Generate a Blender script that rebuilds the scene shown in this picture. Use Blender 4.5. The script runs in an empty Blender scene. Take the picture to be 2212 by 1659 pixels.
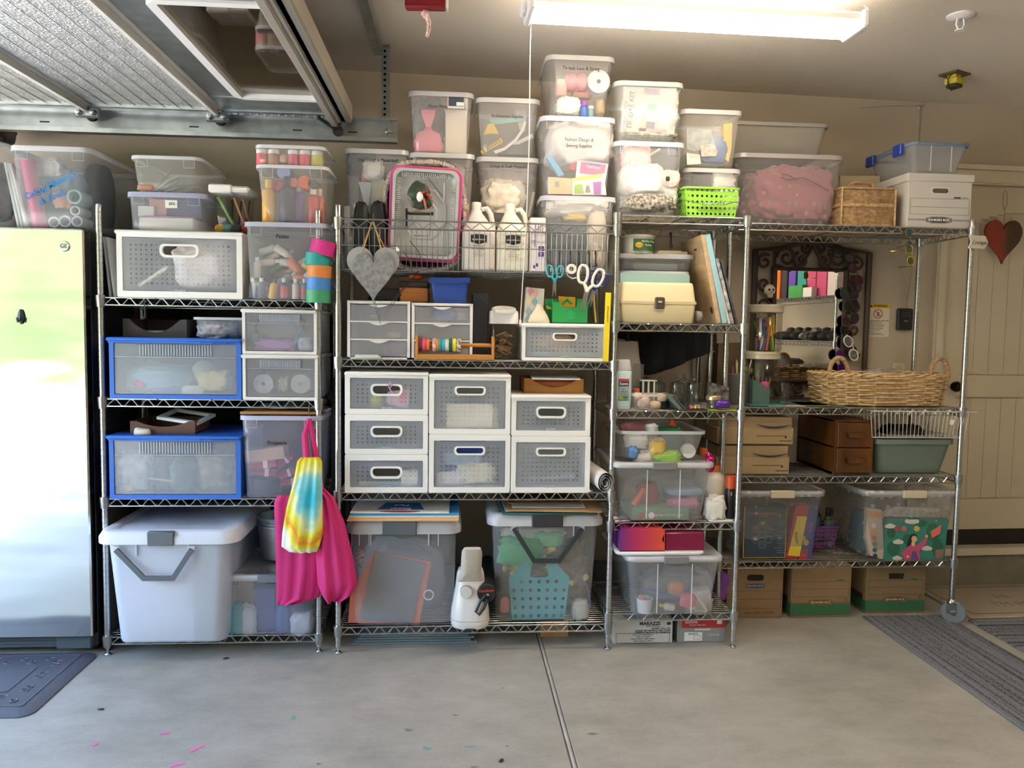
import bpy,bmesh,math,random
from mathutils import Vector,Matrix,noise
sc = bpy.context.scene
COL = sc.collection
rad = math.radians

# ---------------------------------------------------------------- camera
CAM_D,CAM_H,FPX = 3.2683,1.3809,1679.0
yaw,pitch,roll = rad(4.2153),rad(3.9148),rad(0.8741)
F_ = Vector((math.sin(yaw)*math.cos(pitch),math.cos(yaw)*math.cos(pitch),-math.sin(pitch)))
rt_ = Vector((math.cos(yaw),-math.sin(yaw),0));up_ = rt_.cross(F_)
R_ = math.cos(roll)*rt_ + math.sin(roll)*up_
U_ = -math.sin(roll)*rt_ + math.cos(roll)*up_
C_ = Vector((0,-CAM_D,CAM_H))
cam = bpy.data.cameras.new('camera');cam.sensor_width = 36;cam.lens = FPX/2212*36
cam.clip_start = .05;cam.clip_end = 300
camo = bpy.data.objects.new('camera',cam);COL.objects.link(camo)
camo.matrix_world = Matrix(((R_.x,U_.x,-F_.x,C_.x),(R_.y,U_.y,-F_.y,C_.y),(R_.z,U_.z,-F_.z,C_.z),(0,0,0,1)))
sc.camera = camo
def ray(px,py): return F_*FPX + R_*(px-1106) - U_*(py-829.5)
def at(px,py,Y):            # pixel -> point at depth plane y = Y
    d = ray(px,py);return C_ + d*((Y+CAM_D)/d.y)
def atz(px,py,Z):           # pixel -> point at height Z
    d = ray(px,py);return C_ + d*((Z-CAM_H)/d.z)
WALL_S,WALL_X,WALL_Y = .05,1.2,.72
def wally(x): return WALL_Y + WALL_S*(x-WALL_X)
def atw(px,py,off=0):       # pixel -> point on the back wall (off in front of it)
    d = ray(px,py);t = (WALL_Y - off - WALL_S*WALL_X - C_.y)/(d.y - WALL_S*d.x);return C_ + d*t
WALL_A = math.atan(WALL_S)

# ---------------------------------------------------------------- world, sun, exposure
w = bpy.data.worlds.new('sky');sc.world = w;w.use_nodes = True
nt = w.node_tree;nt.nodes.clear()
sky = nt.nodes.new('ShaderNodeTexSky');sky.sky_type = 'NISHITA';sky.sun_disc = False
sky.sun_elevation = rad(48);sky.sun_rotation = rad(70);sky.air_density = 1.0;sky.dust_density = 1.5
bg = nt.nodes.new('ShaderNodeBackground');bg.inputs['Strength'].default_value = 1.25
ow = nt.nodes.new('ShaderNodeOutputWorld')
nt.links.new(sky.outputs[0],bg.inputs[0]);nt.links.new(bg.outputs[0],ow.inputs[0])
sun = bpy.data.lights.new('sun','SUN');sun.energy = 11;sun.angle = rad(.6);sun.color = (1,.95,.88)
suno = bpy.data.objects.new('sun',sun);COL.objects.link(suno)
suno.rotation_euler = Vector((-.32,-.2,-.9)).to_track_quat('-Z','Y').to_euler()   # from over the house roof onto the driveway
portal = bpy.data.lights.new('door_portal','AREA');portal.shape = 'RECTANGLE';portal.size = 4.9;portal.size_y = 2.15
portal.cycles.is_portal = True
po = bpy.data.objects.new('door_portal',portal);COL.objects.link(po)
po.location = (-2.62,-2.25,1.08);po.rotation_euler = (rad(90),0,rad(-90))
sc.view_settings.view_transform = 'Standard';sc.view_settings.look = 'None'
sc.view_settings.gamma = 1;sc.view_settings.use_curve_mapping = False
sc.view_settings.exposure = 1.68
sc.view_settings.use_white_balance = True;sc.view_settings.white_balance_temperature = 6750;sc.view_settings.white_balance_tint = 13
cy = sc.cycles
cy.max_bounces = 9;cy.diffuse_bounces = 5;cy.glossy_bounces = 4;cy.transmission_bounces = 6
cy.transparent_max_bounces = 32;cy.sample_clamp_indirect = 6;cy.caustics_reflective = False;cy.caustics_refractive = False

# ---------------------------------------------------------------- materials
def srgb(h):
    if not isinstance(h,str): return tuple(h)
    h = h.lstrip('#');c = [int(h[i:i+2],16)/255 for i in (0,2,4)]
    return tuple(x/12.92 if x <= .04045 else ((x+.055)/1.055)**2.4 for x in c)
MATS = {}
def new_mat(name):
    m = bpy.data.materials.new(name);m.use_nodes = True;m.node_tree.nodes.clear();MATS[name] = m
    n = m.node_tree.nodes;o = n.new('ShaderNodeOutputMaterial');return m,n,m.node_tree.links,o
def noise_node(n,l,scale,detail=4,coord='Object',vec=None,stretch=None):
    tc = n.new('ShaderNodeTexCoord');t = n.new('ShaderNodeTexNoise');t.inputs['Scale'].default_value = scale;t.inputs['Detail'].default_value = detail
    if stretch:
        mp = n.new('ShaderNodeMapping');mp.inputs['Scale'].default_value = stretch
        l.new(tc.outputs[coord],mp.inputs[0]);l.new(mp.outputs[0],t.inputs['Vector'])
    else: l.new(tc.outputs[coord],t.inputs['Vector'])
    return t
def M(col,rough=.5,metal=0,bump=0,bs=60,var=0,vs=6,col2=None,sheen=0,stretch=None,name=None,spec=.5):
    key = name or 'm_%s_%s_%s_%s_%s_%s_%s_%s_%s_%s' % (col,rough,metal,bump,bs,var,vs,col2,sheen,stretch)
    if key in MATS: return MATS[key]
    m,n,l,o = new_mat(key)
    p = n.new('ShaderNodeBsdfPrincipled');l.new(p.outputs[0],o.inputs[0])
    c = srgb(col);p.inputs['Base Color'].default_value = (*c,1);p.inputs['Roughness'].default_value = rough
    p.inputs['Metallic'].default_value = metal;p.inputs['Specular IOR Level'].default_value = spec
    if sheen: p.inputs['Sheen Weight'].default_value = sheen
    if var:
        t = noise_node(n,l,vs,5,stretch=stretch);r = n.new('ShaderNodeValToRGB')
        c2 = srgb(col2) if col2 else tuple(x*(1-var) for x in c)
        r.color_ramp.elements[0].position = .35;r.color_ramp.elements[1].position = .65
        r.color_ramp.elements[0].color = (*c2,1);r.color_ramp.elements[1].color = (*c,1)
        l.new(t.outputs['Fac'],r.inputs[0]);l.new(r.outputs[0],p.inputs['Base Color'])
    if bump:
        t = noise_node(n,l,bs,5,stretch=stretch);b = n.new('ShaderNodeBump');b.inputs['Strength'].default_value = bump;b.inputs['Distance'].default_value = .01
        l.new(t.outputs['Fac'],b.inputs['Height']);l.new(b.outputs[0],p.inputs['Normal'])
    return m
def thin_fresnel(n,l,ior):
    fr = n.new('ShaderNodeFresnel');ge = n.new('ShaderNodeNewGeometry');mi = n.new('ShaderNodeMix')
    mi.inputs[2].default_value = ior;mi.inputs[3].default_value = 1/ior      # a thin sheet reflects alike from both sides
    l.new(ge.outputs['Backfacing'],mi.inputs[0]);l.new(mi.outputs[0],fr.inputs[0]);return fr
def PL(col='#eef1f5',haze=.3,rough=.15,tint=None,tl_=.22):
    """thin translucent plastic sheet"""
    key = 'pl_%s_%s_%s_%s_%s' % (col,haze,rough,tint,tl_)
    if key in MATS: return MATS[key]
    m,n,l,o = new_mat(key);c = (*srgb(col),1)
    tr = n.new('ShaderNodeBsdfTransparent');tr.inputs[0].default_value = (*srgb(tint),1) if tint else (.96,.965,.97,1)
    d = n.new('ShaderNodeBsdfDiffuse');d.inputs[0].default_value = c
    tl = n.new('ShaderNodeBsdfTranslucent');tl.inputs[0].default_value = c
    m1 = n.new('ShaderNodeMixShader');m1.inputs[0].default_value = tl_;l.new(d.outputs[0],m1.inputs[1]);l.new(tl.outputs[0],m1.inputs[2])
    m2 = n.new('ShaderNodeMixShader');m2.inputs[0].default_value = haze;l.new(tr.outputs[0],m2.inputs[1]);l.new(m1.outputs[0],m2.inputs[2])
    g = n.new('ShaderNodeBsdfGlossy');g.inputs['Roughness'].default_value = rough;g.inputs[0].default_value = (1,1,1,1)
    fr = thin_fresnel(n,l,1.40)
    m3 = n.new('ShaderNodeMixShader');l.new(fr.outputs[0],m3.inputs[0]);l.new(m2.outputs[0],m3.inputs[1]);l.new(g.outputs[0],m3.inputs[2])
    l.new(m3.outputs[0],o.inputs[0]);return m
def DOTS(haze=.22,dot=.22,scale=24):
    """clear plastic printed with white polka dots"""
    key = 'dots_%s_%s' % (haze,dot)
    if key in MATS: return MATS[key]
    m = PL('#e6e6e6',haze,.14,'#eeeeee').copy();m.name = key;MATS[key] = m
    n,l = m.node_tree.nodes,m.node_tree.links
    tc = n.new('ShaderNodeTexCoord');v = n.new('ShaderNodeTexVoronoi');v.inputs['Scale'].default_value = scale;v.inputs['Randomness'].default_value = .45
    l.new(tc.outputs['Object'],v.inputs['Vector'])
    lt = n.new('ShaderNodeMath');lt.operation = 'LESS_THAN';lt.inputs[1].default_value = .27;l.new(v.outputs['Distance'],lt.inputs[0])
    ma = n.new('ShaderNodeMath');ma.operation = 'MULTIPLY_ADD';ma.inputs[1].default_value = dot;ma.inputs[2].default_value = haze;l.new(lt.outputs[0],ma.inputs[0])
    mx = [x for x in n if x.type == 'MIX_SHADER' and not x.inputs[0].is_linked and abs(x.inputs[0].default_value-haze) < 1e-5][0]
    l.new(ma.outputs[0],mx.inputs[0]);return m
def GLASS(name='glass',tint=(.93,.95,.94),rough=.02,ior=1.5):
    if name in MATS: return MATS[name]
    m,n,l,o = new_mat(name)
    tr = n.new('ShaderNodeBsdfTransparent');tr.inputs[0].default_value = (*tint,1)
    g = n.new('ShaderNodeBsdfGlossy');g.inputs['Roughness'].default_value = rough
    fr = thin_fresnel(n,l,ior)
    mx = n.new('ShaderNodeMixShader');l.new(fr.outputs[0],mx.inputs[0]);l.new(tr.outputs[0],mx.inputs[1]);l.new(g.outputs[0],mx.inputs[2])
    l.new(mx.outputs[0],o.inputs[0]);return m
def EM(col,s,name):
    if name in MATS: return MATS[name]
    m,n,l,o = new_mat(name);e = n.new('ShaderNodeEmission');e.inputs[0].default_value = (*srgb(col),1);e.inputs[1].default_value = s
    l.new(e.outputs[0],o.inputs[0]);return m

CHROME = M('#c3c4c2',.26,1)
CHROMED = M('#a8a9a6',.34,1)
GALV = M('#b9bfbe',.38,1,bump=.12,bs=25,var=.25,vs=14)
WHITE = M('#efeeea',.42)
CREAM = M('#e6dcc0',.5)
BLACK = M('#17181b',.5)
BLACKM = M('#141414',.4)
GREYP = M('#5d6468',.5)
PAPER = M('#eceae2',.8)
CARD = M('#b08d62',.8,var=.08,vs=9,bump=.03,bs=90)
CARDK = M('#8c6d49',.85)
INK = M('#2a2a2c',.7)
WOOD = M('#b98550',.5,var=.25,vs=3,stretch=(1,8,8),bump=.04,name='pine')
CLR = PL('#f4f6f8',.24)
CLR2 = PL('#e9eaee',.34)
HAZY = PL('#e9edf5',.62,.25)
DRAWER = PL('#e4eaf4',.29,.25,None,.1)

# ---------------------------------------------------------------- mesh building
def rrect(hw,hd,r,n=4,cx=0,cyy=0):
    r = max(1e-4,min(r,hw*.999,hd*.999));out = []
    for (sx,sy,a0) in ((1,1,0),(-1,1,90),(-1,-1,180),(1,-1,270)):
        for k in range(n+1):
            a = rad(a0+90*k/n);out.append((cx+sx*(hw-r)+r*math.cos(a),cyy+sy*(hd-r)+r*math.sin(a)))
    return out
class MB:
    def __init__(s): s.v = [];s.f = [];s.m = []
    def add(s,vs,fs,m=0):
        b = len(s.v);s.v += [tuple(x) for x in vs];s.f += [tuple(i+b for i in f) for f in fs];s.m += [m]*len(fs);return s
    def box(s,x0,x1,y0,y1,z0,z1,m=0,bev=0):
        if x0 > x1: x0,x1 = x1,x0
        if y0 > y1: y0,y1 = y1,y0
        if z0 > z1: z0,z1 = z1,z0
        b = min(bev,(x1-x0)*.45,(y1-y0)*.45,(z1-z0)*.45)
        if b <= 0:
            v = [(x,y,z) for z in (z0,z1) for y in (y0,y1) for x in (x0,x1)]
            return s.add(v,[(0,2,3,1),(4,5,7,6),(0,1,5,4),(2,6,7,3),(0,4,6,2),(1,3,7,5)],m)
        cx,cyy = (x0+x1)/2,(y0+y1)/2
        L = []
        for (z,i) in ((z0,b),(z0+b,0),(z1-b,0),(z1,b)):
            L.append([(x,y,z) for x,y in rrect((x1-x0)/2-i,(y1-y0)/2-i,max(b-i,b*.3),1,cx,cyy)])
        return s.loft(L,m,True,True)
    def loft(s,loops,m=0,cap0=False,cap1=False,closed=True):
        n = len(loops[0]);v = [p for L in loops for p in L];f = []
        for a in range(len(loops)-1):
            for i in range(n if closed else n-1):
                j = (i+1) % n;f.append((a*n+i,a*n+j,(a+1)*n+j,(a+1)*n+i))
        if cap0: f.append(tuple(reversed(range(n))))
        if cap1: f.append(tuple(range((len(loops)-1)*n,len(loops)*n)))
        return s.add(v,f,m)
    def sweep_rr(s,hw,hd,r,prof,m=0,n=4,cx=0,cyy=0,close=True):
        """ring profile [(offset, z)] swept round a rounded rectangle"""
        L = [[(x,y,z) for x,y in rrect(hw+o,hd+o,max(r+o,.001),n,cx,cyy)] for o,z in prof]
        if close: L.append(L[0])
        return s.loft(L,m)
    def tube(s,pts,r,n=6,m=0,caps=True,closed=False):
        P = [Vector(p) for p in pts];N = len(P);L = [];up = None
        rr = r if isinstance(r,(list,tuple)) else [r]*N
        for i in range(N):
            if closed: t = P[(i+1) % N]-P[i-1]
            else: t = P[min(i+1,N-1)]-P[max(i-1,0)]
            if t.length < 1e-9: t = Vector((0,0,1))
            t.normalize()
            if up is None:
                up = Vector((0,0,1)) if abs(t.z) < .9 else Vector((0,1,0))
            a = up - t*up.dot(t)
            if a.length < 1e-4: a = t.orthogonal()
            a.normalize();b = t.cross(a);up = a
            L.append([P[i]+(a*math.cos(2*math.pi*k/n)+b*math.sin(2*math.pi*k/n))*rr[i] for k in range(n)])
        if closed: L.append(L[0])
        return s.loft(L,m,caps and not closed,caps and not closed)
    def lathe(s,prof,n=16,c=(0,0,0),axis='z',m=0,cap=True):
        L = []
        for (r,z) in prof:
            l = []
            for k in range(n):
                a = 2*math.pi*k/n;x,y = r*math.cos(a),r*math.sin(a)
                p = {'z': (x,y,z),'y': (x,z,y),'x': (z,x,y)}[axis]
                l.append((p[0]+c[0],p[1]+c[1],p[2]+c[2]))
            L.append(l)
        return s.loft(L,m,cap and prof[0][0] > 1e-5,cap and prof[-1][0] > 1e-5)
    def prism(s,poly,y0,y1,m=0,mside=None):
        """polygon in x,z pushed from y0 (front) to y1"""
        a = sum(poly[i][0]*poly[(i+1) % len(poly)][1]-poly[(i+1) % len(poly)][0]*poly[i][1] for i in range(len(poly)))
        if a < 0: poly = poly[::-1]
        n = len(poly);v = [(x,y0,z) for x,z in poly]+[(x,y1,z) for x,z in poly]
        s.add(v,[tuple(range(n)),tuple(reversed(range(n,2*n)))],m)
        return s.add(v,[(i,n+i,n+(i+1) % n,(i+1) % n) for i in range(n)],m if mside is None else mside)
    def ringprism(s,outer,inner,y0,y1,m=0):
        """plate with a hole; outer/inner same point count, x,z"""
        n = len(outer);v = [(x,y,z) for y in (y0,y1) for lp in (outer,inner) for x,z in lp];f = []
        for i in range(n):
            j = (i+1) % n
            f += [(i,j,n+j,n+i),(2*n+i,3*n+i,3*n+j,2*n+j),(i,2*n+i,2*n+j,j),(n+i,n+j,3*n+j,3*n+i)]
        return s.add(v,f,m)
    def blob(s,c,size,seed=0,amp=.18,fr=2.2,nu=20,nv=12,m=0,sq=1.0,flat=False,folds=0):
        """crumpled rounded lump; sq<1 makes it boxier"""
        v = [];c = Vector(c);sz = Vector(size)
        def se(x): return math.copysign(abs(x)**sq,x)
        for j in range(nv+1):
            ph = -math.pi/2+math.pi*j/nv
            for i in range(nu):
                th = 2*math.pi*i/nu
                d = Vector((se(math.cos(ph))*se(math.cos(th)),se(math.cos(ph))*se(math.sin(th)),se(math.sin(ph))))
                q = d*fr+Vector((seed*7.3,seed*3.1,1.7*seed))
                k = 1+amp*(noise.fractal(q*.75,1,2,2))
                if folds: k += folds*(abs(noise.noise(Vector((d.x*2.2+d.z*1.5+seed,d.y*2,d.z*.8-d.x*.8))*1.7))-.25)
                p = Vector((d.x*sz.x,d.y*sz.y,d.z*sz.z))*k
                if flat and p.z < -sz.z*.86: p.z = -sz.z*.86
                v.append(c+p)
        f = [(j*nu+i,j*nu+(i+1) % nu,(j+1)*nu+(i+1) % nu,(j+1)*nu+i) for j in range(nv) for i in range(nu)]
        return s.add(v,f,m)
    def xf(s,mat,start=0):
        for i in range(start,len(s.v)): s.v[i] = tuple(mat @ Vector(s.v[i]))
        return s
    def mesh(s,name,mats,ang=40):
        me = bpy.data.meshes.new(name);me.from_pydata(s.v,[],s.f)
        for mm in (mats if isinstance(mats,(list,tuple)) else [mats]): me.materials.append(mm)
        if any(s.m): me.polygons.foreach_set('material_index',s.m)
        me.polygons.foreach_set('use_smooth',[True]*len(s.f));me.update()
        me.set_sharp_from_angle(angle=rad(ang));return me
    def build(s,name,mats,parent=None,ang=40):
        o = bpy.data.objects.new(name,s.mesh(name,mats,ang));COL.objects.link(o)
        if parent: o.parent = parent
        return o
    def stuff(s,name,mats,parent=None):
        o = s.build(name,mats,parent,60);o['kind'] = 'stuff';return o
    def structure(s,name,mats,parent=None,ang=40):
        o = s.build(name,mats,parent,ang)
        if not parent: o['kind'] = 'structure'
        return o
def inst(name,me,parent,loc=(0,0,0),rot=(0,0,0)):
    o = bpy.data.objects.new(name,me);COL.objects.link(o);o.parent = parent;o.location = loc;o.rotation_euler = rot;return o
def thing(name,label,cat,loc=(0,0,0),rz=0,group=None,rot=None):
    o = bpy.data.objects.new(name,None);COL.objects.link(o);o.empty_display_size = .05
    o.location = loc;o.rotation_euler = rot or (0,0,rz);o['label'] = label;o['category'] = cat
    if group: o['group'] = group
    return o
def tag(o,label,cat,group=None):
    o['label'] = label;o['category'] = cat
    if group: o['group'] = group
    return o
def solo(mb,name,mats,label,cat,loc=(0,0,0),rz=0,group=None,rot=None,ang=40):
    """a thing that is one mesh"""
    o = mb.build(name,mats,None,ang);o.location = loc;o.rotation_euler = rot or (0,0,rz);return tag(o,label,cat,group)
def dup(root,loc,rz=None,label=None,group=None):
    r = root.copy();COL.objects.link(r);r.location = loc
    if rz is not None: r.rotation_euler = (0,0,rz)
    if label: r['label'] = label
    if group: r['group'] = group
    for ch in list(root.children):
        c = ch.copy();COL.objects.link(c);c.parent = r
        for g in list(ch.children):
            d = g.copy();COL.objects.link(d);d.parent = c
    return r
def text(s,parent,loc,size,mat,rot=(90,0,0),name='lettering',align='CENTER',w=1,ex=.0003,bold=0,shear=0):
    cu = bpy.data.curves.new(name,'FONT');cu.body = s;cu.size = size;cu.align_x = align;cu.align_y = 'CENTER';cu.extrude = ex
    cu.offset = bold*size;cu.shear = shear;cu.resolution_u = 3
    cu.materials.append(mat);o = bpy.data.objects.new(name,cu);COL.objects.link(o);o.parent = parent
    o.location = loc;o.rotation_euler = [rad(a) for a in rot];o.scale = (w,1,1);return o

# shared shapes -------------------------------------------------------------
def edges(l,r,py,Y): return at(l,py,Y).x,at(r,py,Y).x
def loc_of(px,py,Y,z0): p = at(px,py,Y);return Vector((p.x,Y,z0))
def panel(name,label,cat,poly,Y,th,mats,group=None,rot=None,lean=0):
    """flat thing (board, card, booklet) from its outline at depth Y, with its real thickness"""
    P = [at(x,y,Y) for x,y in poly];cx = sum(p.x for p in P)/len(P);z0 = min(p.z for p in P)
    mb = MB();mb.prism([(p.x-cx,p.z-z0) for p in P],0,th,0,1 if isinstance(mats,list) and len(mats) > 1 else None)
    o = solo(mb,name,mats,label,cat,(cx,Y,z0),group=group)
    if lean: o.rotation_euler = (lean,0,0)
    return o
def lump(name,label,cat,l,t,r,b,Y,d,mat,seed=1,amp=.2,folds=.3,sq=.62,group=None,nu=40,nv=26,fr=2.6):
    """soft crumpled thing filling a box given by its picture extents at depth Y (its middle)"""
    a = at(l,(t+b)/2,Y);c = at(r,(t+b)/2,Y);zt = at((l+r)/2,t,Y).z;zb = at((l+r)/2,b,Y).z
    mb = MB();mb.blob((0,0,(zt-zb)/2),((c.x-a.x)/2,d/2,(zt-zb)/2),seed,amp,fr,nu,nv,sq=sq,flat=True,folds=folds)
    return solo(mb,name,mat,label,cat,((a.x+c.x)/2,Y,zb),group=group,ang=80)
def rod(name,label,cat,a,b,Y,r,mats,group=None,n=8,Y2=None,tip=None):
    """straight stick between two picture points"""
    p,q = at(*a,Y),at(*b,Y if Y2 is None else Y2);mb = MB();mb.tube([(0,0,0),q-p],r,n)
    if tip is not None: d = (q-p);mb.tube([d*.999,d*1.06],[r*1.02,r*.35],n,1)
    return solo(mb,name,mats,label,cat,p,group=group)
# ================================================================ the room
ZC = 2.625;XL,XR,YF = -2.75,4.1,-6.6
def floor_mat(name,c1,c2,c3,sc_=1.0):
    m,n,l,o = new_mat(name);p = n.new('ShaderNodeBsdfPrincipled');l.new(p.outputs[0],o.inputs[0])
    a = noise_node(n,l,1.3*sc_,9);b = noise_node(n,l,4.5*sc_,12,stretch=(1,1.7,1));b.inputs['Roughness'].default_value = .68;c = noise_node(n,l,120*sc_,3)
    r = n.new('ShaderNodeValToRGB');r.color_ramp.elements[0].position = .33;r.color_ramp.elements[1].position = .68
    r.color_ramp.elements[0].color = (*srgb(c1),1);r.color_ramp.elements[1].color = (*srgb(c2),1)
    mx = n.new('ShaderNodeMath');mx.operation = 'MULTIPLY_ADD';mx.inputs[1].default_value = .55;l.new(b.outputs['Fac'],mx.inputs[0])
    m2 = n.new('ShaderNodeMath');m2.operation = 'MULTIPLY';m2.inputs[1].default_value = .45;l.new(a.outputs['Fac'],m2.inputs[0]);l.new(m2.outputs[0],mx.inputs[2]);l.new(mx.outputs[0],r.inputs[0])
    r2 = n.new('ShaderNodeValToRGB');r2.color_ramp.elements[0].position = .29;r2.color_ramp.elements[1].position = .38
    r2.color_ramp.elements[0].color = (*srgb(c3),1);r2.color_ramp.elements[1].color = (1,1,1,1);l.new(c.outputs['Fac'],r2.inputs[0])
    mm = n.new('ShaderNodeMix');mm.data_type = 'RGBA';mm.blend_type = 'MULTIPLY';mm.inputs[0].default_value = .35
    l.new(r.outputs[0],mm.inputs[6]);l.new(r2.outputs[0],mm.inputs[7]);l.new(mm.outputs[2],p.inputs['Base Color'])
    p.inputs['Roughness'].default_value = .48
    bp = n.new('ShaderNodeBump');bp.inputs['Strength'].default_value = .12;bp.inputs['Distance'].default_value = .004
    l.new(b.outputs['Fac'],bp.inputs['Height']);l.new(bp.outputs[0],p.inputs['Normal']);return m
CONC = floor_mat('concrete_floor','#8b877c','#b3aea1','#6a665c')
CURB = floor_mat('concrete_curb','#6f6a5e','#8b8575','#5a564c',2)
WALLM = M('#b9ad99',.85,bump=.10,bs=140)
CEILM = M('#ddd3c2',.9,bump=.12,bs=110)
TRIM = M('#d2c7b1',.5)
DOORM = M('#cdc1a9',.45)
XJ = .392
mb = MB()                                   # slab with a sawn control joint
for (a,b) in ((XL-.2,XJ-.011),(XJ+.011,XR+.2)): mb.box(a,b,YF-.2,1.3,-.12,0)
mb.box(XJ-.011,XJ+.011,YF-.2,1.3,-.12,-.012)
fl_ = mb.structure('floor',CONC)
mb = MB();mb.tube([(XJ+.002,YF-.2,-.010),(XJ+.002,1.3,-.010)],.0085,8);mb.build('joint_filler',M('#b7b6ad',.6,var=.2,vs=12),fl_)
mb = MB();mb.box(XL-.2,XR+.2,YF-.2,1.3,ZC,ZC+.12);mb.structure('ceiling',CEILM)
def wallpt(x,dy,z): return (x,wally(x)+dy,z)
def wbox(mb,x0,x1,z0,z1,d0,d1,m=0):
    """box on the back wall, d = distance in front of the wall"""
    v = [wallpt(x,-d,z) for z in (z0,z1) for d in (d1,d0) for x in (x0,x1)]
    return mb.add(v,[(0,2,3,1),(4,5,7,6),(0,1,5,4),(2,6,7,3),(0,4,6,2),(1,3,7,5)],m)
CT = .185                                   # top of the concrete curb
DX0 = atw(2036,700).x;DX1 = DX0+.86;DZ0 = .315;DZ1 = atw(2120,400).z
mb = MB();wbox(mb,XL-.2,DX0-.002,CT,ZC,-.12,0);wbox(mb,DX1+.002,XR+.2,CT,ZC,-.12,0);wbox(mb,DX0-.002,DX1+.002,DZ1-.004,ZC,-.12,0);wbox(mb,DX0-.05,DX1+.05,0,DZ1+.05,-.16,-.12)  # last box: unseen sheet added behind the door against light leaks
mb.structure('wall_back',WALLM)
mb = MB();wbox(mb,XL-.2,XR+.2,0,CT,-.12,.03);mb.structure('trim_1',CURB)
mb = MB();mb.box(XR,XR+.12,YF,1.2,0,ZC);mb.structure('wall_right',WALLM)
mb = MB();mb.box(XL-.1,XR+.1,YF-.12,YF,0,ZC);mb.structure('wall_front',WALLM)
mb = MB();mb.box(XL-.14,XL,YF,-4.75,0,ZC);mb.box(XL-.14,XL,.12,1.1,0,ZC);mb.box(XL-.14,XL,-4.75,.12,2.16,ZC)
mb.structure('wall_left',WALLM)
# outside, seen only in reflections: drive, lawn, hedge
mb = MB();mb.box(-22,XL-.15,-11,8,-.16,-.04);mb.structure('driveway',M('#c9c2b4',.9,var=.15,vs=1.5))
mb = MB();mb.box(-60,-22,-50,40,-.16,-.05);mb.box(-22,12,-50,-11,-.16,-.05);mb.structure('lawn',M('#76874a',.95,var=.3,vs=.8))
mb = MB();rn = random.Random(3)
for k in range(11): mb.blob((-28+k*3.2,-18+rn.uniform(-1,1),3.4),(3.1,2.4,4.2+rn.uniform(-.4,1.6)),k,.25,1.6,18,12)
for k in range(8): mb.blob((-27+rn.uniform(-1,1),-14+k*5,3),(2.4,3.4,3.8+rn.uniform(-.6,1.4)),k+20,.3,1.4,16,10)
o = mb.build('hedge',M('#626e46',.9,var=.4,vs=1.2,col2='#454f33'));tag(o,'tall green hedge across the drive, seen only as a reflection','hedge');o['kind'] = 'stuff';o.location.z = -.1

# interior door with its casing
mb = MB();cw = .062
for x in (DX0-cw,DX1): wbox(mb,x,x+cw,CT,DZ1+.03,0,.018);wbox(mb,x+.012,x+cw-.012,CT,DZ1+.03,.018,.026)
wbox(mb,DX0-cw-.03,DX1+cw+.03,DZ1,DZ1+.075,0,.022);wbox(mb,DX0-cw-.045,DX1+cw+.045,DZ1+.075,DZ1+.1,0,.04);wbox(mb,DX0-cw,DX1+cw,DZ1+.008,DZ1+.03,.022,.03)
mb.structure('trim_2',TRIM)
mb = MB();wbox(mb,DX0-.1,DX1+.1,CT,CT+.04,-.05,.06);mb.structure('trim_3',TRIM)
door = thing('door_1','cream panelled door with plank grooves and an arched upper panel','door');del door['category'],door['label'];door['kind'] = 'structure'
mb = MB();W = DX1-DX0;s1 = DX0+.11;s2 = DX1-.11
zp0,zp1 = DZ0+.17,DZ0+.74;zq0,zq1 = DZ0+.86,DZ1-.14
wbox(mb,DX0+.003,DX1-.003,DZ0,DZ1,-.045,-.02)
for (a,b,c,d) in ((DX0+.003,s1,DZ0,DZ1),(s2,DX1-.003,DZ0,DZ1),(s1,s2,DZ0,zp0),(s1,s2,zp1,zq0),(s1,s2,zq1,DZ1)): wbox(mb,a,b,c,d,-.02,-.005)
n = 14                                       # arched head of the upper panel
for i in range(n):
    a,b = s1+(s2-s1)*i/n,s1+(s2-s1)*(i+1)/n;u = ((a+b)/2-s1)/(s2-s1)*2-1;wbox(mb,a,b,zq1-.10*u*u,zq1,-.02,-.005)
mb.build('door_leaf',DOORM,door)
for (za,zb) in ((zp0,zp1),(zq0,zq1-.02)):
    k = 7
    for i in range(k):
        a,b = s1+(s2-s1)*i/k,s1+(s2-s1)*(i+1)/k;u = ((a+b)/2-s1)/(s2-s1)*2-1
        q = MB();wbox(q,a+.0012,b-.0012,za+.006,zb-(.10*u*u+.004 if zb > 1.5 else .006),-.021,-.013);q.build('plank',DOORM,door)
mb = MB();wbox(mb,DX0,DX1,CT+.04,DZ0,-.03,-.012);mb.build('sweep',M('#1c1712',.8),door)
mb = MB();p = Vector(wallpt(DX0+.07,-.03,DZ0+.74+.06));mb.lathe([(.0,.0),(.026,.0),(.03,-.02),(.02,-.045),(.0,-.05)],14,p,'y');mb.build('door_knob',M('#2c241c',.4,1),door)

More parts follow.
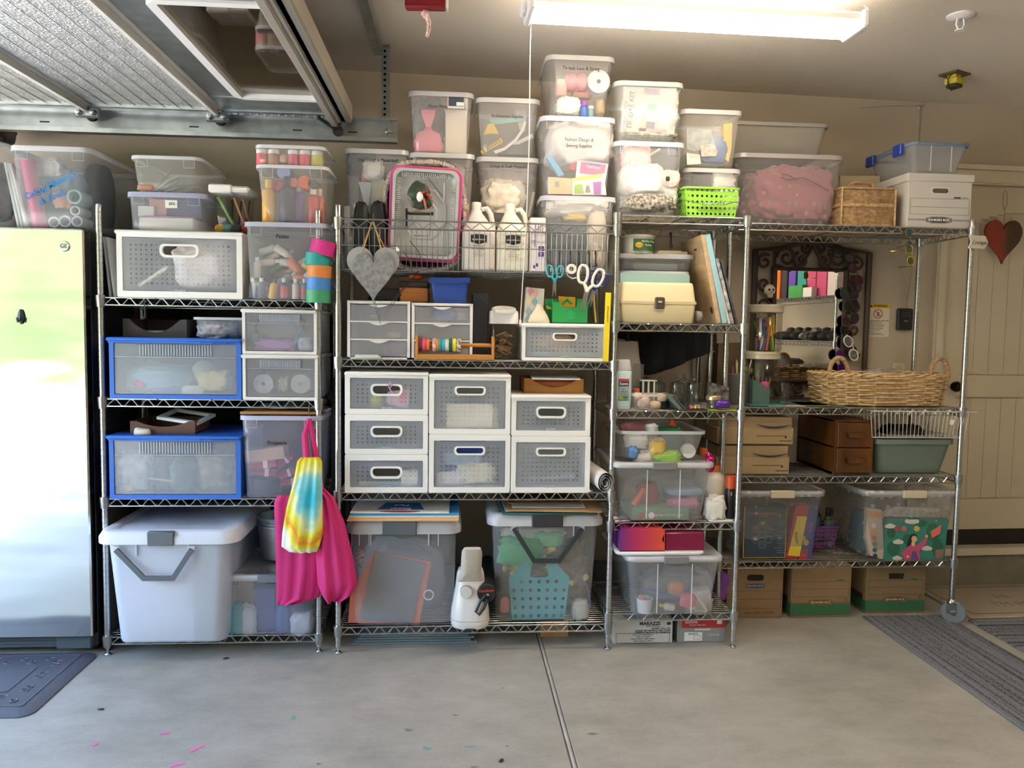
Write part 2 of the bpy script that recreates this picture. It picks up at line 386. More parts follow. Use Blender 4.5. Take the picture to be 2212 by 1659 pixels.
# ================================================================ overhead garage door and its track
YT,ZT = .26,2.25
gd = thing('garage_door','open overhead sectional garage door, foil backed, lying under the ceiling','garage door')
FOIL = M('#f0eee8',.5,1,bump=.8,bs=100,var=.2,vs=20)
FRM = M('#e8e5dc',.45,0);DKG = M('#9b9587',.5,0)
zb = 2.30;ye = -4.7;y1 = .2;secx = [-2.62,-2.09,-1.555,-1.02,-.49]
for i in range(4):
    a,b = secx[i],secx[i+1]
    if i < 3:
        mb = MB();mb.box(a+.012,b-.012,ye,y1,zb,zb+.035);s = mb.build('foil_panel',FOIL,gd)
        mb = MB()                            # string lacing across the foil
        for k in range(7): xx = a+.09+k*.058;mb.tube([(xx,ye,zb-.001),(xx+.01,y1-.5,zb-.003),(xx,y1-.02,zb-.001)],.0010,4)
        mb.build('lacing',M('#77726a',.8),s)
    else:
        mb = MB();mb.box(a+.01,b-.01,ye,y1,zb+.02,zb+.035)
        mb2 = MB()
    mb = MB();mb.box(b-.03,b+.03,ye,y1,zb-.006,zb+.03,bev=.004);mb.box(b-.012,b+.012,ye,y1,zb-.03,zb-.004,bev=.004);mb.build('section_rail',FRM,gd)
a,b = secx[3],secx[4]
pane0,pane1 = a+.165,b-.07                # the glazed section
for (y0,yy1) in ((-.93,-.04),(-2.0,-1.08),(-3.1,-2.15),(-4.2,-3.25)):
    mb = MB();mb.box(pane0,pane1,y0,yy1,zb+.006,zb+.012);g = mb.build('pane',None or GLASS('door_glass',(.80,.76,.68),.02,2.3),gd)
    mb = MB()
    q = .03
    mb.sweep_rr((pane1-pane0)/2,(yy1-y0)/2,.004,[(q,zb+.02),(q,zb-.012),(0,zb-.012),(0,zb+.02)],0,1,(pane0+pane1)/2,(y0+yy1)/2);mb.build('window_frame',WHITE,g)
mb = MB();mb.box(a+.03,pane0-.03,ye,y1,zb,zb+.03);mb.box(pane1+.03,b-.02,ye,y1,zb,zb+.03)
for (y0,yy1) in ((-1.05,-.96),(-2.12,-2.03),(-3.22,-3.13),(-.01,y1)): mb.box(a+.03,b-.03,y0,yy1,zb-.004,zb+.028)
mb.build('stile_frame',GALV,gd)
mb = MB();mb.box(b-.03,b+.035,ye,y1+.02,zb-.03,zb+.05,bev=.006);mb.box(b-.055,b-.025,ye,y1+.02,zb-.05,zb-.02,bev=.004);mb.build('bottom_rail',DKG,gd)
mb = MB();mb.box(b-.024,b-.014,ye,y1+.02,zb-.035,zb-.029);mb.build('rail_edge',M('#f2f0ea',.4),gd)
mb = MB();mb.box(secx[0],b,y1-.03,y1+.01,zb-.014,zb+.03,bev=.004)
for k in range(16): mb.lathe([(0,-.02),(.006,-.019),(.007,-.012)],6,(a+.05+k*.03-(0 if k < 14 else .4),y1-.01,zb),'z')
mb.build('end_stile',GALV,gd)
for xh in (secx[1],secx[2],secx[3]):
    mb = MB();mb.box(xh-.05,xh+.05,y1-.01,y1+.012,zb-.05,zb+.01,bev=.006)
    for dx in (-.028,.002,.03): mb.lathe([(0,-.03),(.011,-.028),(.013,-.004),(.013,0)],8,(xh+dx,y1-.008,zb-.02-(abs(dx) > .01)*.012),'y')
    h = mb.build('hinge',GALV,gd)
    mb = MB();mb.lathe([(.004,0),(.024,0),(.026,.01),(.024,.02),(.004,.02)],14,(xh,y1+.03,zb-.03),'y');mb.build('roller',BLACK,h)
mb = MB();xh = b-.04;mb.lathe([(.004,0),(.022,0),(.024,.01),(.022,.02),(.004,.02)],14,(xh+.01,y1+.03,zb-.06),'y');mb.tube([(xh-.07,y1,zb-.015),(xh,y1+.02,zb-.055)],.008,6);mb.tube([(xh+.03,y1,zb),(xh+.01,y1+.02,zb-.05)],.012,6);mb.build('roller',BLACK,gd)
tr = thing('door_track','galvanised horizontal garage door track along the wall','track')
mb = MB();x0,x1 = XL+.02,-.265            # C section
mb.box(x0,x1,YT+.025,YT+.029,ZT-.045,ZT+.05);mb.box(x0,x1,YT-.012,YT+.027,ZT-.049,ZT-.045);mb.box(x0,x1,YT-.016,YT-.012,ZT-.049,ZT-.03)
mb.box(x0,x1,YT-.006,YT+.027,ZT+.05,ZT+.054);mb.build('rail',GALV,tr)
mb = MB()
for px in (90,415,640,760): q = at(px,268,YT).x;mb.box(q-.02,q+.02,YT+.0235,YT+.0255,ZT-.005,ZT+.001)
mb.stuff('slot',INK,tr)
mb = MB();hx = -.32
mb.box(hx-.02,hx+.02,YT+.03,YT+.034,ZT-.03,ZC);mb.box(hx+.016,hx+.02,YT+.0,YT+.034,ZT-.03,ZC);br = mb.build('hanger_angle',GALV,tr)
mb = MB()
for k in range(14): mb.lathe([(.0,0),(.006,0)],8,(hx-.003,YT+.0292,ZT+.03+k*.025),'y')
mb.build('punched_hole',INK,br)
mb = MB();mb.lathe([(0,-.014),(.008,-.012),(.013,-.004),(.013,0)],8,(hx+.012,YT+.024,ZT+.005),'y');mb.build('bolt',CHROME,tr)
mb = MB();p = atz(800,40,ZC-.003);mb.box(p.x-.02,p.x+.02,-.3,YT+.03,ZC-.04,ZC-.001);mb.build('ceiling_angle',GALV,tr)

# ================================================================ ceiling fittings
pa,pb,pc,pd = [atz(x,y,2.46) for x,y in ((1142,42),(1148,6),(1855,60),(1817,97))]
lx0,lx1 = (pa.x+pb.x)/2,(pc.x+pd.x)/2;ly = (pa.y+pb.y+pc.y+pd.y)/4;lw = .135
sl = thing('shop_light','bright white four foot shop light hanging on short chains','light',((lx0+lx1)/2,ly,2.46),.02)
L2 = (lx1-lx0)/2
mb = MB();mb.box(-L2,L2,-lw/2,lw/2,.012,.05,bev=.01);mb.build('housing',WHITE,sl)
mb = MB();mb.box(-L2+.05,L2-.05,-.05,.05,.0505,.054);mb.build('uplight_added',EM('#fff4e6',20,'lamp_up'),sl)  # glowing strip added on top of the housing to brighten the ceiling
mb = MB();mb.box(-L2+.012,L2-.012,-lw/2+.006,lw/2-.006,-.004,.0115,bev=.004);mb.build('diffuser',EM('#fff4e4',10.5,'lamp_white'),sl)
for s in (-1,1):
    mb = MB();mb.box(s*L2-.012,s*L2+.012,-lw/2-.012,lw/2+.012,-.008,.055,bev=.006);mb.box(s*(L2+.012),s*(L2+.03),-.03,.03,.0,.04,bev=.006);mb.build('end_cap',WHITE,sl)
    for yy in (-.045,.045):
        mb = MB();mb.tube([(s*(L2-.06),yy,.05),(s*(L2-.09),0,ZC-2.461)],.0015,5);mb.build('hanging_wire',M('#8a857c',.5,.6),sl)
    mb = MB();mb.tube([(s*(L2+.02),-.03,.05),(s*(L2+.035),-.02,.08),(s*(L2+.03),.0,.095)],.002,5);mb.build('hook',CHROME,sl)
s2 = dup(sl,(2.35,-3.05,2.46),rad(90),'second shop light added unseen behind the viewer on the right, for fill light')  # unseen lamp, added to match the fill light
for ch in s2.children:
    if ch.name.startswith('diffuser'): ch.data = ch.data.copy();ch.data.materials[0] = EM('#fff4e4',17,'fill_lamp_white')
    if ch.name.startswith('uplight'): ch.data = ch.data.copy();ch.data.materials[0] = EM('#fff0dc',60,'lamp_up2')  # the added uplight, made stronger here to lift the ceiling
pcd = thing('pull_cord','long white pull cord with beads hanging from the shop light','cord',(0,0,0))
p0 = at(1147,44,-.42);p1 = at(1145,117,-.42);p2 = at(1137,480,-.30);p3 = at(1124,694,-.15)
mb = MB()
for k in range(22): q = p0.lerp(p1,k/21);mb.lathe([(0,-.0035),(.0026,-.002),(.0026,.002),(0,.0035)],6,q)
mb.build('bead_chain',CHROME,pcd)
p0b = p1
mb = MB();mb.tube([p0b,p1.lerp(p2,.5)+Vector((.004,0,0)),p2,p3],.0022,6);mb.build('string',PAPER,pcd)
mb = MB();mb.lathe([(0,-.014),(.006,-.012),(.004,.006),(0,.01)],8,p3);mb.build('bead',CREAM,pcd)
RED = M('#8e1f22',.45)
q = atz(921,12,2.40)
rh = thing('release_handle','red emergency release handle with knotted red and white rope','handle',(q.x,q.y,q.z),rad(-4))
mb = MB();mb.box(-.066,.062,-.018,.018,-.012,.05,bev=.004);mb.box(-.06,.05,-.021,-.018,-.002,.05);mb.build('grip',RED,rh)
mb = MB();mb.box(.062,.068,-.017,.017,-.013,.05);mb.build('grip_end',CREAM,rh)
ROPE = M('#d98f86',.9,var=.6,vs=90,col2='#efe2d8',bump=.4,bs=200)
mb = MB();mb.tube([(0,0,.05),(0,0,.24)],.005,6);mb.blob((-.002,0,-.026),(.013,.011,.014),3,.3);mb.tube([(0,0,-.03),(.008,0,-.05),(.008,0,-.075),(.002,0,-.095)],[.007,.007,.0065,.005],8);mb.build('rope',ROPE,rh)
q = atz(2075,34,ZC-.001)
sp = thing('fire_sprinkler','white round fire sprinkler head on the ceiling at the upper right','sprinkler',(q.x,q.y,ZC))
mb = MB();mb.lathe([(.0,-.012),(.03,-.012),(.05,-.004),(.05,0)],24);mb.build('escutcheon',WHITE,sp)
mb = MB();mb.tube([(-.012,0,-.01),(-.016,0,-.035),(-.006,0,-.055)],.003);mb.tube([(.012,0,-.01),(.016,0,-.035),(.006,0,-.055)],.003);mb.lathe([(0,-.058),(.018,-.058),(.018,-.055),(0,-.055)],14);mb.build('deflector',WHITE,sp)
mb = MB();mb.lathe([(0,-.054),(.0035,-.05),(.0035,-.016),(0,-.012)],8);mb.build('bulb',GLASS(),sp)
q = atz(2062,160,ZC-.001)
dt = thing('wall_box_fitting','open ceiling box with a yellow connector and bare wires','connector',(q.x,q.y,ZC),rad(25))
mb = MB();mb.box(-.055,.055,-.045,.045,-.008,0);mb.build('plate',M('#6d5a45',.5,.5),dt)
mb = MB();mb.box(-.03,.035,-.03,.03,-.05,-.022,bev=.003);mb.box(-.022,.022,-.02,.02,-.022,-.008);mb.build('connector',M('#c9b93a',.5),dt)
mb = MB();mb.box(-.026,.03,-.026,.026,-.066,-.05,bev=.004);mb.tube([(-.03,0,-.01),(-.05,0,-.03),(-.03,.01,-.06),(.0,.01,-.075)],.003);mb.build('wires',M('#4a4438',.5,.4),dt)

# ================================================================ wall fittings (all square to the slightly turned wall)
def wthing(name,label,cat,px,py,off=0,group=None):
    q = atw(px,py,off);return thing(name,label,cat,q,WALL_A,group)
def wsize(px0,py0,px1,py1):
    a,b = atw(px0,(py0+py1)/2),atw(px1,(py0+py1)/2);return (b-a).length,abs(atw((px0+px1)/2,py0).z-atw((px0+px1)/2,py1).z)
W,H = wsize(1872,657,1922,728)
ws = wthing('warning_sign','small paper warning sign with yellow header on the wall','sign',1896,692,.002)
mb = MB();mb.box(-W/2,W/2,0,.002,-H/2,H/2);mb.build('sheet',M('#d9d2bf',.7),ws)
YEL = M('#d9b51c',.6);REDI = M('#b8362c',.6)
mb = MB();mb.box(-W/2,W/2,-.0008,0,H/2-.022,H/2);mb.build('header',YEL,ws)
text('WARNING',ws,(.012,-.0012,H/2-.011),.017,INK,bold=.02)
mb = MB();mb.prism([(-W/2+.018,H/2-.018),(-W/2+.034,H/2-.018),(-W/2+.026,H/2-.005)],-.0012,-.0007);mb.build('hazard_triangle',INK,ws)
mb = MB();c0 = [(.026*math.cos(a*.2618),H/2-.053+.026*math.sin(a*.2618)) for a in range(24)];c1 = [(.022*math.cos(a*.2618),H/2-.053+.022*math.sin(a*.2618)) for a in range(24)];mb.ringprism(c0,c1,-.001,0);mb.prism([(-.019,H/2-.036),(-.016,H/2-.034),(.019,H/2-.07),(.016,H/2-.072)],-.001,0);mb.build('no_entry_ring',REDI,ws)
mb = MB();mb.prism([(-.008,H/2-.068),(.006,H/2-.068),(.01,H/2-.05),(.002,H/2-.04),(-.006,H/2-.045)],-.0005,0);mb.build('figure',M('#8a8478',.7),ws)
LOREM = ['RISK OF ENTRAPMENT - KEEP CLEAR','Never let children operate or','play with the door controls.','Keep remote away from children.','Operate only when door is in','full view and free from people.','Do not cross the path of','a moving door.','In case of power failure use','release handle only when closed.']
for i,t in enumerate(LOREM): text(t,ws,(-W/2+.006,-.001,H/2-.09-i*.0083),.0075,INK,align='LEFT',name='small_print')
W,H = wsize(1935,667,1968,714)
op = wthing('door_opener_button','black garage door opener button box on the wall','switch',1951,690,.0)
mb = MB();mb.box(-W/2,W/2,-.022,0,-H/2,H/2,bev=.006);mb.build('case',BLACK,op)
mb = MB();mb.box(-W*.3,W*.3,-.027,-.022,H*.06,H*.38,bev=.003);mb.build('push_button',M('#26282a',.35),op)
mb = MB();mb.box(-W*.12,W*.14,-.0225,-.0215,-H*.12,-H*.04);mb.build('button_window',M('#6f7270',.4),op)
cw = thing('sensor_wire','thin wire from a small white sensor down to the opener button','wire')
q = atw(1988,230,.008);mb = MB();mb.tube([atw(1860,233,.004),atw(1930,229,.004),q],.0015,4);mb.tube([q,atw(1985,300,.004),atw(1981,500,.004),atw(1972,570,.004),atw(1958,668,.006)],.0017,5);mb.build('lead',M('#9a917c',.7),cw)
mb = MB();mb.box(q.x-.02,q.x+.012,q.y-.014,q.y+.006,q.z+.004,q.z+.018,bev=.003);mb.lathe([(0,-.02),(.008,-.018),(.008,0)],10,q+Vector((-.006,0,.0)));mb.build('sensor',M('#b9b09c',.6),cw)
W,H = wsize(1927,784,1952,812)
ou = wthing('wall_outlet','cream wall outlet cover plate behind the wicker basket','outlet',1940,798)
mb = MB();mb.box(-W/2,W/2,-.007,0,-H/2,H/2,bev=.003);mb.build('cover_plate',M('#cfc3a6',.5),ou)
mb = MB();mb.box(-W*.22,W*.22,-.009,-.007,-H*.3,H*.3,bev=.002);mb.build('socket',M('#bdb194',.5),ou)

# heart ornament on the door, hung from the top of the door on a wire
q = at(2166,523,wally(2.75)-.03)
def heart(w,h,n=48):
    P = []
    for i in range(n):
        t = 2*math.pi*i/n;x = 16*math.sin(t)**3;z = 13*math.cos(t)-5*math.cos(2*t)-2*math.cos(3*t)-math.cos(4*t);P.append((x/32*w,(z+2.5)/29*h))
    return P
hm,n,l,o = new_mat('heart_paint');pr_ = n.new('ShaderNodeBsdfPrincipled');l.new(pr_.outputs[0],o.inputs[0]);pr_.inputs['Roughness'].default_value = .5
tc = n.new('ShaderNodeTexCoord');sx = n.new('ShaderNodeSeparateXYZ');l.new(tc.outputs['Object'],sx.inputs[0])
nz = noise_node(n,l,30,6);ad = n.new('ShaderNodeMath');ad.operation = 'MULTIPLY_ADD';ad.inputs[1].default_value = .10;l.new(nz.outputs['Fac'],ad.inputs[0]);l.new(sx.outputs[0],ad.inputs[2])
rp = n.new('ShaderNodeValToRGB');rp.color_ramp.elements[0].position = .03;rp.color_ramp.elements[0].color = (*srgb('#8f2f22'),1);rp.color_ramp.elements[1].position = .085;rp.color_ramp.elements[1].color = (*srgb('#3f2c18'),1)
e = rp.color_ramp.elements.new(.05);e.color = (*srgb('#6b3a1d'),1);l.new(ad.outputs[0],rp.inputs[0]);l.new(rp.outputs[0],pr_.inputs['Base Color'])
ht = thing('heart_ornament','red and dark brown painted wooden heart hanging on the cream door','ornament',q,WALL_A)
mb = MB();mb.prism(heart(.215,.235),-.008,.008);mb.build('heart',hm,ht)
mb = MB();mb.tube([(0,0,.06),(.003,0,.10),(0,0,.17)],.0015,5);mb.tube([(0,0,.17),(-.012,0,.2),(-.012,0,.26),(0,0,.275),(.012,0,.26),(.012,0,.2),(0,0,.17)],.0015,5);mb.build('hanging_wire',M('#8a8271',.5,.5),ht)

# ================================================================ wrought iron mirror on the wall
IRON = M('#3d2f25',.5,.1,bump=.2,bs=60)
a = atw(1622,700);b = atw(1865,700);mw = (b-a).length;mz0 = atw(1745,862).z;mz1 = atw(1865,548).z;mzt = atw(1745,524).z
mc = (a+b)/2;mh = mz1-mz0;lean = 0
mir = thing('wall_mirror','tall dark wrought iron mirror with scrollwork frame leaning on the wall','mirror',(mc.x,wally(mc.x)-.03,mz0),WALL_A)
hw = mw/2;ra = mzt-mz0
def bar(mb,pts,w=.011,d=.008):          # flat iron bar following x,z points
    mb.tube([(x,0,z) for x,z in pts],w,6)
mb = MB();bar(mb,[(-hw,0),(-hw,mh),(-hw*.55,mh+.012),(-hw*.15,ra),(hw*.15,ra),(hw*.55,mh+.012),(hw,mh),(hw,0),(-hw,0)],.016);mb.build('outer_frame',IRON,mir)
gx0,gx1 = (atw(1668,700).x-mc.x),(atw(1812,700).x-mc.x);gz1 = atw(1740,588).z-mz0;gz0 = atw(1740,818).z-mz0
mb = MB();bar(mb,[(gx0-.012,gz0-.012),(gx0-.012,gz1+.012),(gx1+.012,gz1+.012),(gx1+.012,gz0-.012),(gx0-.012,gz0-.012)],.018);bar(mb,[(gx0-.012,gz1),(gx0-.012,mh)],.008);bar(mb,[(gx1+.012,gz1),(gx1+.012,mh)],.008);mb.build('inner_frame',IRON,mir)
mirm,n,l,o = new_mat('mirror_glass');g_ = n.new('ShaderNodeBsdfGlossy');g_.inputs[0].default_value = (.86,.86,.84,1);g_.inputs['Roughness'].default_value = .01;l.new(g_.outputs[0],o.inputs[0])
mb = MB();mb.box(gx0-.005,gx1+.005,-.004,.002,gz0-.005,gz1+.005);mb.build('mirror_glass',mirm,mir)
def scroll(cx,cz,r,a0,turns,s=1,n=26):
    return [(cx+s*r*(1-.82*i/n)*math.cos(a0+turns*2*math.pi*i/n),cz+r*(1-.82*i/n)*math.sin(a0+turns*2*math.pi*i/n)) for i in range(n+1)]
def add_scroll(*a,**k):
    q = MB();bar(q,scroll(*a,**k),.008);q.build('scroll',IRON,mir)
tz = (gz1+.012+mh)/2;gap = hw+gx0-.012
for s in (-1,1):
    add_scroll(s*hw*.46,tz+.012,.055,0,1.4,s);add_scroll(s*hw*.2,tz-.0,.045,2,1.3,-s);add_scroll(s*hw*.13,tz+.07,.03,4,1.2,s)
    q = MB();bar(q,[(s*.005,ra-.02),(s*.02,tz+.045),(s*.06,tz-.02),(s*.13,tz-.055),(s*.2,tz-.03)],.009);q.build('scroll',IRON,mir)
    xo = s*(hw-gap/2) if s < 0 else s*(hw-(hw-gx1)/2)
    for k in range(5): add_scroll(xo,mh-.06-k*.115,.042,1+k*2.2,1.25,s if k % 2 else -s)
    for k in (0,1): add_scroll(s*(.06+k*.1),gz0*.5+.0,.036,2*k,1.3,s)
    q = MB();bar(q,[(s*.02,gz0*.2),(s*.08,gz0*.1),(s*.16,gz0*.35),(s*.2,gz0*.7)],.008);q.build('scroll',IRON,mir)
# dark sunglasses hooked all down the right side of the iron frame, a white pair lowest
def glasses(name,label,p,rz,s,m,lens,grp=None,tilt=0,hang=0):
    t = thing(name,label,'sunglasses',p,0,grp,rot=(hang,tilt,rz))
    for k in (-1,1):
        c = [(k*.034*s+.028*s*math.cos(a*math.pi/7),.022*s*math.sin(a*math.pi/7)) for a in range(14)];c2 = [(k*.034*s+.024*s*math.cos(a*math.pi/7),.018*s*math.sin(a*math.pi/7)) for a in range(14)]
        q = MB();q.ringprism(c,c2,-.003,.003);fr = q.build('rim',m,t)
        q = MB();q.prism(c2,-.0012,.0012);q.build('lens',lens,fr)
        q = MB();q.tube([(k*.062*s,0,.006),(k*.064*s,.05*s,.006),(k*.06*s,.1*s,0),(k*.058*s,.125*s,-.02*s)],.0028,5);q.build('temple',m,t)
    q = MB();q.tube([(-.009*s,0,.008*s),(0,-.001,.012*s),(.009*s,0,.008*s)],.0028,5);q.build('bridge',m,t);return t
DLENS = M('#0c0a0a',.08)
for i,(px,py,ti) in enumerate(((1822,552,20),(1848,592,60),(1845,622,85),(1828,648,70),(1846,672,85),(1830,708,75),(1826,728,80))):
    lab = ['black sunglasses hooked at the top corner of the iron mirror','black sunglasses second from the top on the mirror frame','large black sunglasses third down the mirror frame','black wire sunglasses fourth down the mirror frame, tilted open','round black sunglasses fifth down the mirror frame','dark red framed sunglasses sixth down the mirror frame','dark brown sunglasses just above the white pair on the mirror'][i]
    glasses('sunglasses',lab,atw(px,py,.06),0,1.05,BLACK if i != 5 else M('#4a1a18',.4),DLENS,tilt=rad(ti),hang=0,grp='sunglasses hooked down the mirror frame')
glasses('sunglasses','white framed sunglasses hanging lowest on the mirror frame',atw(1838,752,.07),0,1.15,WHITE,PL('#bdb5a5',.2),tilt=rad(65),grp='sunglasses hooked down the mirror frame')
glasses('sunglasses','purple framed sunglasses hanging on the mirror behind the basket handle',atw(1816,782,.07),0,1.05,M('#5a1670',.35),M('#3b0f4a',.1),tilt=rad(78),grp='sunglasses hooked down the mirror frame')
for px,py,w_ in ((1662,627,.03),):
    t = thing('skull_ornament','little white skull ornament hanging on the left of the iron mirror','ornament',atw(px,py,.06),WALL_A)
    mb = MB();mb.blob((0,0,0),(.03,.024,.03),2,.1,sq=.95);mb.box(-.015,.015,-.02,.01,-.04,-.022,bev=.006);mb.build('skull',M('#cfc5b0',.5),t)
    mb = MB();mb.blob((-.010,-.022,.002),(.006,.005,.006),1,0);mb.blob((.010,-.022,.002),(.006,.005,.006),1,0);mb.prism([(-.002,-.014),(.002,-.014),(0,-.008)],-.026,-.018);mb.build('eye_socket',INK,t)
# ================================================================ chrome wire shelving
def post_mesh(h,foot=.028):
    mb = MB();pr2 = [];z = foot;r = .0125
    pr2.append((r,z))
    while z+.0254 < h-.03:
        z += .0254;pr2 += [(r,z-.002),(r-.0011,z-.0012),(r-.0011,z+.0004),(r,z+.0012)]
    pr2 += [(r,h-.004),(r-.003,h),(0,h)]
    mb.lathe([(0,foot)]+pr2,12);return mb.mesh('post',CHROME)
def foot_mesh():
    mb = MB();mb.lathe([(0,0),(.013,0),(.014,.004),(.011,.008),(.0045,.009),(.0045,.026),(.009,.026),(.009,.034)],12);return mb.mesh('levelling_foot',CHROME)
FOOT = foot_mesh()
def collar_mesh():
    mb = MB();mb.lathe([(.0128,-.042),(.0165,-.042),(.0195,-.004),(.0195,.006),(.0128,.006)],14);return mb.mesh('corner_collar',CHROMED)
COLLAR = collar_mesh()
def shelf_mesh(Wd,Dp,per=.063,drop=.033):
    """one welded shelf: double rails with a zigzag between, deck wires, cross ribs. origin = front left post, top of the deck z=0"""
    mb = MB();r = .0031;q = .018
    runs = [((q,0),(Wd-q,0),Wd-2*q),((q,Dp),(Wd-q,Dp),Wd-2*q),((0,q),(0,Dp-q),Dp-2*q),((Wd,q),(Wd,Dp-q),Dp-2*q)]
    for (a,b,L) in runs:
        for z in (-r,-drop): mb.tube([(a[0],a[1],z),(b[0],b[1],z)],r if z > -.01 else .0036,6)
        n = max(2,int(round(L/per)));P = []
        for i in range(2*n+1):
            t = i/(2*n);z = -r-.003 if i % 2 else -drop+.003
            for dt in ((-.006,.006) if 0 < i < 2*n else (0,)):
                tt = t+dt/L*1.0;P.append((a[0]+(b[0]-a[0])*tt,a[1]+(b[1]-a[1])*tt,z))
        mb.tube(P,.0026,5)
    k = int(Dp/.024)
    for i in range(1,k): mb.tube([(0,Dp*i/k,-.002),(Wd,Dp*i/k,-.002)],.0018,4)
    for i in range(1,4): mb.tube([(Wd*i/4,0,-.006),(Wd*i/4,Dp,-.006)],.0026,5);mb.tube([(Wd*i/4+.002,0,-.006),(Wd*i/4+.002,-.004,-.003)],.0035,5)
    return mb.mesh('shelf',CHROME)
def shelving(label,X0,X1,Y,Dp,H,zs,posts,casters=False,skip=()):
    t = thing('wire_shelving_unit',label,'shelving',(X0,Y,0))
    Wd = X1-X0;pm = post_mesh(H,.03 if not casters else .11)
    for (x,y) in posts:
        inst('post',pm,t,(x*Wd,y*Dp,0))
        if not casters: inst('levelling_foot',FOOT,t,(x*Wd,y*Dp,0))
    sm = shelf_mesh(Wd,Dp)
    for z in zs:
        s = inst('shelf',sm,t,(0,0,z))
        for x in (0,1):
            for y in (0,1): inst('corner_collar',COLLAR,s,(x*Wd,y*Dp,0))
    return t
ALL4 = ((0,0),(1,0),(0,1),(1,1))
U1 = dict(X0=-1.44,X1=-.568,Y=.02);Z1 = [1.494,1.080,.665,.078]
U2 = dict(X0=-.484,X1=.676,Y=0);Z2 = [1.256,.695,.115]
U3 = dict(X0=.676,X1=1.2365,Y=0);Z3 = [1.877,1.422,1.049,.563,.160]
U4 = dict(X0=1.25,X1=2.41,Y=.25);Z4 = [1.893,1.045,.720,.311]
shelving('chrome wire shelving unit beside the refrigerator, blue drawers on it',U1['X0'],U1['X1'],U1['Y'],.41,1.865,Z1,ALL4)
u2 = shelving('wide chrome wire shelving unit with a basket shelf on top',U2['X0'],U2['X1'],0,.43,1.885,Z2,ALL4)
shelving('narrow tall chrome wire shelving unit left of the mirror',U3['X0'],U3['X1'],0,.43,1.872,Z3,((1,0),(1,1)))
u4 = shelving('chrome wire shelving unit on casters in front of the mirror and door',U4['X0'],U4['X1'],.25,.41,1.936,Z4,ALL4,True)
for (x,y) in ALL4:                          # swivel casters with brake tabs
    Wd = 1.16
    mb = MB();mb.lathe([(0,.118),(.0125,.118),(.02,.108),(.02,.1),(0,.1)],12);mb.box(-.02,.02,-.018,-.014,.05,.102);mb.box(-.02,.02,.014,.018,.05,.102);mb.box(-.02,.02,-.018,.018,.096,.102);mb.box(.018,.05,-.012,.012,.098,.104,bev=.003);mb.box(-.05,-.02,-.012,.012,.1,.106,bev=.003)
    f = mb.build('caster',CHROME,u4);f.location = (x*Wd,y*.41,0);f.rotation_euler = (0,0,rad(-35))
    mb = MB();mb.lathe([(.012,-.013),(.05,-.013),(.055,-.008),(.055,.008),(.05,.013),(.012,.013)],24,(.01,0,.0551),'y');w_ = mb.build('wheel',M('#73777a',.6),f)
    mb = MB();mb.lathe([(0,-.021),(.012,-.02),(.014,-.013),(.014,.02),(0,.021)],12,(.01,0,.0551),'y');mb.build('hub',CHROME,f)
# the basket shelf on top of the wide unit
mb = MB();zt,zb_ = 1.828,1.628;Wd,Dp = 1.16,.43;r = .0035;q = .018
def rect(z,o=0): return [(q-o*0+o,o,z),(Wd-q-o,o,z),(Wd-q-o,Dp-o,z),(q+o,Dp-o,z)]
for z in (zt,zt-.034): mb.tube([(q,0,z),(Wd-q,0,z)],r,6);mb.tube([(q,Dp,z),(Wd-q,Dp,z)],r,6);mb.tube([(0,q,z),(0,Dp-q,z)],r,6);mb.tube([(Wd,q,z),(Wd,Dp-q,z)],r,6)
for (a,b,L) in (((q,0),(Wd-q,0),Wd-2*q),((q,Dp),(Wd-q,Dp),Wd-2*q),((0,q),(0,Dp-q),Dp-2*q),((Wd,q),(Wd,Dp-q),Dp-2*q)):
    n = int(L/.066);mb.tube([(a[0]+(b[0]-a[0])*i/(2*n),a[1]+(b[1]-a[1])*i/(2*n),zt-.004 if i % 2 else zt-.030) for i in range(2*n+1)],.0024,5)
bs = mb.build('basket_shelf',CHROMED,u2)
mb = MB()
for i in range(1,52):                       # upright wires bend under to make the floor
    x = q+(Wd-2*q)*i/52;mb.tube([(x,0,zt-.034),(x,.012,zb_+.004),(x,.022,zb_),(x,Dp-.022,zb_),(x,Dp-.012,zb_+.004),(x,Dp,zt-.034)],.0017,4)
for i in range(1,16):
    y = .01+(Dp-.02)*i/16
    for (xa,xb) in ((0,.012),(Wd,Wd-.012)): mb.tube([(xa,y,zt-.034),(xb,y,zb_)],.0017,4)
for z in (zb_+.095,): mb.tube([(q-.01,.006,z),(Wd-q+.01,.006,z)],.0024,5);mb.tube([(q-.01,Dp-.006,z),(Wd-q+.01,Dp-.006,z)],.0024,5)
for y in (.02,.12,.22,.32,.41): mb.tube([(.01,y,zb_-.003),(Wd-.01,y,zb_-.003)],.0028,5)
mb.build('basket_wires',CHROMED,bs)
for x in (0,1):
    for y in (0,1): inst('corner_collar',COLLAR,bs,(x*Wd,y*Dp,zt))

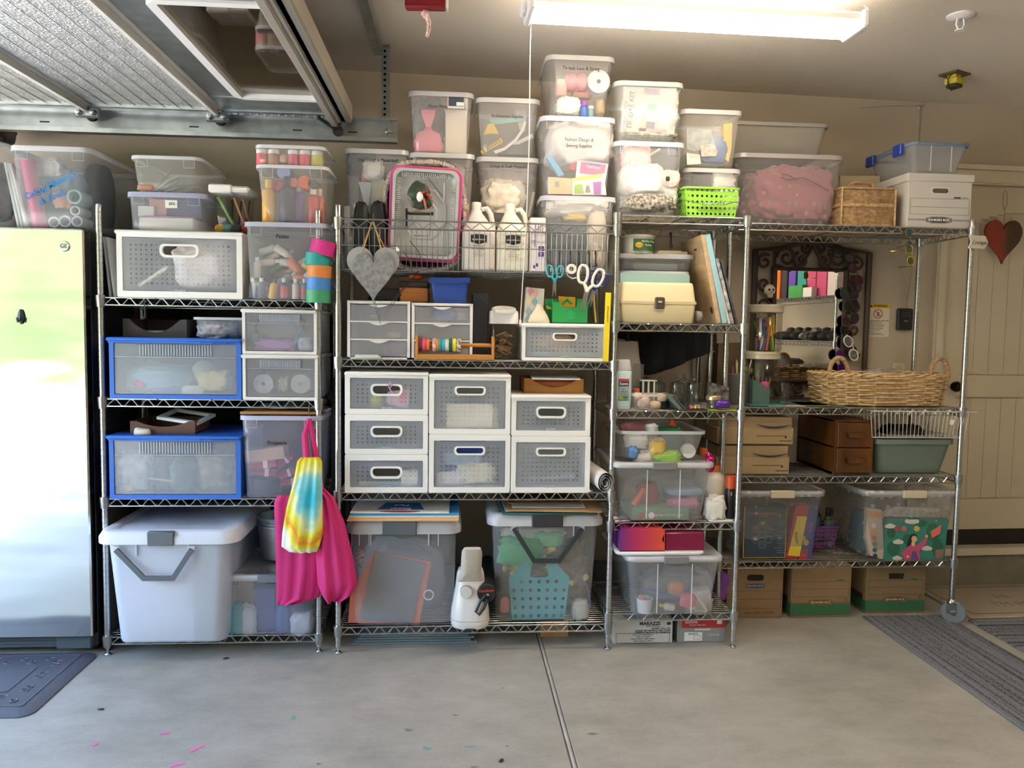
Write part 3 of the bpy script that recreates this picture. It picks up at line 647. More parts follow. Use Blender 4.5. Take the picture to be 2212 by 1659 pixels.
# ================================================================ refrigerator
stn,n,l,o = new_mat('stainless');p = n.new('ShaderNodeBsdfPrincipled');l.new(p.outputs[0],o.inputs[0])
p.inputs['Base Color'].default_value = (.72,.72,.70,1);p.inputs['Metallic'].default_value = 1;p.inputs['Roughness'].default_value = .13
t1 = noise_node(n,l,2.2,2,stretch=(.5,1,1.6));b1 = n.new('ShaderNodeBump');b1.inputs['Strength'].default_value = .35;b1.inputs['Distance'].default_value = .03;l.new(t1.outputs['Fac'],b1.inputs['Height']);l.new(b1.outputs[0],p.inputs['Normal'])
fx1 = at(189,900,-.02).x;fx0 = fx1-.83;fz1 = 1.763;fz0 = .07
fr = thing('refrigerator','stainless steel refrigerator with mirror-like door reflecting the drive','refrigerator',((fx0+fx1)/2,-.02,0))
hw = (fx1-fx0)/2
mb = MB();mb.box(-hw,hw,0,.055,fz0+.02,fz1-.003,bev=.006);dr = mb.build('door',stn,fr)
mb = MB();mb.box(-hw+.004,hw-.006,.062,.5,.03,fz1,bev=.006);mb.build('cabinet',M('#50555a',.4,.5),fr)
mb = MB();mb.box(-hw+.01,hw-.02,.05,.07,.03,.088,bev=.004);
for k in range(3): mb.box(-hw+.03,hw-.12,.044,.05,.036+k*.016,.044+k*.016)
mb.box(hw-.16,hw-.02,.03,.05,.03,.085,bev=.004);mb.build('kick_grille',M('#4d565e',.5),fr)
mb = MB();
for x in (-hw+.06,hw-.04): mb.lathe([(0,0),(.018,0),(.018,.035),(0,.035)],12,(x,.12,0))
mb.build('foot',BLACK,fr)
c = at(139,532,-.02)
mb = MB();mb.lathe([(0,-.006),(.019,-.006),(.022,-.003),(.022,0)],24,(c.x-fr.location.x,0,c.z),'y');bd = mb.build('badge',CHROME,fr)
text('GE',fr,(c.x-fr.location.x,-.0065,c.z),.022,M('#444a4c',.5),name='badge_lettering',bold=.02)
hk = solo(MB().lathe([(0,0),(.012,0),(.013,-.006),(0,-.008)],14,(0,0,0),'y').tube([(0,-.004,.02),(0,-.01,-.015),(0,-.026,-.02),(0,-.03,-.004)],.005,8).blob((0,-.004,.0),(.012,.006,.03),2,0),'magnetic_hook',M('#3d4143',.4,.6),'dark oval magnetic hook stuck on the refrigerator door','hook',at(46,684,-.022))

# anti-fatigue mat in front of the refrigerator
P = [atz(0,1411,0),atz(205,1413,0),atz(221,1417,0),atz(75,1551,0),atz(0,1551,0)]
mx1 = (P[1].x+P[2].x)/2;my1 = .035;my0 = P[3].y;mx0 = mx1-1.0
mt = thing('kitchen_mat','grey cushioned mat with an embossed scroll border before the refrigerator','mat',((mx0+mx1)/2,(my0+my1)/2,0))
hw_,hd_ = (mx1-mx0)/2,(my1-my0)/2
MATG = M('#50545e',.55,bump=.15,bs=240)
mb = MB();mb.loft([[(x,y,0) for x,y in rrect(hw_,hd_,.05,5)],[(x,y,.004) for x,y in rrect(hw_,hd_,.05,5)],[(x,y,.018) for x,y in rrect(hw_-.045,hd_-.045,.03,5)]],0,True,True);mb.build('cushion',MATG,mt)
mb = MB()
for o_ in (.05,.165): mb.sweep_rr(hw_-o_,hd_-o_,.01,[(0,.018),(0,.0205),(-.005,.0205),(-.005,.018)],0,3)
rn = random.Random(4)
def vine(x,y,a,s):
    P = [(x+s*(1-.8*i/14)*math.cos(a+i*.5),y+s*(1-.8*i/14)*math.sin(a+i*.5),.0185) for i in range(15)];mb.tube(P,.0022,4)
for side in range(4):
    L = hw_ if side < 2 else hd_;k = int(2*(L-.1)/.05)
    for i in range(k+1):
        u = -(L-.11)+2*(L-.11)*i/k;v = (hd_ if side < 2 else hw_)-.11;v = v if side % 2 else -v
        x,y = (u,v) if side < 2 else (v,u);vine(x+rn.uniform(-.004,.004),y+.014*(1 if i % 2 else -1),rn.uniform(0,6),.019)
mb.build('scroll_border',MATG,mt)

# striped runner rugs and the small welcome mat
rugm,n,l,o = new_mat('rug_stripes');p = n.new('ShaderNodeBsdfPrincipled');l.new(p.outputs[0],o.inputs[0]);p.inputs['Roughness'].default_value = .95
t1 = noise_node(n,l,1,5,stretch=(60,.6,1));t2 = noise_node(n,l,170,3);r = n.new('ShaderNodeValToRGB')
r.color_ramp.elements[0].position = .40;r.color_ramp.elements[0].color = (*srgb('#2d2d2c'),1);r.color_ramp.elements[1].position = .54;r.color_ramp.elements[1].color = (*srgb('#77777a'),1)
mx = n.new('ShaderNodeMath');mx.operation = 'MULTIPLY_ADD';mx.inputs[1].default_value = .45;l.new(t2.outputs['Fac'],mx.inputs[0]);m2 = n.new('ShaderNodeMath');m2.operation = 'MULTIPLY';m2.inputs[1].default_value = .56;l.new(t1.outputs['Fac'],m2.inputs[0]);l.new(m2.outputs[0],mx.inputs[2]);l.new(mx.outputs[0],r.inputs[0])
l.new(r.outputs[0],p.inputs['Base Color']);bpn = n.new('ShaderNodeBump');bpn.inputs['Strength'].default_value = .5;bpn.inputs['Distance'].default_value = .004;l.new(mx.outputs[0],bpn.inputs['Height']);l.new(bpn.outputs[0],p.inputs['Normal'])
def rug(name,label,corner,ang,L,Wd,flipx=1,h=.007):
    mb = MB();mb.box(0,Wd,-L,0,0,h,bev=.003)
    for k in range(int(Wd/.03)): mb.box(k*.03+.004,k*.03+.018,-L+.004,-.004,h,h+.0018)
    return solo(mb,name,rugm,label,'rug',(corner[0],corner[1],.0005),ang)
c0 = atz(1862,1333,0);c1 = atz(1985,1333,0)
rug('striped_rug','blue grey ribbed rug running forward over the floor by the cardboard boxes',(c0.x,c0.y),rad(0),2.2,.43)
c2 = atz(2080,1350,0)
rug('striped_rug','blue grey ribbed rug lying crosswise at the right edge',(3.26,.27),rad(-90),.75,1.5)
q = thing('door_mat','cream mat with printed greeting at the foot of the door','mat',(2.93,.535,0),rad(2))
mb = MB();mb.box(-.40,.40,-.235,.235,0,.012,bev=.008);mb.build('pad',M('#a39682',.9,bump=.3,bs=300),q)
mb = MB();mb.sweep_rr(.36,.195,.03,[(0,.0118),(0,.0128),(-.004,.0128),(-.004,.0118)],0,4);mb.build('border_line',INK,q)
MI = M('#7c705f',.9)
text('HI',q,(-.02,.04,.0125),.085,MI,rot=(0,0,0));text("I'M MAT",q,(0,-.07,.0125),.085,MI,rot=(0,0,0))
# marks and litter on the floor
for i,(px,py,ln,a) in enumerate(((425,1617,.05,.9),(384,1652,.04,.4),(356,1584,.03,.2),(205,1608,.02,1.2))):
    p_ = atz(px,py,.0006);mb = MB();mb.box(-ln/2,ln/2,-.006,.006,0,.0006)
    solo(mb,'chalk_mark',M('#e06aa8',.9),['pink chalk streak on the concrete, the longest one','pink chalk streak at the bottom edge of the floor','short faint pink chalk mark farthest from the viewer','tiny pink chalk dab near the grey mat'][i],'chalk mark',p_,a,'pink chalk marks on the floor')
STN = M('#7d776c',.8)
for i,(px,py,a,b_,c) in enumerate(((984,1545,.009,.006,''),(882,1577,.013,.009,''),(920,1616,.014,.009,'teal'),(634,1550,.008,.014,'teal'),(1086,1486,.004,.005,'blue'),(1096,1612,.006,.004,'blue'),(1015,1613,.018,.006,'teal'),(1024,1657,.012,.005,''),(688,1650,.008,.005,''),(1280,1585,.02,.006,''))):
    p_ = atz(px,py,.0004);mb = MB();mb.loft([[(a*(1+.3*math.sin(3*t+i))*math.cos(t),b_*(1+.3*math.cos(2*t+i))*math.sin(t),z_) for t in [2*math.pi*k/14 for k in range(14)]] for z_ in (0,.0003)],0,False,True)
    solo(mb,'paint_stain',M('#6f9a96',.8) if c == 'teal' else M('#5f86a0',.8) if c else STN,['grey spot on the concrete, farthest of the grey spots','round grey spot left of the teal splash','teal paint splash, largest on the floor','teal paint drip near the left of the floor','blue paint fleck nearest the floor joint','blue paint fleck at the bottom by the joint','long faint teal smear beside the splash','grey spot at the bottom edge of the floor','grey spot below the teal drip','long grey scuff right of the joint'][i],'stain',p_)
for i,(px,py) in enumerate(((218,1532),(488,1422),(1082,1643))):
    p_ = atz(px,py,.002);mb = MB();mb.blob((0,0,0),(.012,.006,.003),i,.3);solo(mb,'floor_crumb',INK,['small black scrap on the floor near the grey mat','small black scrap in front of the left shelving','small black scrap at the bottom of the floor'][i],'scrap',p_,.5*i,'black scraps on the floor')
# ================================================================ builders for the things on the shelves
def proj(p):
    v = Vector(p)-C_;c = v.dot(F_);return 1106+v.dot(R_)/c*FPX,829.5-v.dot(U_)/c*FPX
class Info: pass
def sbin(label,top,bot,Y,z0,d,mt=CLR,rim=None,lid=None,latch=None,name='storage_bin',cat='storage bin',group=None,ribs=True,r=.03,z1=None,lidh=.02,rimw=.008,rz=0,lidm=None,handle=None,panels=True,lipout=.008):
    """open or lidded tapered plastic bin: top=(l,r,py) outer rim in the picture, bot=(l,r) at its foot"""
    l,r_,py = top;zt = z1 if z1 is not None else at((l+r_)/2,py,Y).z
    h = zt-z0;xa,xb = edges(l,r_,py,Y);xm = (xa+xb)/2
    pyb = proj((xm,Y,z0))[1];ba,bb = edges(bot[0],bot[1],pyb,Y)
    cx = (xa+xb+ba+bb)/4;wt = (xb-xa)/2-lipout;wb = (bb-ba)/2;tp = min(max(wt-wb,.0),.03);wb = wt-tp
    t = thing(name,label,cat,(cx,Y+d/2,z0),rz,group)
    dt = d/2-lipout;db = dt-tp
    L = [[(x,y,0) for x,y in rrect(wb-.012,db-.012,r*.6,4)],[(x,y,.003) for x,y in rrect(wb-.004,db-.004,r,4)]]
    for k in range(5):
        u = k/4;z = .010+(h-.012)*u;L.append([(x,y,z) for x,y in rrect(wb+tp*u,db+tp*u,r,4)])
    mb = MB();mb.loft(L,0,True,False);mb.build('body',mt,t,60)
    rim = rim or PL('#f2f4f7',.75,.2)
    mb = MB();mb.sweep_rr(wt,dt,r,[(-.001,h),(lipout,h+.001),(lipout+.001,h-rimw*1.6),(lipout-.003,h-rimw*1.6),(lipout-.003,h-.003),(-.001,h-.004)],0,4);mb.build('rim',rim,t)
    if panels:                                # moulded outlines under the rim
        mb = MB();pw = min(.045,wt*.32);ph = min(.05,h*.3)
        for s in (-1,1):
            x = s*(wt-.02-pw/2)
            def fy(z): return -(db+tp*(z/h))-.0012
            mb.tube([(x-pw/2,fy(h-.01),h-.01),(x-pw/2,fy(h-ph),h-ph),(x+pw/2,fy(h-ph),h-ph),(x+pw/2,fy(h-.01),h-.01)],.0011,4)
        mb.stuff('moulded_outline',PL('#f4f5f7',.75,.2),t)
    if lid:
        lm = lidm or PL('#eceef0',.5,.2);lo = .012
        mb = MB();L = []
        for (o,z) in ((lo-.002,h-lidh),(lo,h-lidh),(lo+.001,h-.004),(lo-.004,h+.003),(-.01,h+.004),(-.016,h+.001)): L.append([(x,y,z) for x,y in rrect(wt+o,dt+o,r+.012,5)])
        mb.loft(L,0,False,True);mb.build('lid',lm,t,50)
    if latch:
        mb = MB();mb.box(-latch/2,latch/2,-dt-.021,-dt-.004,h-lidh-.006,h+.006,bev=.003);mb.build('latch',lid if not isinstance(lid,bool) else GREYP,t)
    i = Info();i.t = t;i.Y = Y;i.z0 = z0;i.h = h;i.cx = cx;i.wt = wt;i.wb = wb;i.dt = dt;i.db = db;i.tp = tp;i.d = d;i.top = z0+h+(.004 if lid else .002)
    i.yf = lambda z: Y+d/2-(db+tp*(z/h));i.floor = z0+.0035
    return i
def btext(b,s,px,py,size,m=INK,tilt=0,w=1,align='CENTER',sh=0,bold=0):
    p = at(px,py,b.Y);p = at(px,py,b.yf(p.z-b.z0)-.0015)
    return text(s,b.t,(p.x-b.cx,p.y-(b.Y+b.d/2),p.z-b.z0),size,m,rot=(90,-tilt,0),w=w,align=align,shear=sh,bold=bold)
def perf(mb,w,h,nx,nz,r,skip=(),mp=None,m=0,hide=None):
    """plate with real round holes, centred on x, z from 0"""
    cw,ch = w/nx,h/nz;mp = mp or (lambda x,z: (x,0,z));V = [];Fc = []
    for i in range(nx):
        for j in range(nz):
            if any(a <= i < b and c <= j < d for a,b,c,d in skip): continue
            x0,z0 = -w/2+i*cw,j*ch;cx,cz = x0+cw/2,z0+ch/2
            if hide and hide(i,j):
                b = len(V);V += [mp(x0,z0),mp(x0+cw,z0),mp(x0+cw,z0+ch),mp(x0,z0+ch)];Fc.append((b,b+1,b+2,b+3));continue
            o = [(x0,z0),(cx,z0),(x0+cw,z0),(x0+cw,cz),(x0+cw,z0+ch),(cx,z0+ch),(x0,z0+ch),(x0,cz)]
            b = len(V);V += [mp(x,z) for x,z in o]
            V += [mp(cx+r*math.cos(rad(225+45*k)),cz+r*math.sin(rad(225+45*k))) for k in range(8)]
            Fc += [(b+k,b+(k+1) % 8,b+8+(k+1) % 8,b+8+k) for k in range(8)]
    return mb.add(V,Fc,m)
def bean(w,h,sag,n=5):
    return [(x,z-sag*(1-(2*x/w)**2)) for x,z in rrect(w/2,h/2,h*.42,n)]
def drawer_box(label,l,r,t,Y,z0,d,frame=WHITE,front=DRAWER,kind='perf',z1=None,group=None,bd=.013,name='drawer_unit',lip=0,hw=.09,nx=15,nz=7,b=None,topbow=0,hm=WHITE,holes=None,base=None,shell=None,hh_=.04,hr_=.0028):
    """one stackable drawer: frame shell, drawer front, handle"""
    zt = z1 if z1 is not None else at((l+r)/2,t,Y).z
    xa,xb = edges(l,r,(t+proj((0,Y,z0))[1])/2,Y);W = xb-xa;H = zt-z0;cx = (xa+xb)/2
    o = thing(name,label,'drawer',(cx,Y,z0),0,group)
    bz = base or bd
    def rr(hw_,z0_,z1_,rd): return [(x,z) for x,z in rrect(hw_,(z1_-z0_)/2,rd,3,0,(z0_+z1_)/2)]
    out = rr(W/2,0,H,.006);inn = rr(W/2-bd,bz,H-bd*1.25,.004)
    mb = MB();out2 = rr(W/2-.003,.001,H-.003,.006);inn2 = rr(W/2-.0045,.003,H-.0045,.005);mb.ringprism(out2,inn2,.012,d)
    mb.box(-W/2+.004,W/2-.004,d-.002,d,.004,H-.004)
    mb.build('shell',shell or (frame if kind == 'perf' else PL('#eef0f2',.92,.3)),o);mb = MB();mb.ringprism(out,inn,0,.012)
    if lip: mb.box(-W/2-lip,W/2+lip,-.008-topbow,d+.004,H-.016,H,bev=.005)
    if topbow:
        n = 10
        for k in range(n): u = (k+.5)/n*2-1;mb.box(-W/2+W*k/n,-W/2+W*(k+1)/n,-.006-topbow*(1-u*u),0,H-bd*1.25,H-.001)
    mb.build('frame',frame,o)
    w_,h_ = W-2*bd-.004,H-bz-bd*1.25-.004;zz = bz+.002
    if kind == 'perf':
        cw,ch = w_/nx,h_/nz;k = max(3,int(round(hw/cw)));k = k if (nx-k) % 2 == 0 else k+1;i0 = (nx-k)//2;jn = max(1,int(round(hh_/ch)));j1 = nz-1;j0 = j1-jn
        mb = MB();hide = lambda i,j: i in (0,nx-1) or j in (0,nz-1)
        perf(mb,w_,h_,nx,nz,hr_,[(i0,i0+k,j0,j1)],lambda x,z: (x,.004,z+zz),hide=hide)
        rw,rh = k*cw,jn*ch;cz = zz+(j0+j1)/2*ch;B = bean(rw*.86,rh*.74,rh*.08,5);sc_ = []
        for x,z in B:
            s_ = min(rw/2/max(abs(x),1e-6),rh/2/max(abs(z),1e-6));sc_.append((x*s_,z*s_))
        n = len(B);mb.add([(x,.004,z+cz) for x,z in sc_]+[(x,.004,z+cz) for x,z in B],[(i,(i+1) % n,n+(i+1) % n,n+i) for i in range(n)])
        mb.box(-w_/2+.004,w_/2-.004,.004,d-.02,zz,zz+.002);dr = mb.build('drawer_front',front,o)
        mb = MB();B2 = [(x*1.1,z*1.26) for x,z in B];B1 = [(x*.95,z*.86) for x,z in B]
        mb.ringprism([(x,z+cz) for x,z in B2],[(x,z+cz) for x,z in B1],-.007,.007);mb.build('handle',hm,dr)
        mb = MB();mb.box(-.022,.022,-.001,.004,zz-.002,zz+.006,bev=.002);mb.build('finger_tab',front,dr)
    else:
        mb = MB();mb.box(-w_/2,w_/2,.004,.006,zz,zz+h_);mb.box(-w_/2+.004,w_/2-.004,.006,d-.02,zz,zz+.002);dr = mb.build('drawer_front',front,o)
        if kind == 'ribbed':
            mb = MB();n = 26;rw = w_*.58
            for k in range(n): x = -rw/2+rw*k/(n-1);mb.box(x-.002,x+.002,.0005,.004,zz+h_*.76,zz+h_-.004)
            mb.box(-w_/2+.003,w_/2-.003,-.001,.004,zz+h_*.73,zz+h_*.745);mb.build('grip_ribs',PL('#dfe6ee',.55,.2),dr)
        elif kind == 'tab':
            mb = MB();n = 8;mb.prism([(-.04,zz+h_-.001)]+[(-.04+.08*k/n,zz+h_-.002-.013*math.sin(math.pi*k/n)) for k in range(1,n)]+[(.04,zz+h_-.001)],-.006,.004);mb.build('handle',hm,dr)
    i = Info();i.t = o;i.Y = Y;i.z0 = z0;i.h = H;i.top = zt;i.cx = cx;i.W = W;i.d = d;i.floor = z0+zz+.0022;return i
def bottle(name,label,cat,p,r,h,body,cap,rot=None,group=None,band=None,neck=.45,caph=.2,n=14,text_=None,flat=1):
    t = thing(name,label,cat,p,0,group,rot)
    z1 = h*(1-caph)
    mb = MB();mb.lathe([(r*.9,0),(r,r*.12),(r,z1-r*.75),(r*.85,z1-r*.35),(r*neck,z1-.001),(r*neck,z1+.002)],n);
    if flat != 1: mb.xf(Matrix.Diagonal((1,flat,1,1)))
    mb.build('body',body,t,50)
    mb = MB();rc = r*neck*1.18;mb.lathe([(rc,z1),(rc,h*.985),(rc*.9,h),(0,h)],n);mb.build('cap',cap,t)
    if band:
        mb = MB();mb.lathe([(r*1.012,r*.3),(r*1.012,z1-r*1.0)],n,cap=False)
        if flat != 1: mb.xf(Matrix.Diagonal((1,flat,1,1)))
        mb.build('label',band,t)
    return t
def jar(name,label,cat,p,r,h,gl,lidm,lidh=.02,group=None,lido=.004,n=24,rot=None):
    t = thing(name,label,cat,p,0,group,rot)
    mb = MB();mb.lathe([(0,.002),(r*.93,.002),(r,r*.1),(r,h-.012),(r*.93,h-.004),(r*.93,h)],n);mb.build('glass',gl,t,60)
    if lidm: mb = MB();mb.lathe([(r*.93+lido,h-.004),(r+lido,h-.002),(r+lido,h+lidh*.45),(r+lido*.6,h+lidh*.5),(r+lido*.6,h+lidh*.56),(r+lido,h+lidh*.6),(r+lido,h+lidh-.003),(r+lido-.003,h+lidh),(0,h+lidh)],n);mb.build('lid',lidm,t)
    return t
def card(name,label,cat,x0,x1,y0,y1,z0,z1,m,group=None,rz=0,bev=0,rot=None):
    """simple block-shaped thing: sheet, book, carton, with slightly softened edges"""
    cx,cy_ = (x0+x1)/2,(y0+y1)/2;mb = MB();mb.box(x0-cx,x1-cx,y0-cy_,y1-cy_,0,z1-z0,bev=bev or min(.0015,abs(z1-z0)*.2));return solo(mb,name,m,label,cat,(cx,cy_,z0),rz,group,rot)
def spool(name,label,cat,px,py,R,Y,m,m2,group=None,w=.02):
    p = at(px,py,Y);t = thing(name,label,cat,p,0,group)
    mb = MB();mb.lathe([(.006,-w/2),(R,-w/2),(R,-w/2+.002),(R*.5,-w/2+.002),(R*.5,w/2-.002),(R,w/2-.002),(R,w/2),(.006,w/2)],28,axis='y');mb.build('reel',m,t)
    mb = MB();mb.lathe([(0,-w/2-.001),(.009,-w/2-.001),(.009,-w/2)],14,axis='y');mb.build('core',m2,t);return t
def drape(name,label,cat,rows,Y,depth,m,nf=5,amp=.012,seed=0,group=None,nu=44,sub=4):
    """soft hanging bag: rows of (py, left, right); closed lens section with folds running down"""
    R2 = []
    for a,b in zip(rows,rows[1:]):
        for k in range(sub): u = k/sub;R2.append(tuple(a[j]+(b[j]-a[j])*u for j in range(3)))
    R2.append(rows[-1]);z0 = at(rows[-1][1],rows[-1][0],Y).z;L = [];cxx = at((rows[0][1]+rows[0][2])/2,rows[0][0],Y).x;N = len(R2)
    for ri,(py,l,r) in enumerate(R2):
        a,b = at(l,py,Y),at(r,py,Y);lp = [];v = ri/(N-1)
        for k in range(nu):
            th = 2*math.pi*k/nu;u = .5-.5*math.cos(th);s = math.sin(th);x = a.x+(b.x-a.x)*u
            f = noise.noise(Vector((u*nf+seed,v*1.6+seed,seed)))*amp*2*(.4+v)+math.sin(u*nf*6.28+seed+2*v)*amp*.5
            dd = depth*(.35+.65*min(1,v*1.6))*(.4+.6*math.sin(math.pi*min(1,max(0,(1.04-v)*3)) *.5))
            y = -s*dd*.5 + (f if abs(s) > .05 else 0)*abs(s)
            z = a.z+(b.z-a.z)*u+noise.noise(Vector((u*4,seed,v)))*.004;lp.append((x-cxx,y,z-z0))
        L.append(lp)
    mb = MB();mb.loft(L,0,True,True);return solo(mb,name,m,label,cat,(cxx,Y,z0),group=group,ang=75)
def tote(label,lidpx,bodytop,bodybot,Y,z0,d,mt,lidh=.045,latch=(0,0),hand=None,lidm=None,r=.05,hm=GREYP,group=None):
    """large lidded tote with a wide lid, centre latch and swinging handle"""
    l,r_,py = lidpx;zt = at((l+r_)/2,py,Y).z;h = zt-z0;la,lb = edges(l,r_,py+15,Y);ta,tb = edges(bodytop[0],bodytop[1],py+40,Y)
    cx = (la+lb)/2;wl = (lb-la)/2;wt = min((tb-ta)/2,wl-.012);pyb = proj((cx,Y,z0))[1];ba,bb = edges(bodybot[0],bodybot[1],pyb,Y);wb = min((bb-ba)/2,wt-.005);tp = wt-wb
    t = thing('storage_tote',label,'tote',(cx,Y+d/2,z0),0,group);dl = d/2;dt = dl-.02;db = dt-tp
    L = [[(x,y,0) for x,y in rrect(wb-.02,db-.02,r*.5,5)],[(x,y,.004) for x,y in rrect(wb-.005,db-.005,r*.8,5)]]
    for k in range(6): u = k/5;L.append([(x,y,.014+(h-lidh*.7-.014)*u) for x,y in rrect(wb+tp*u,db+tp*u,r,5)])
    mb = MB();mb.loft(L,0,True,False);mb.build('body',mt,t,60)
    mb = MB();L = [[(x,y,z) for x,y in rrect(wl+o,dl+o,r+.02,6)] for o,z in ((-.004,h-lidh),(0,h-lidh),(0,h-lidh*.55),(-.012,h-.004),(-.02,h),(-.05,h),(-.056,h-.008))]
    mb.loft(L,0,False,True);mb.build('lid',lidm or PL('#eef1f6',.66,.22),t,45)
    if latch[0]:
        x0 = at(latch[0],py+15,Y).x-cx;x1 = at(latch[1],py+15,Y).x-cx
        mb = MB();mb.box(x0,x1,-dl-.006,-dl+.02,h-lidh-.004,h+.003,bev=.004);mb.build('latch',hm,t)
        mb = MB()
        for s in (x0-.05,x1+.05): mb.box(s-.002,s+.002,-dt-.006,-dt+.004,h-lidh-.05,h-lidh)
        mb.stuff('rib',PL('#f2f4f8',.8,.2),t)
    if hand:
        P = [at(x,y,Y) for x,y in hand];mb = MB()
        P = [Vector((p.x-cx,-dl+.004,p.z-z0)) for p in P];w_ = .0095
        A,B_ = [],[]
        for i,p in enumerate(P):
            d0 = (p-P[max(i-1,0)]);d1 = (P[min(i+1,len(P)-1)]-p);d0 = d0.normalized() if d0.length else d1.normalized();d1 = d1.normalized() if d1.length else d0
            n_ = Vector((-(d0+d1).z,0,(d0+d1).x)).normalized();k = w_/max(.4,n_.dot(Vector((-d0.z,0,d0.x))));A.append(p+n_*k);B_.append(p-n_*k)
        mb.loft([[(q.x,q.y-.006,q.z),(r0.x,r0.y-.006,r0.z),(r0.x,r0.y+.006,r0.z),(q.x,q.y+.006,q.z)] for q,r0 in zip(A,B_)],0,True,True)
        mb.build('carry_handle',hm,t)
        for p in (P[0],P[-1]):
            mb = MB();mb.box(p.x-.012,p.x+.012,-dt-.012,-dl+.012,p.z-.012,p.z+.012,bev=.003);mb.build('handle_pivot',PL('#f0f2f6',.7,.2),t)
    i = Info();i.t = t;i.Y = Y;i.z0 = z0;i.h = h;i.cx = cx;i.wt = wt;i.wb = wb;i.tp = tp;i.dt = dt;i.db = db;i.d = d;i.top = z0+h;i.floor = z0+.005
    i.yf = lambda z: Y+d/2-(db+tp*(z/h));return i
def tray(label,l,r,t,Y,z0,d,m,dip=.5,name='letter_tray',cat='tray',h=None,wall=.008,group=None):
    """desk tray with a scooped front"""
    xa,xb = edges(l,r,t,Y);H = h or at((l+r)/2,t,Y).z-z0;W = xb-xa
    o = thing(name,label,cat,((xa+xb)/2,Y,z0),0,group);n = 14
    P = [(-W/2,0),(W/2,0),(W/2,H)]+[(W*.40*math.cos(math.pi*k/n)*(1),H-dip*H*math.sin(math.pi*k/n)**2) for k in range(n+1)]+[(-W/2,H)]
    mb = MB();mb.prism(P,0,wall);mb.build('front',m,o)
    mb = MB();mb.box(-W/2,-W/2+wall,wall,d,0,H);mb.box(W/2-wall,W/2,wall,d,0,H);mb.box(-W/2,W/2,d-wall,d,0,H);mb.box(-W/2,W/2,wall,d,0,.004);mb.build('sides',m,o)
    i = Info();i.t = o;i.floor = z0+.005;i.top = z0+H;i.cx = (xa+xb)/2;i.W = W;return i
def hook(label,px,py0,py1,Y,m=BLACKM,group='black S hooks',r=.0022,z_=None):
    a,b = at(px,py0,Y),at(px,py1,Y);h = a.z-b.z;mb = MB()
    P = [(0,.012,h-.008),(0,.010,h),(0,.002,h+.004),(0,-.004,h-.004)]+[(0,-.004,h*.5)]+[(0,-.004,.008),(0,-.01,0),(0,-.018,.002),(0,-.022,.014)]
    mb.tube(P,r,6);return solo(mb,'s_hook',m,label,'hook',(b.x,Y,b.z),group=group)
# ================================================================ on top of the refrigerator
fz = 1.7635
b = sbin('large clear bin with blue handwriting on top of the refrigerator',(12,192,316),(35,187),-.0,fz,.55,PL('#e4e9f0',.25,.18),r=.03,rimw=.012)
HB = M('#2f7fc4',.6)
btext(b,'Cricut Materials',110,400,.036,HB,27,sh=.2,bold=.025);btext(b,'& Tools',112,426,.036,HB,24,sh=.2,bold=.025)
fl = b.floor
lump('foam_sheet','dark navy blue rolled foam in the handwritten bin on the refrigerator','foam roll',190,355,240,500,.33,.16,M('#2f3d52',.8),3,.05,0)
p = at(86,480,.06);mb = MB();mb.lathe([(0,0),(.027,0),(.027,.28),(0,.28)],18);solo(mb,'vinyl_roll',M('#d24f86',.45),'pink vinyl roll standing in the handwritten bin','roll',(p.x,.065,fl),rot=(0,rad(-9),0))
for i,(px,tl) in enumerate(((35,-10),(43,-11),(52,-13))):
    p = at(px+8,470,.05);mb = MB();mb.lathe([(0,0),(.010,0),(.010,.26),(0,.26)],12);solo(mb,'vinyl_roll',M('#d9dcda',.4),['pale vinyl roll nearest the bin edge over the refrigerator','pale vinyl roll in the middle of three beside the pink one','pale vinyl roll touching the pink one'][i],'roll',(p.x,.05,fl),rot=(0,rad(tl),0))
lump('vinyl_bag','crumpled light blue bag in the middle of the handwritten bin','bag',78,365,178,484,.2,.18,M('#8fb4cc',.5),6,.15,.25)
lump('paper_scrap','white crumpled packet near the top of the handwritten bin','packet',80,342,135,385,.12,.05,PAPER,8)
lump('paper_scrap','salmon coloured packet low in the handwritten bin','packet',118,412,160,455,.09,.05,M('#cf8f7f',.6),9)
for i,(px,py,R) in enumerate(((116,480,.022),(140,478,.024),(166,478,.022),(160,425,.030),(162,455,.02))):
    p = at(px,py,.05);mb = MB();mb.lathe([(R*.72,0),(R,0),(R,.1),(R*.72,.1),(R*.72,0)],18,axis='y',cap=False)
    solo(mb,'vinyl_roll',M('#cfd6d6' if i != 3 else '#9cc4c4',.4,name='roll_end%d' % (i == 3)),['white rolled vinyl end, left of the row of three','white rolled vinyl end, middle of the row of three','white rolled vinyl end, right of the row of three','big pale teal rolled vinyl end above the row of three','small white rolled vinyl end just above the row of three'][i],'roll',(p.x,.05,max(p.z,fl+R)))
# the stack cut by the left edge of the picture
b2 = sbin('clear bin of grey cloth at the left edge on the refrigerator',(-130,8,318),(-118,8),.0,fz,.5,PL('#d9dce2',.3,.2),z1=fz+.33)
lump('folded_cloth','grey and white folded cloth in the bin at the left edge','cloth',-105,345,6,484,.2,.3,M('#8b8f96',.9,var=.5,vs=14,col2='#d0cfca'),2,.1,.3)
lump('plush_bundle','grey bundle with leaf print on top of the left edge bin','bundle',-60,258,20,312,.36,.2,M('#4f4b46',.9,var=.6,vs=18,col2='#9a958c'),4,.15,.25)

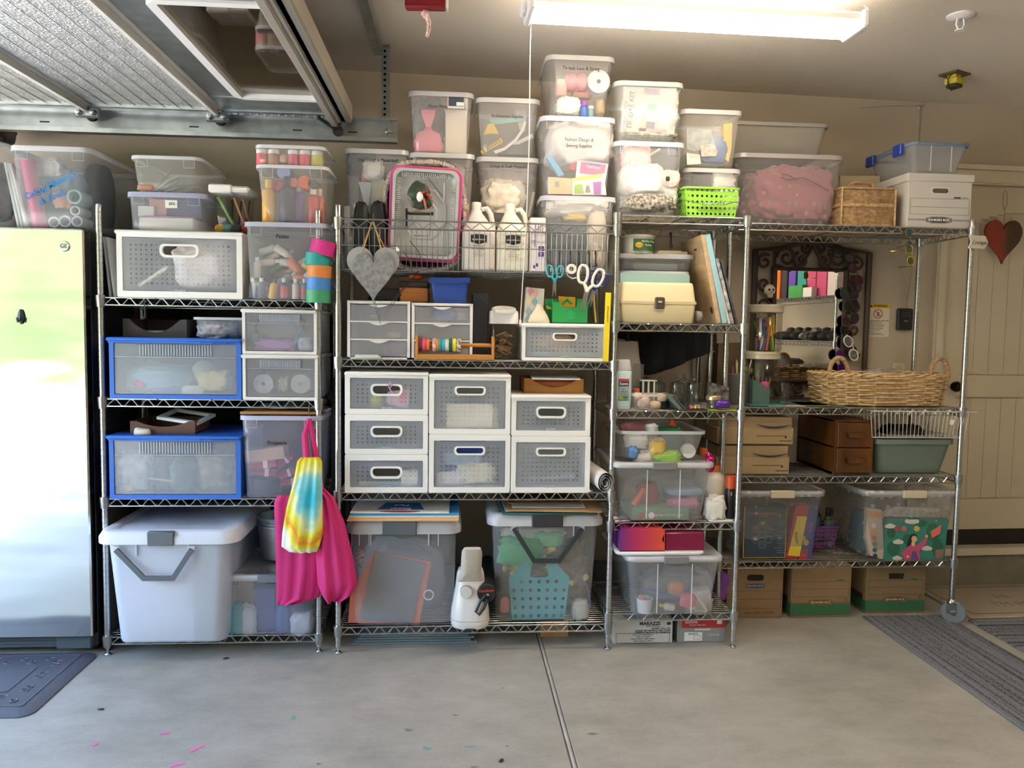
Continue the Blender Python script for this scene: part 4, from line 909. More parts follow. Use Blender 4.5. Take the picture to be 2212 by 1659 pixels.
# ================================================================ left shelving, top shelf
z = Z1[0]
d1 = drawer_box('white framed drawer with perforated front, white cloth inside',252,523,499,.01,z,.38,lip=.006,nx=22,nz=11,hw=.16,bd=.022,base=.026,hh_=.056)
lump('white_cloth','white crumpled cloth behind the perforated front at top left','cloth',388,523,508,632,.16,.25,M('#eadfdd',.9),5,.12,.3)
rod('cream_roll','cream paper tube lying in the white perforated drawer','tube',(300,618),(362,577),.045,.008,M('#e6e2cf',.7))
b = sbin('lavender rimmed bin of papers on the white perforated drawer',(268,443,416),(279,437),.03,d1.top,.36,PL('#dde0f0',.28,.2),rim=PL('#c9cde6',.8,.25),rimw=.012)
card('paper_stack','stack of white paper in the lavender rimmed bin','paper',b.cx-.115,b.cx+.1,.06,.33,b.floor,b.floor+.055,PAPER)
card('paper_stack','magenta folder lying on the white paper in the lavender rimmed bin','folder',b.cx-.10,b.cx+.105,.06,.33,b.floor+.0555,b.floor+.062,M('#b0668c',.7))
card('fabric_book','slate blue book standing in the lavender rimmed bin','book',b.cx-.06,b.cx+.115,.12,.2,b.floor+.0625,b.h+b.z0-.012,M('#5f6c86',.7))
card('small_card','white card in the upper left of the lavender rimmed bin','card',b.cx-.13,b.cx-.065,.085,.09,b.floor+.0625,b.floor+.105,PAPER)
card('small_card','pink card above the slate book in the lavender rimmed bin','card',b.cx-.09,b.cx-.02,.1,.105,b.floor+.0625,b.floor+.135,M('#d89a94',.7))
st = MB();p = at(370,441,b.yf(.12)-.001);st.box(-.024,.024,0,.0008,-.016,.016);s_ = st.build('sticker',PAPER,b.t);s_.location = (p.x-b.cx,p.y-b.Y-b.d/2-.001,p.z-b.z0)
text('ETC',b.t,(p.x-b.cx+.004,p.y-b.Y-b.d/2-.0022,p.z-b.z0),.014,INK,bold=.02)
b3 = sbin('clear bin of grey wires stacked on the lavender rimmed bin',(276,432,337),(291,424),.03,b.top+.001,.40,PL('#ecece8',.27,.18))
rn = random.Random(5)
WIRE = M('#6d6d69',.4,.7)
for k in range(22):
    a = rn.uniform(.35,1.2);x0 = b3.cx-.10+rn.uniform(0,.06);ln = rn.uniform(.1,.16);mb = MB();mb.tube([(0,0,0),(ln*math.cos(a)*.6,.01,ln*math.sin(a)*.4),(ln*math.cos(a)*1.05,.02,ln*math.sin(a)*.62)],.0034,5)
    solo(mb,'wire_tool',WIRE if k % 3 else M('#b9b4aa',.5),'thin wire tool fanned out in the topmost left bin','wire tool',(x0,.06+k*.009,b3.floor+.004),group='wire tools in the topmost left bin')
lump('clay_scrap','tan clay scrap under the wires in the topmost left bin','scrap',300,398,340,414,.07,.05,M('#b98f78',.8),3)
# square canister of brushes
cxa,cxb = edges(449,531,450,.05);zc0 = d1.top;zc1 = at(490,412,.05).z
t = thing('brush_canister','clear square canister of brushes with a white flip lid','canister',((cxa+cxb)/2+.01,.13,zc0));hw = (cxb-cxa)/2*.92;hh = zc1-zc0
mb = MB();mb.loft([[(x,y,zq) for x,y in rrect(hw*s_,hw*s_,.02)] for zq,s_ in ((0,.8),(.004,.84),(hh*.5,.92),(hh,1))],0,True);mb.build('body',GLASS('smoke_clear',(.92,.92,.90),.03,1.4),t,60)
mb = MB();mb.box(-hw-.008,hw+.008,-hw-.008,hw+.008,hh-.004,hh+.022,bev=.008);mb.box(-hw-.014,.01,-hw-.014,.0,hh-.008,hh+.027,bev=.006);mb.build('lid',WHITE,t)
for i,(x0,x1,c,rr_) in enumerate(((-.02,-.06,'#7fae6a',.006),(.035,0,'#c9905f',.0045),(.045,.03,'#b8835a',.004),(-.05,-.02,'#2e3a35',.006),(.0,.05,'#3b3630',.004),(-.035,.01,'#444b40',.005))):
    mb = MB();mb.tube([(x0+.02 if i else x0+.04,-.02+.02*i,.004),(x1,-.03+.02*i,hh*.9)],rr_,8);solo(mb,'paint_brush',M(c,.5),['green handled brush leaning in the square canister','tan brush leaning across the square canister','light brown brush at the right of the square canister','dark thick brush at the left of the square canister','thin dark brush at the back right of the canister','dark olive brush in the middle of the canister'][i],'brush',t.location,group='brushes in the square canister')
for i,(dx,c) in enumerate(((-.05,'#c9a23c'),(-.02,'#5f8a8a'),(.05,'#a8382f'),(.02,'#393a38'))):
    mb = MB();mb.blob((dx,-.03-.004*i,.024),(.022,.018,.02),i,.3);solo(mb,'sponge',M(c,.8),['mustard sponge bit at the bottom of the square canister','teal sponge bit at the bottom of the square canister','red round sponge at the right bottom of the canister','black sponge bit at the bottom of the canister'][i],'sponge',t.location,group='sponges in the square canister')
# paint bins
b = sbin('clear bin full of small paint bottles on the left shelving',(522,708,481),(537,700),-.01,z,.34,PL('#eaecf6',.24,.14),rim=PL('#d5d8ea',.8,.22),rimw=.011)
btext(b,'Paints',610,511,.022,bold=.02)
PC = [(545,645,0,'#4a4f58','#e6e4de'),(565,645,0,'#3c434f','#f0ede6'),(587,645,12,'#e0b33c','#2f3540'),(614,645,0,'#3b4a80','#f0eee8'),(639,645,0,'#d8c2a8','#f2efe8'),(658,645,0,'#3f9a88','#f2efe8'),(678,645,0,'#5a4f5c','#e8e4dc'),
      (556,600,0,'#d9d2c6','#efece6'),(600,612,60,'#9aa0a8','#f4f2ee'),(633,598,100,'#d08a5a','#f2efe8'),(660,600,45,'#b9c2c8','#f4f2ee'),(560,570,80,'#e2d6cc','#f0ebe2'),(605,566,95,'#d9d9d2','#f2efe6'),(625,560,142,'#e07a3c','#e9e4dc'),(654,570,120,'#d9b93c','#3f8f4a'),(562,545,70,'#c9c4bc','#efece6'),(676,560,30,'#3a3f4c','#d0cac0'),(680,600,150,'#4b4150','#8f8a92'),(595,535,120,'#e2dcd2','#e8c9c0')]
NMW = ['grey','dark slate','mustard','navy','beige','teal','plum','ivory','silver','copper','pale blue grey','cream','off-white','orange','yellow','light grey','charcoal','dark purple','chalk white']
for k,(px,py,a,c,cc) in enumerate(PC):
    yy = .035+(.03 if k > 6 else 0)+(.03 if k > 10 else 0);p = at(px,py,yy);big = 1.5 if k == 13 else 1
    if k < 7: p.z = b.floor+.001
    bottle('paint_bottle','%s paint bottle, %s in the lavender rimmed paint bin' % (NMW[k],'standing in the front row' if k < 7 else 'lying in the heap'),'paint bottle',p,.0155*big,.085*big,M(c,.4),M(cc,.45),rot=(0,rad(a) if k > 6 else rad(a*.8),0),group='paint bottles in the lavender rimmed bin',band=(M('#c9534a',.6) if k in (3,5) else None))
rn = random.Random(17)
for k in range(24):
    px,py = rn.uniform(548,692),rn.uniform(545,618);p = at(px,py,.11);p.y = rn.uniform(.10,.2);c = ['#3a4150','#c9b9a0','#4a6a8a','#b04a3a','#e0dcd2','#6a8a5a','#d9b24a','#6a5a7a'][k % 8]
    bottle('paint_bottle','paint bottle buried at the back of the lavender rimmed paint bin','paint bottle',p,.0155,.08,M(c,.4),WHITE,rot=(0,rad(rn.uniform(50,140)),rad(rn.uniform(-25,25))),group='buried paint bottles',n=10)
b4 = sbin('clear bin of large paint bottles, middle of the paint stack',(547,707,357),(565,696),-.0,b.top+.001,.32,PL('#f2f0ec',.24,.14))
for i,(px,r,h,c,cc,w_) in enumerate(((580,.026,.175,'#e0a63a','#e2b84a','yellow'),(621,.036,.19,'#2b2f52','#1f2340','navy'),(645,.024,.165,'#5c3f86','#d9d2da','purple'),(676,.026,.155,'#cf4a4a','#efe9e0','red'),(690,.02,.15,'#d9623f','#e8c4a8','orange'))):
    p = at(px,470,.05+.01*i);bottle('paint_bottle','large %s paint bottle standing in the middle paint bin' % w_,'paint bottle',(p.x,.05+.012*i,b4.floor),r,h,M(c,.35),M(cc,.4),group='large paint bottles in the middle bin')
for i,(px,py,c) in enumerate(((659,394,'#e0663a'),(614,373,'#8f9fd0'),(676,397,'#55463f'),(590,400,'#c94b48'),(603,402,'#c0504f'),(634,395,'#c95a58'))):
    p = at(px,py,.06);R = .028 if i < 2 else .02;mb = MB();mb.lathe([(0,0),(R*.95,0),(R,.003),(R,.07),(0,.07)],20,axis='y');solo(mb,'paint_pot',M(c,.4),['round orange paint lid facing out of the middle paint bin','round pale blue paint lid at the top of the middle paint bin','small dark paint lid right of the orange one','red paint pot at the left of the middle paint bin','second red paint pot beside the pale blue lid','red paint pot left of the orange lid'][i],'paint pot',(p.x,.05,p.z))
b5 = sbin('shallow clear bin of pink and yellow paint jars, top of the paint stack',(546,701,314),(556,698),-.0,b4.top+.001,.30,PL('#dddad4',.2,.14),panels=False)
for i,(px,c) in enumerate(((566,'#e06a6f'),(591,'#b98f6a'),(634,'#dc6f8c'),(659,'#e8646c'),(685,'#d2cf5c'))):
    p = at(px,350,.05);jar('paint_jar',['coral red','brown speckled','rose pink','bright coral','lime yellow'][i]+' paint jar with white lid in the topmost paint bin','paint jar',(p.x,.05,b5.floor),.0225,.05,M(c,.35),WHITE,.014,group='paint jars in the topmost paint bin',lido=0)
lump('paint_tube','crumpled white and peach paint tube between the jars','paint tube',605,333,623,354,.05,.03,M('#dcb7a0',.5),2,nu=14,nv=10)
# tape rolls threaded on the front post
for i,(py0,py1,px,c,tl,w_) in enumerate(((626,655,690,'#3c9a70',0,'green'),(600,628,691,'#3f86cc',0,'blue'),(575,602,692,'#d9853f',2,'orange grid'),(548,576,687,'#159a94',6,'teal'),(521,552,696,'#d0308a',14,'magenta'))):
    a,c_ = at(px,py0,.02),at(px,py1,.02);h = (a.z-c_.z);Rr = .0495
    mb = MB();mb.lathe([(.037,0),(Rr-.001,0),(Rr,.001),(Rr,h-.002),(Rr-.001,h-.001),(.037,h-.001),(.037,0)],30,cap=False)
    tm = M(c,.45,var=.12,vs=40)
    o = solo(mb,'tape_roll',tm,w_+' roll of tape threaded on the chrome post beside the paint bin','tape roll',(a.x,.02-.022,c_.z),rot=(0,rad(tl),0),group='tape rolls on the post')
    if w_ in ('blue','green'):
        pass
for k,(dx,w_) in enumerate(((-5,'left'),(4,'right'))):
    mb = MB();x = -1.415+.018*k;mb.box(-.004,.004,0,.32,0,.245,bev=.001);solo(mb,'foam_board',M('#d5d2cf',.8),'grey foam board leaning beside the white drawer, %s one' % w_,'board',(x,.05,z+.001),rot=(0,rad(-5-2*k),0))
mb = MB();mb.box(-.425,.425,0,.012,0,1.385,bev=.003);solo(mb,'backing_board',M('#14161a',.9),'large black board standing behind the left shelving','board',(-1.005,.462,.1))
card('brown_sheet','dark brown panel standing between the refrigerator and the shelving','panel',-1.461,-1.452,.05,.40,.001,.66,M('#4d463d',.6))
card('black_case','tall black case standing in the gap between the two left shelvings','case',-.548,-.508,.22,.40,.001,1.15,M('#1b1c1f',.7),bev=.006)
hook('black S hook hanging from the top shelf above the grey tray',314,648,690,.01,group='hooks on the left shelving')

# ---------------------------------------------------------------- second shelf
z = Z1[1]
BLUE = M('#2466c4',.4);BF = PL('#dbe2ea',.26,.2)
d2 = drawer_box('blue framed clear drawer with ribbed grip, yellow paper inside',236,521,730,-.0,z,.38,BLUE,BF,'ribbed',shell=PL('#2f70cc',.85,.3),lip=.004,topbow=.014,bd=.018)
lump('plastic_bag','folded light blue plastic bag in the upper blue drawer','bag',284,785,425,852,.14,.2,M('#8fb6cf',.5),3,.1,.25)
lump('tissue_roll','twisted yellow tissue paper in the upper blue drawer','tissue',430,800,500,846,.07,.07,M('#ecd59a',.8),5,.2,.4)
lump('foam_ball','grey round foam ball behind the yellow tissue','ball',414,778,466,835,.13,.1,M('#c9c8c2',.8),7,.02,0,sq=1)
lump('paper_scrap','pink paper scrap at the left of the upper blue drawer','scrap',288,820,318,840,.05,.03,M('#e0559a',.6),9,.2,.3,nu=14,nv=8)
lump('blue_ribbon','dark blue ribbon along the floor of the upper blue drawer','ribbon',330,832,400,852,.06,.04,M('#5873b8',.6),4,.2,.3,nu=16,nv=8)
lump('paper_scrap','white paper scrap beside the yellow tissue','scrap',392,832,440,853,.045,.03,M('#efece2',.8),8,.2,.2,nu=14,nv=8)
tr_ = tray('dark grey wooden letter tray on the upper blue drawer',265,403,697,.10,d2.top+.001,.25,M('#4a4441',.7),.75,h=.075)
card('paper_stack','pale green paper in the dark grey letter tray','paper',tr_.cx-.1,tr_.cx+.1,.12,.33,tr_.floor,tr_.floor+.022,M('#a8b0a4',.8))
b = sbin('small clear bin of beads beside the dark letter tray',(412,530,686),(424,520),.07,d2.top+.001,.22,PL('#c2cad6',.3,.18),panels=False,rimw=.006)
lump('bead_bag','bag of white beads in the small clear bin','bag',432,694,510,733,.14,.12,M('#c9c5c8',.6,var=.5,vs=60),3,.15,.3)
CG = M('#e3e1dd',.45);WF = PL('#dedee2',.22,.18)
dB = drawer_box('white framed clear drawer with spools of thread inside',524,686,766,.0,z,.36,CG,WF,'ribbed',lip=.003,topbow=.008,bd=.012)
dA = drawer_box('white framed clear drawer with purple ribbon, stacked on another',523,684,668,.0,dB.top+.001,.36,CG,WF,'ribbed',lip=.003,topbow=.008,bd=.012)
spool('thread_spool','white spool with blue print, left in the lower white drawer','spool',570,829,.041,.05,M('#dfe0e6',.5,var=.3,vs=30,col2='#a9b6d6'),M('#55585f',.5))
spool('thread_spool','plain grey spool, right in the lower white drawer','spool',650,829,.041,.05,M('#c9c7c4',.5),M('#8a8884',.5))
mb = MB();p = at(612,830,.045);rn = random.Random(3);mb.tube([(rn.uniform(-.022,.022),rn.uniform(-.012,.012),rn.uniform(-.034,.034)) for _ in range(60)],.0022,5);solo(mb,'string_tangle',M('#e2ddc8',.8),'tangle of cream string between the two spools','string',p)
lump('ribbon','purple ribbon tangle in the upper white drawer','ribbon',556,732,634,760,.06,.06,M('#c07ad0',.5),3,.3,.5)
rod('craft_stick','blue flat stick leaning in the upper white drawer','stick',(632,752),(652,707),.05,.006,M('#5f97cc',.5))
lump('yarn_ball','white and blue yarn ball at the right of the upper white drawer','yarn',645,728,676,758,.06,.06,M('#cdd3dd',.8,var=.4,vs=40,col2='#93a8c8'),6,.05,.1)
lump('tissue_bag','white frosted bag at the top of the upper white drawer','bag',552,682,655,740,.14,.1,PL('#e9e9e9',.5,.2),2,.15,.3)
lump('teal_scrap','teal ribbon scrap at the left of the upper white drawer','ribbon',542,718,562,745,.07,.03,M('#5fa8b0',.5),4,.3,.4,nu=12,nv=8)

# ---------------------------------------------------------------- third shelf
z = Z1[2]
d3 = drawer_box('blue framed clear drawer stuffed with craft packets',236,520,940,-.0,z,.38,BLUE,BF,'ribbed',shell=PL('#2f70cc',.85,.3),lip=.004,topbow=.014,bd=.018)
for i,(l,t_,r,b_,c,w_) in enumerate(((252,975,335,1062,'#e2d8c8','cream'),(330,980,378,1062,'#4d4348','dark'),(370,985,430,1062,'#5c7a5a','green and black'),(420,975,500,1062,'#b9a68c','tan glossy'),(255,1035,300,1064,'#e0b98c','peach'))):
    lump('craft_packet','%s craft packet in the lower blue drawer' % w_,'packet',l,t_,r,b_,.06+.02*(i % 2),.07,M(c,.25,var=.5,vs=22),i+1,.15,.3)
rod('dowel','pale wooden stick across the packets in the lower blue drawer','stick',(270,1025),(375,1040),.035,.005,M('#e0cfae',.7))
tr_ = tray('brown wooden tray with a scooped front on the lower blue drawer',281,421,914,.03,d3.top+.001,.2,M('#5a3c2c',.7),.45,h=.052)
t = thing('picture_mount','white empty picture frame lying on the brown tray','frame',(tr_.cx+.06,.14,tr_.top+.003),rad(-12),rot=(rad(10),rad(6),rad(-14)))
mb = MB();mb.sweep_rr(.095,.07,.002,[(0,0),(0,.012),(-.018,.012),(-.018,0)],0,1);mb.build('moulding',WHITE,t)
lump('cotton_wad','wad of white cotton in the front of the brown tray','cotton',290,925,325,944,.022,.03,M('#d9d0c0',.9),3,.25,.3,nu=14,nv=8)
b = sbin('clear bin with red paper bundles behind the hanging pink bags',(511,692,899),(530,688),-.01,z,.36,PL('#dcdcf0',.27,.16),rim=PL('#d0d2ea',.8,.2),rimw=.011)
btext(b,'Projects',598,957,.024,bold=.01)
p0 = at(530,990,.05);mb = MB();mb.box(0,.165,0,.1,0,.052,bev=.002);solo(mb,'kraft_box',M('#c9a489',.8),'flat kraft box tilted in the bin behind the pink bags','box',(p0.x,.05,at(530,1002,.05).z),rot=(0,rad(-8),0))
for i,(l,r,py,a) in enumerate(((534,598,1010,-6),(538,596,1022,4),(600,640,1010,-35),(600,640,1035,-20),(600,645,1050,-4))):
    p = at(l,py,.045);q = at(r,py,.045);t = thing('paper_bundle','red bundle of tissue paper with a white band, number %s from the top in the bin' % ['one','two','three','four','five'][i],'paper bundle',(p.x,.045+.01*i,p.z-.01),group='red paper bundles',rot=(0,rad(a),0));ln = q.x-p.x
    t['label'] = ['upper left red tissue bundle with white band','second red tissue bundle with white band on the left','upper right red tissue bundle beside the tie-dye bag','middle right red tissue bundle beside the tie-dye bag','lowest red tissue bundle beside the tie-dye bag'][i]
    mb = MB();mb.box(0,ln,0,.05,0,.02,bev=.003);mb.box(0,ln,.002,.048,.0205,.03,bev=.003);mb.build('sheets',M('#b02a50',.7),t)
    mb = MB();mb.box(ln*.55,ln*.7,-.0015,.052,-.001,.031);mb.build('band',M('#e6c9c6',.8),t)
p = at(566,1062,.05);mb = MB();mb.lathe([(.045,0),(.066,.005),(.07,.07),(.066,.07),(.062,.008),(0,.006)],24);solo(mb,'black_bowl',M('#2a2c3a',.4),'dark bowl with a red print at the bottom of the projects bin','bowl',(p.x,.105,b.floor))
mb = MB();mb.box(-.16,.16,0,.28,0,.011,bev=.002);q = at(602,893,.0);bo = solo(mb,'wooden_board',WOOD,'wooden board lying across the projects bin','board',(q.x,.01,b.top+.003))
for i,dx in enumerate((0,.012)):
    mb = MB();mb.lathe([(0,0),(.05,0),(.1,.010),(.102,.012),(.05,.004),(0,.004)],28);solo(mb,'paper_plate',M('#d8d5cd',.7),['lower white plate on the wooden board','upper white plate stacked on the wooden board'][i],'plate',(q.x-.01+dx,.14,b.top+.0145+i*.007))
# ---------------------------------------------------------------- hanging bags
h_ = hook('black hook on the third shelf holding the bright bags',668,878,912,.004,group='hooks on the left shelving')
PINK = M('#c8256e',.75,bump=.25,bs=35)
drape('pink_bag','magenta fabric bag hanging lowest on the left behind the tie-dye bag','bag',[(1070,600,700),(1085,592,706),(1150,594,705),(1230,596,703),(1290,597,690),(1306,598,640)],-.05,.045,PINK,4,.008,2,group=None)
drape('pink_bag','magenta fabric bundle hanging on the right with loose folds','bag',[(1056,676,702),(1075,682,722),(1130,684,745),(1200,682,762),(1260,686,773),(1284,695,760),(1300,706,735)],-.075,.085,PINK,3,.014,5)
td,n,l,o = new_mat('tie_dye');p = n.new('ShaderNodeBsdfPrincipled');l.new(p.outputs[0],o.inputs[0]);p.inputs['Roughness'].default_value = .85
tc = n.new('ShaderNodeTexCoord');mp = n.new('ShaderNodeMapping');mp.inputs['Location'].default_value = (0,0,-.125);mp.inputs['Scale'].default_value = (1,0,.55)
nz = noise_node(n,l,14,4);l.new(tc.outputs['Object'],mp.inputs[0]);vl = n.new('ShaderNodeVectorMath');vl.operation = 'LENGTH';l.new(mp.outputs[0],vl.inputs[0])
ad = n.new('ShaderNodeMath');ad.operation = 'MULTIPLY_ADD';ad.inputs[1].default_value = .07;l.new(nz.outputs['Fac'],ad.inputs[0]);l.new(vl.outputs['Value'],ad.inputs[2])
r = n.new('ShaderNodeValToRGB');el = r.color_ramp.elements;el[0].position = .0;el[0].color = (*srgb('#1fb4cc'),1);el[1].position = 1;el[1].color = (*srgb('#e2dc2e'),1)
for pos,c in ((.055,'#22b3c9'),(.085,'#8fd4d0'),(.10,'#e6e4a0'),(.118,'#e3dd32'),(.135,'#e8862f'),(.15,'#e2dc2e'),(.165,'#efeee0')): e = el.new(pos);e.color = (*srgb(c),1)
l.new(ad.outputs[0],r.inputs[0]);l.new(r.outputs[0],p.inputs['Base Color'])
drape('tie_dye_bag','yellow, turquoise and orange tie-dye bag hanging in front of the pink ones','bag',[(988,650,690),(996,642,696),(1040,634,696),(1100,618,697),(1150,610,698),(1180,608,690),(1192,625,684)],-.115,.05,td,4,.008,3)
mb = MB();p0 = at(668,905,-.02);a1 = at(662,995,-.075);a2 = at(690,1060,-.075)
mb.tube([p0-p0,(at(658,940,-.04)-p0),a1-p0],[.009,.012,.014],8);mb.tube([p0-p0,at(678,960,-.04)-p0,a2-p0],[.009,.012,.02],8);solo(mb,'pink_strap',PINK,'magenta straps looped over the hook above the tie-dye bag','strap',p0)
# ---------------------------------------------------------------- bottom shelf
z = Z1[3]
tt = tote('big milky white lidded tote with grey swing handle at bottom left',(199,512,1150),(221,492),(233,470),-.115,z+.001,.66,PL('#e6ecf7',.72,.3),.05,(318,376),[(249,1188),(310,1250),(373,1250),(413,1188)],PL('#eef2fa',.94,.55),r=.05)
card('white_board','large white board filling the front of the big milky tote','board',tt.cx-.19,tt.cx+.09,tt.yf(0)+.012,.38,tt.floor+.001,tt.floor+.36,M('#e6e0e4',.8))
lump('grey_bundle','grey bundle at the right inside the big milky tote','bundle',402,1200,462,1375,.1,.3,M('#a9abb2',.9),3,.1,.2)
b = sbin('clear lidded bin with grey latch behind the pink bags at the bottom',(478,690,1243),(492,674),-.02,z+.001,.42,PL('#eceff4',.24,.14),lid=M('#73777d',.5),latch=.1,r=.03,lidm=PL('#e3e6ea',.4,.18),lidh=.022)
for i,(l,t_,r,b_,c,w_) in enumerate(((492,1305,527,1372,'#4fb0bd','turquoise'),(520,1305,556,1372,'#c9ccd8','white wrapped'),(596,1300,630,1372,'#34579a','royal blue'),(628,1320,676,1374,'#b3b6c6','grey wrapped'),(625,1275,675,1320,'#27356a','navy'),(640,1290,668,1306,'#d6ce52','yellow'))):
    lump('wrapped_packet',w_+' packet in the clear bin behind the pink bags','packet',l,t_,r,b_,.045+.01*(i % 3),.06,M(c,.3),i+2,.12,.3)
p0,p1 = at(548,1368,.05),at(594,1272,.05);card('blue_box','violet blue shiny box standing in the bin behind the pink bags','box',p0.x,p1.x,.05,.12,b.floor,p1.z,M('#3b3f8c',.3))
p0,p1 = at(500,1300,.04),at(540,1262,.04);card('tan_box','tan carton with a white label in the bin behind the pink bags','box',p0.x-.01,p1.x+.005,.075,.3,b.floor,p1.z,M('#a58a72',.8))
q = at(606,1150,.25);t = thing('metal_bucket','galvanised metal bucket on the clear bin behind the pink bags','bucket',(q.x,.24,b.top+.001))
mb = MB();mb.lathe([(0,.004),(.075,0),(.08,.004),(.1,.185),(.104,.188),(.104,.192),(.098,.192),(.077,.006),(0,.006)],32);mb.build('pail',GALV,t)
mb = MB();mb.lathe([(.1005,.15),(.103,.152),(.1022,.156)],32,cap=False);mb.lathe([(.094,.165),(.1035,.167),(.1035,.172)],32,cap=False);mb.build('hoop',GALV,t)
# ================================================================ wide shelving: basket shelf
z = 1.6335
GR = PL('#f2f2f2',.25,.14);GRR = PL('#e6e6e6',.7,.2)
b0 = []
for i,(l,r,bl,br) in enumerate(((738,881,750,870),(883,1026,892,1016),(1027,1166,1038,1155))):
    q = sbin(['lowest clear bin behind the black gloves in the basket shelf','lowest clear bin hidden behind the foil trays','lowest clear bin behind the two white jugs'][i],(l,r,466),(bl,br),.17,z,.26,GR,rim=GRR,z1=1.852,rimw=.011);b0.append(q)
z2 = 1.8545;b1 = []
for i,(l,r,py,bl,br,s,sp,zz) in enumerate(((738,881,322,755,870,'Clay, Dough & Model Stuff',(816,346),1.0),(883,1026,331,893,1016,'Holiday Stuff',(950,352),1),(1028,1166,340,1040,1155,'Collage & Craft Materials',(1098,360),1))):
    q = sbin(['clear labelled bin behind the black gloves, left of the foil trays','clear labelled bin right behind the foil trays','clear labelled bin of collage supplies behind the white jugs'][i],(l,r,py),(bl,br),.15,z2,.28,GR,rim=GRR,rimw=.012,panels=False);b1.append(q)
    btext(q,s,sp[0],sp[1],.0185,INK,w=.86)
b2 = []
for i,(l,r,py,bl,br,s,sp) in enumerate(((880,1023,198,894,1012,'Plaster Materials',(952,230)),(1028,1168,212,1042,1154,'Architecture Supplies',(1096,251)))):
    q = sbin(['clear bin with a pink bag, upper left of the stack over the trays','clear bin with a yellow striped ruler over the collage bin'][i],(l,r,py),(bl,br),.15,b1[i+1].top+.001,.28,GR,rim=GRR,rimw=.012,panels=False);b2.append(q);btext(q,s,sp[0],sp[1],.0185,INK,w=.86)
# contents
Yc = .20
lump('dark_bag','slate bag in the bin behind the black gloves','bag',750,330,815,385,.24,.08,M('#3f4854',.6),4,.2,.3)
lump('cotton_bag','white fluffy cotton bag in the bin behind the black gloves','bag',785,345,828,392,.20,.06,M('#dcdad4',.8),5,.2,.3)
q = at(787,392,.2);bottle('glue_bottle','pink bottle between the cotton and the grey tub in the left bin','bottle',(q.x,.20,q.z),.012,.058,M('#e06a70',.4),M('#e06a70',.4))
panel('plastic_tub','pale grey tapered tub in the bin behind the black gloves','tub',[(774,392),(802,394),(797,443),(788,443)],.19,.03,M('#c3ccd0',.4))
panel('clay_packet','yellow clay packet with blue print in the bin behind the gloves','packet',[(803,385),(830,388),(828,448),(801,444)],.205,.03,M('#e0cf8f',.6,var=.3,vs=30,col2='#d6dbe0'))
card('grey_carton','tall grey carton at the left in the bin behind the gloves','carton',at(752,400,.24).x,at(776,400,.24).x,.235,.33,b1[0].floor,at(760,375,.24).z,M('#8f8f92',.8))
lump('fluff','grey fluff ball beside the foil trays','fluff',978,355,1003,400,.22,.05,M('#b9b3aa',.9),3,.2,.2)
q = at(1006,464,.2);bottle('glue_bottle','red bottle with a yellow cap right of the foil trays','bottle',(q.x,.2,b1[1].floor),.015,.075,M('#b8504a',.4),M('#e0c040',.4),caph=.35,neck=.8)
lump('zip_bag','clear zip bag of cream scraps in the collage bin','bag',1040,388,1132,468,.205,.09,M('#c9bda6',.35,var=.5,vs=24,col2='#e6ded0'),3,.12,.35)
lump('zip_bag','pale mauve bag above the cream scraps in the collage bin','bag',1034,362,1150,405,.25,.08,M('#b3a6a8',.5,var=.3,vs=20),7,.15,.3)
q = at(1076,440,.18);mb = MB();mb.tube([(.042*math.cos(a*.2618),0,.042*math.sin(a*.2618)) for a in range(24)],.0045,6,closed=True);solo(mb,'wreath_ring',M('#7d7064',.6),'brown ring in front of the cream scraps','ring',(q.x,.175,q.z))
rod('glue_stick','white stick standing at the right of the collage bin','stick',(1142,468),(1153,415),.185,.006,M('#ddd6c6',.6))
rod('pink_strip','pink zip strip across the collage bag','strip',(1052,400),(1120,396),.155+.03,.003,M('#c08a98',.5))
PK = M('#d9818f',.35,bump=.1,bs=20)
q0 = at(925,326,.21);z_b = b2[0].floor
t = thing('plaster_bag','pink bag with a twisted neck in the upper bin','bag',(q0.x,.215,z_b));s_ = .031
mb = MB();mb.loft([[(x,y,zq) for x,y in rrect(a,c,min(a,c)*.5,3)] for a,c,zq in ((.05,.03,0),(.056,.036,.004),(.064,.04,.04),(.05,.036,.085),(.02,.02,.1),(.012,.012,.115))],0,True,True);mb.build('sack',PK,t,60)
mb = MB();mb.loft([[(x,y,zq) for x,y in rrect(a,c,min(a,c)*.5,3)] for a,c,zq in ((.012,.012,.115),(.016,.012,.13),(.028,.014,.16),(.034,.012,.188),(.026,.01,.192))],0,True,True);mb.build('gathered_neck',PK,t,60)
q = at(985,328,.2);q1 = at(1007,238,.2);card('cream_carton','tall cream carton beside the pink plaster bag','carton',at(962,280,.2).x,at(1008,280,.2).x,.195,.3,z_b,q1.z,M('#dcd2bd',.7),bev=.003)
lump('clear_bag','glossy grey bag behind the pink plaster bag','bag',895,215,960,320,.29,.07,M('#7f7c80',.25,var=.4,vs=16),4,.1,.3)
st = MB();p = at(985,219,.15);st.box(-.036,.036,0,.0006,-.027,.027);s_ = st.build('sticker',M('#d8d6cf',.6),b2[0].t);yy = b2[0].yf(p.z-b2[0].z0)-b2[0].Y-b2[0].d/2-.001;s_.location = (p.x-b2[0].cx,yy-.001,p.z-b2[0].z0)
st = MB();st.box(-.032,.034,0,.0006,-.018,.022);s_ = st.build('sticker_print',M('#39444f',.6),b2[0].t);s_.location = (p.x-b2[0].cx,yy-.0018,p.z-b2[0].z0)
st = MB();st.box(.002,.034,0,.0006,-.016,-.001);s_ = st.build('sticker_barcode',PAPER,b2[0].t);s_.location = (p.x-b2[0].cx,yy-.0026,p.z-b2[0].z0)
z_b = b2[1].floor
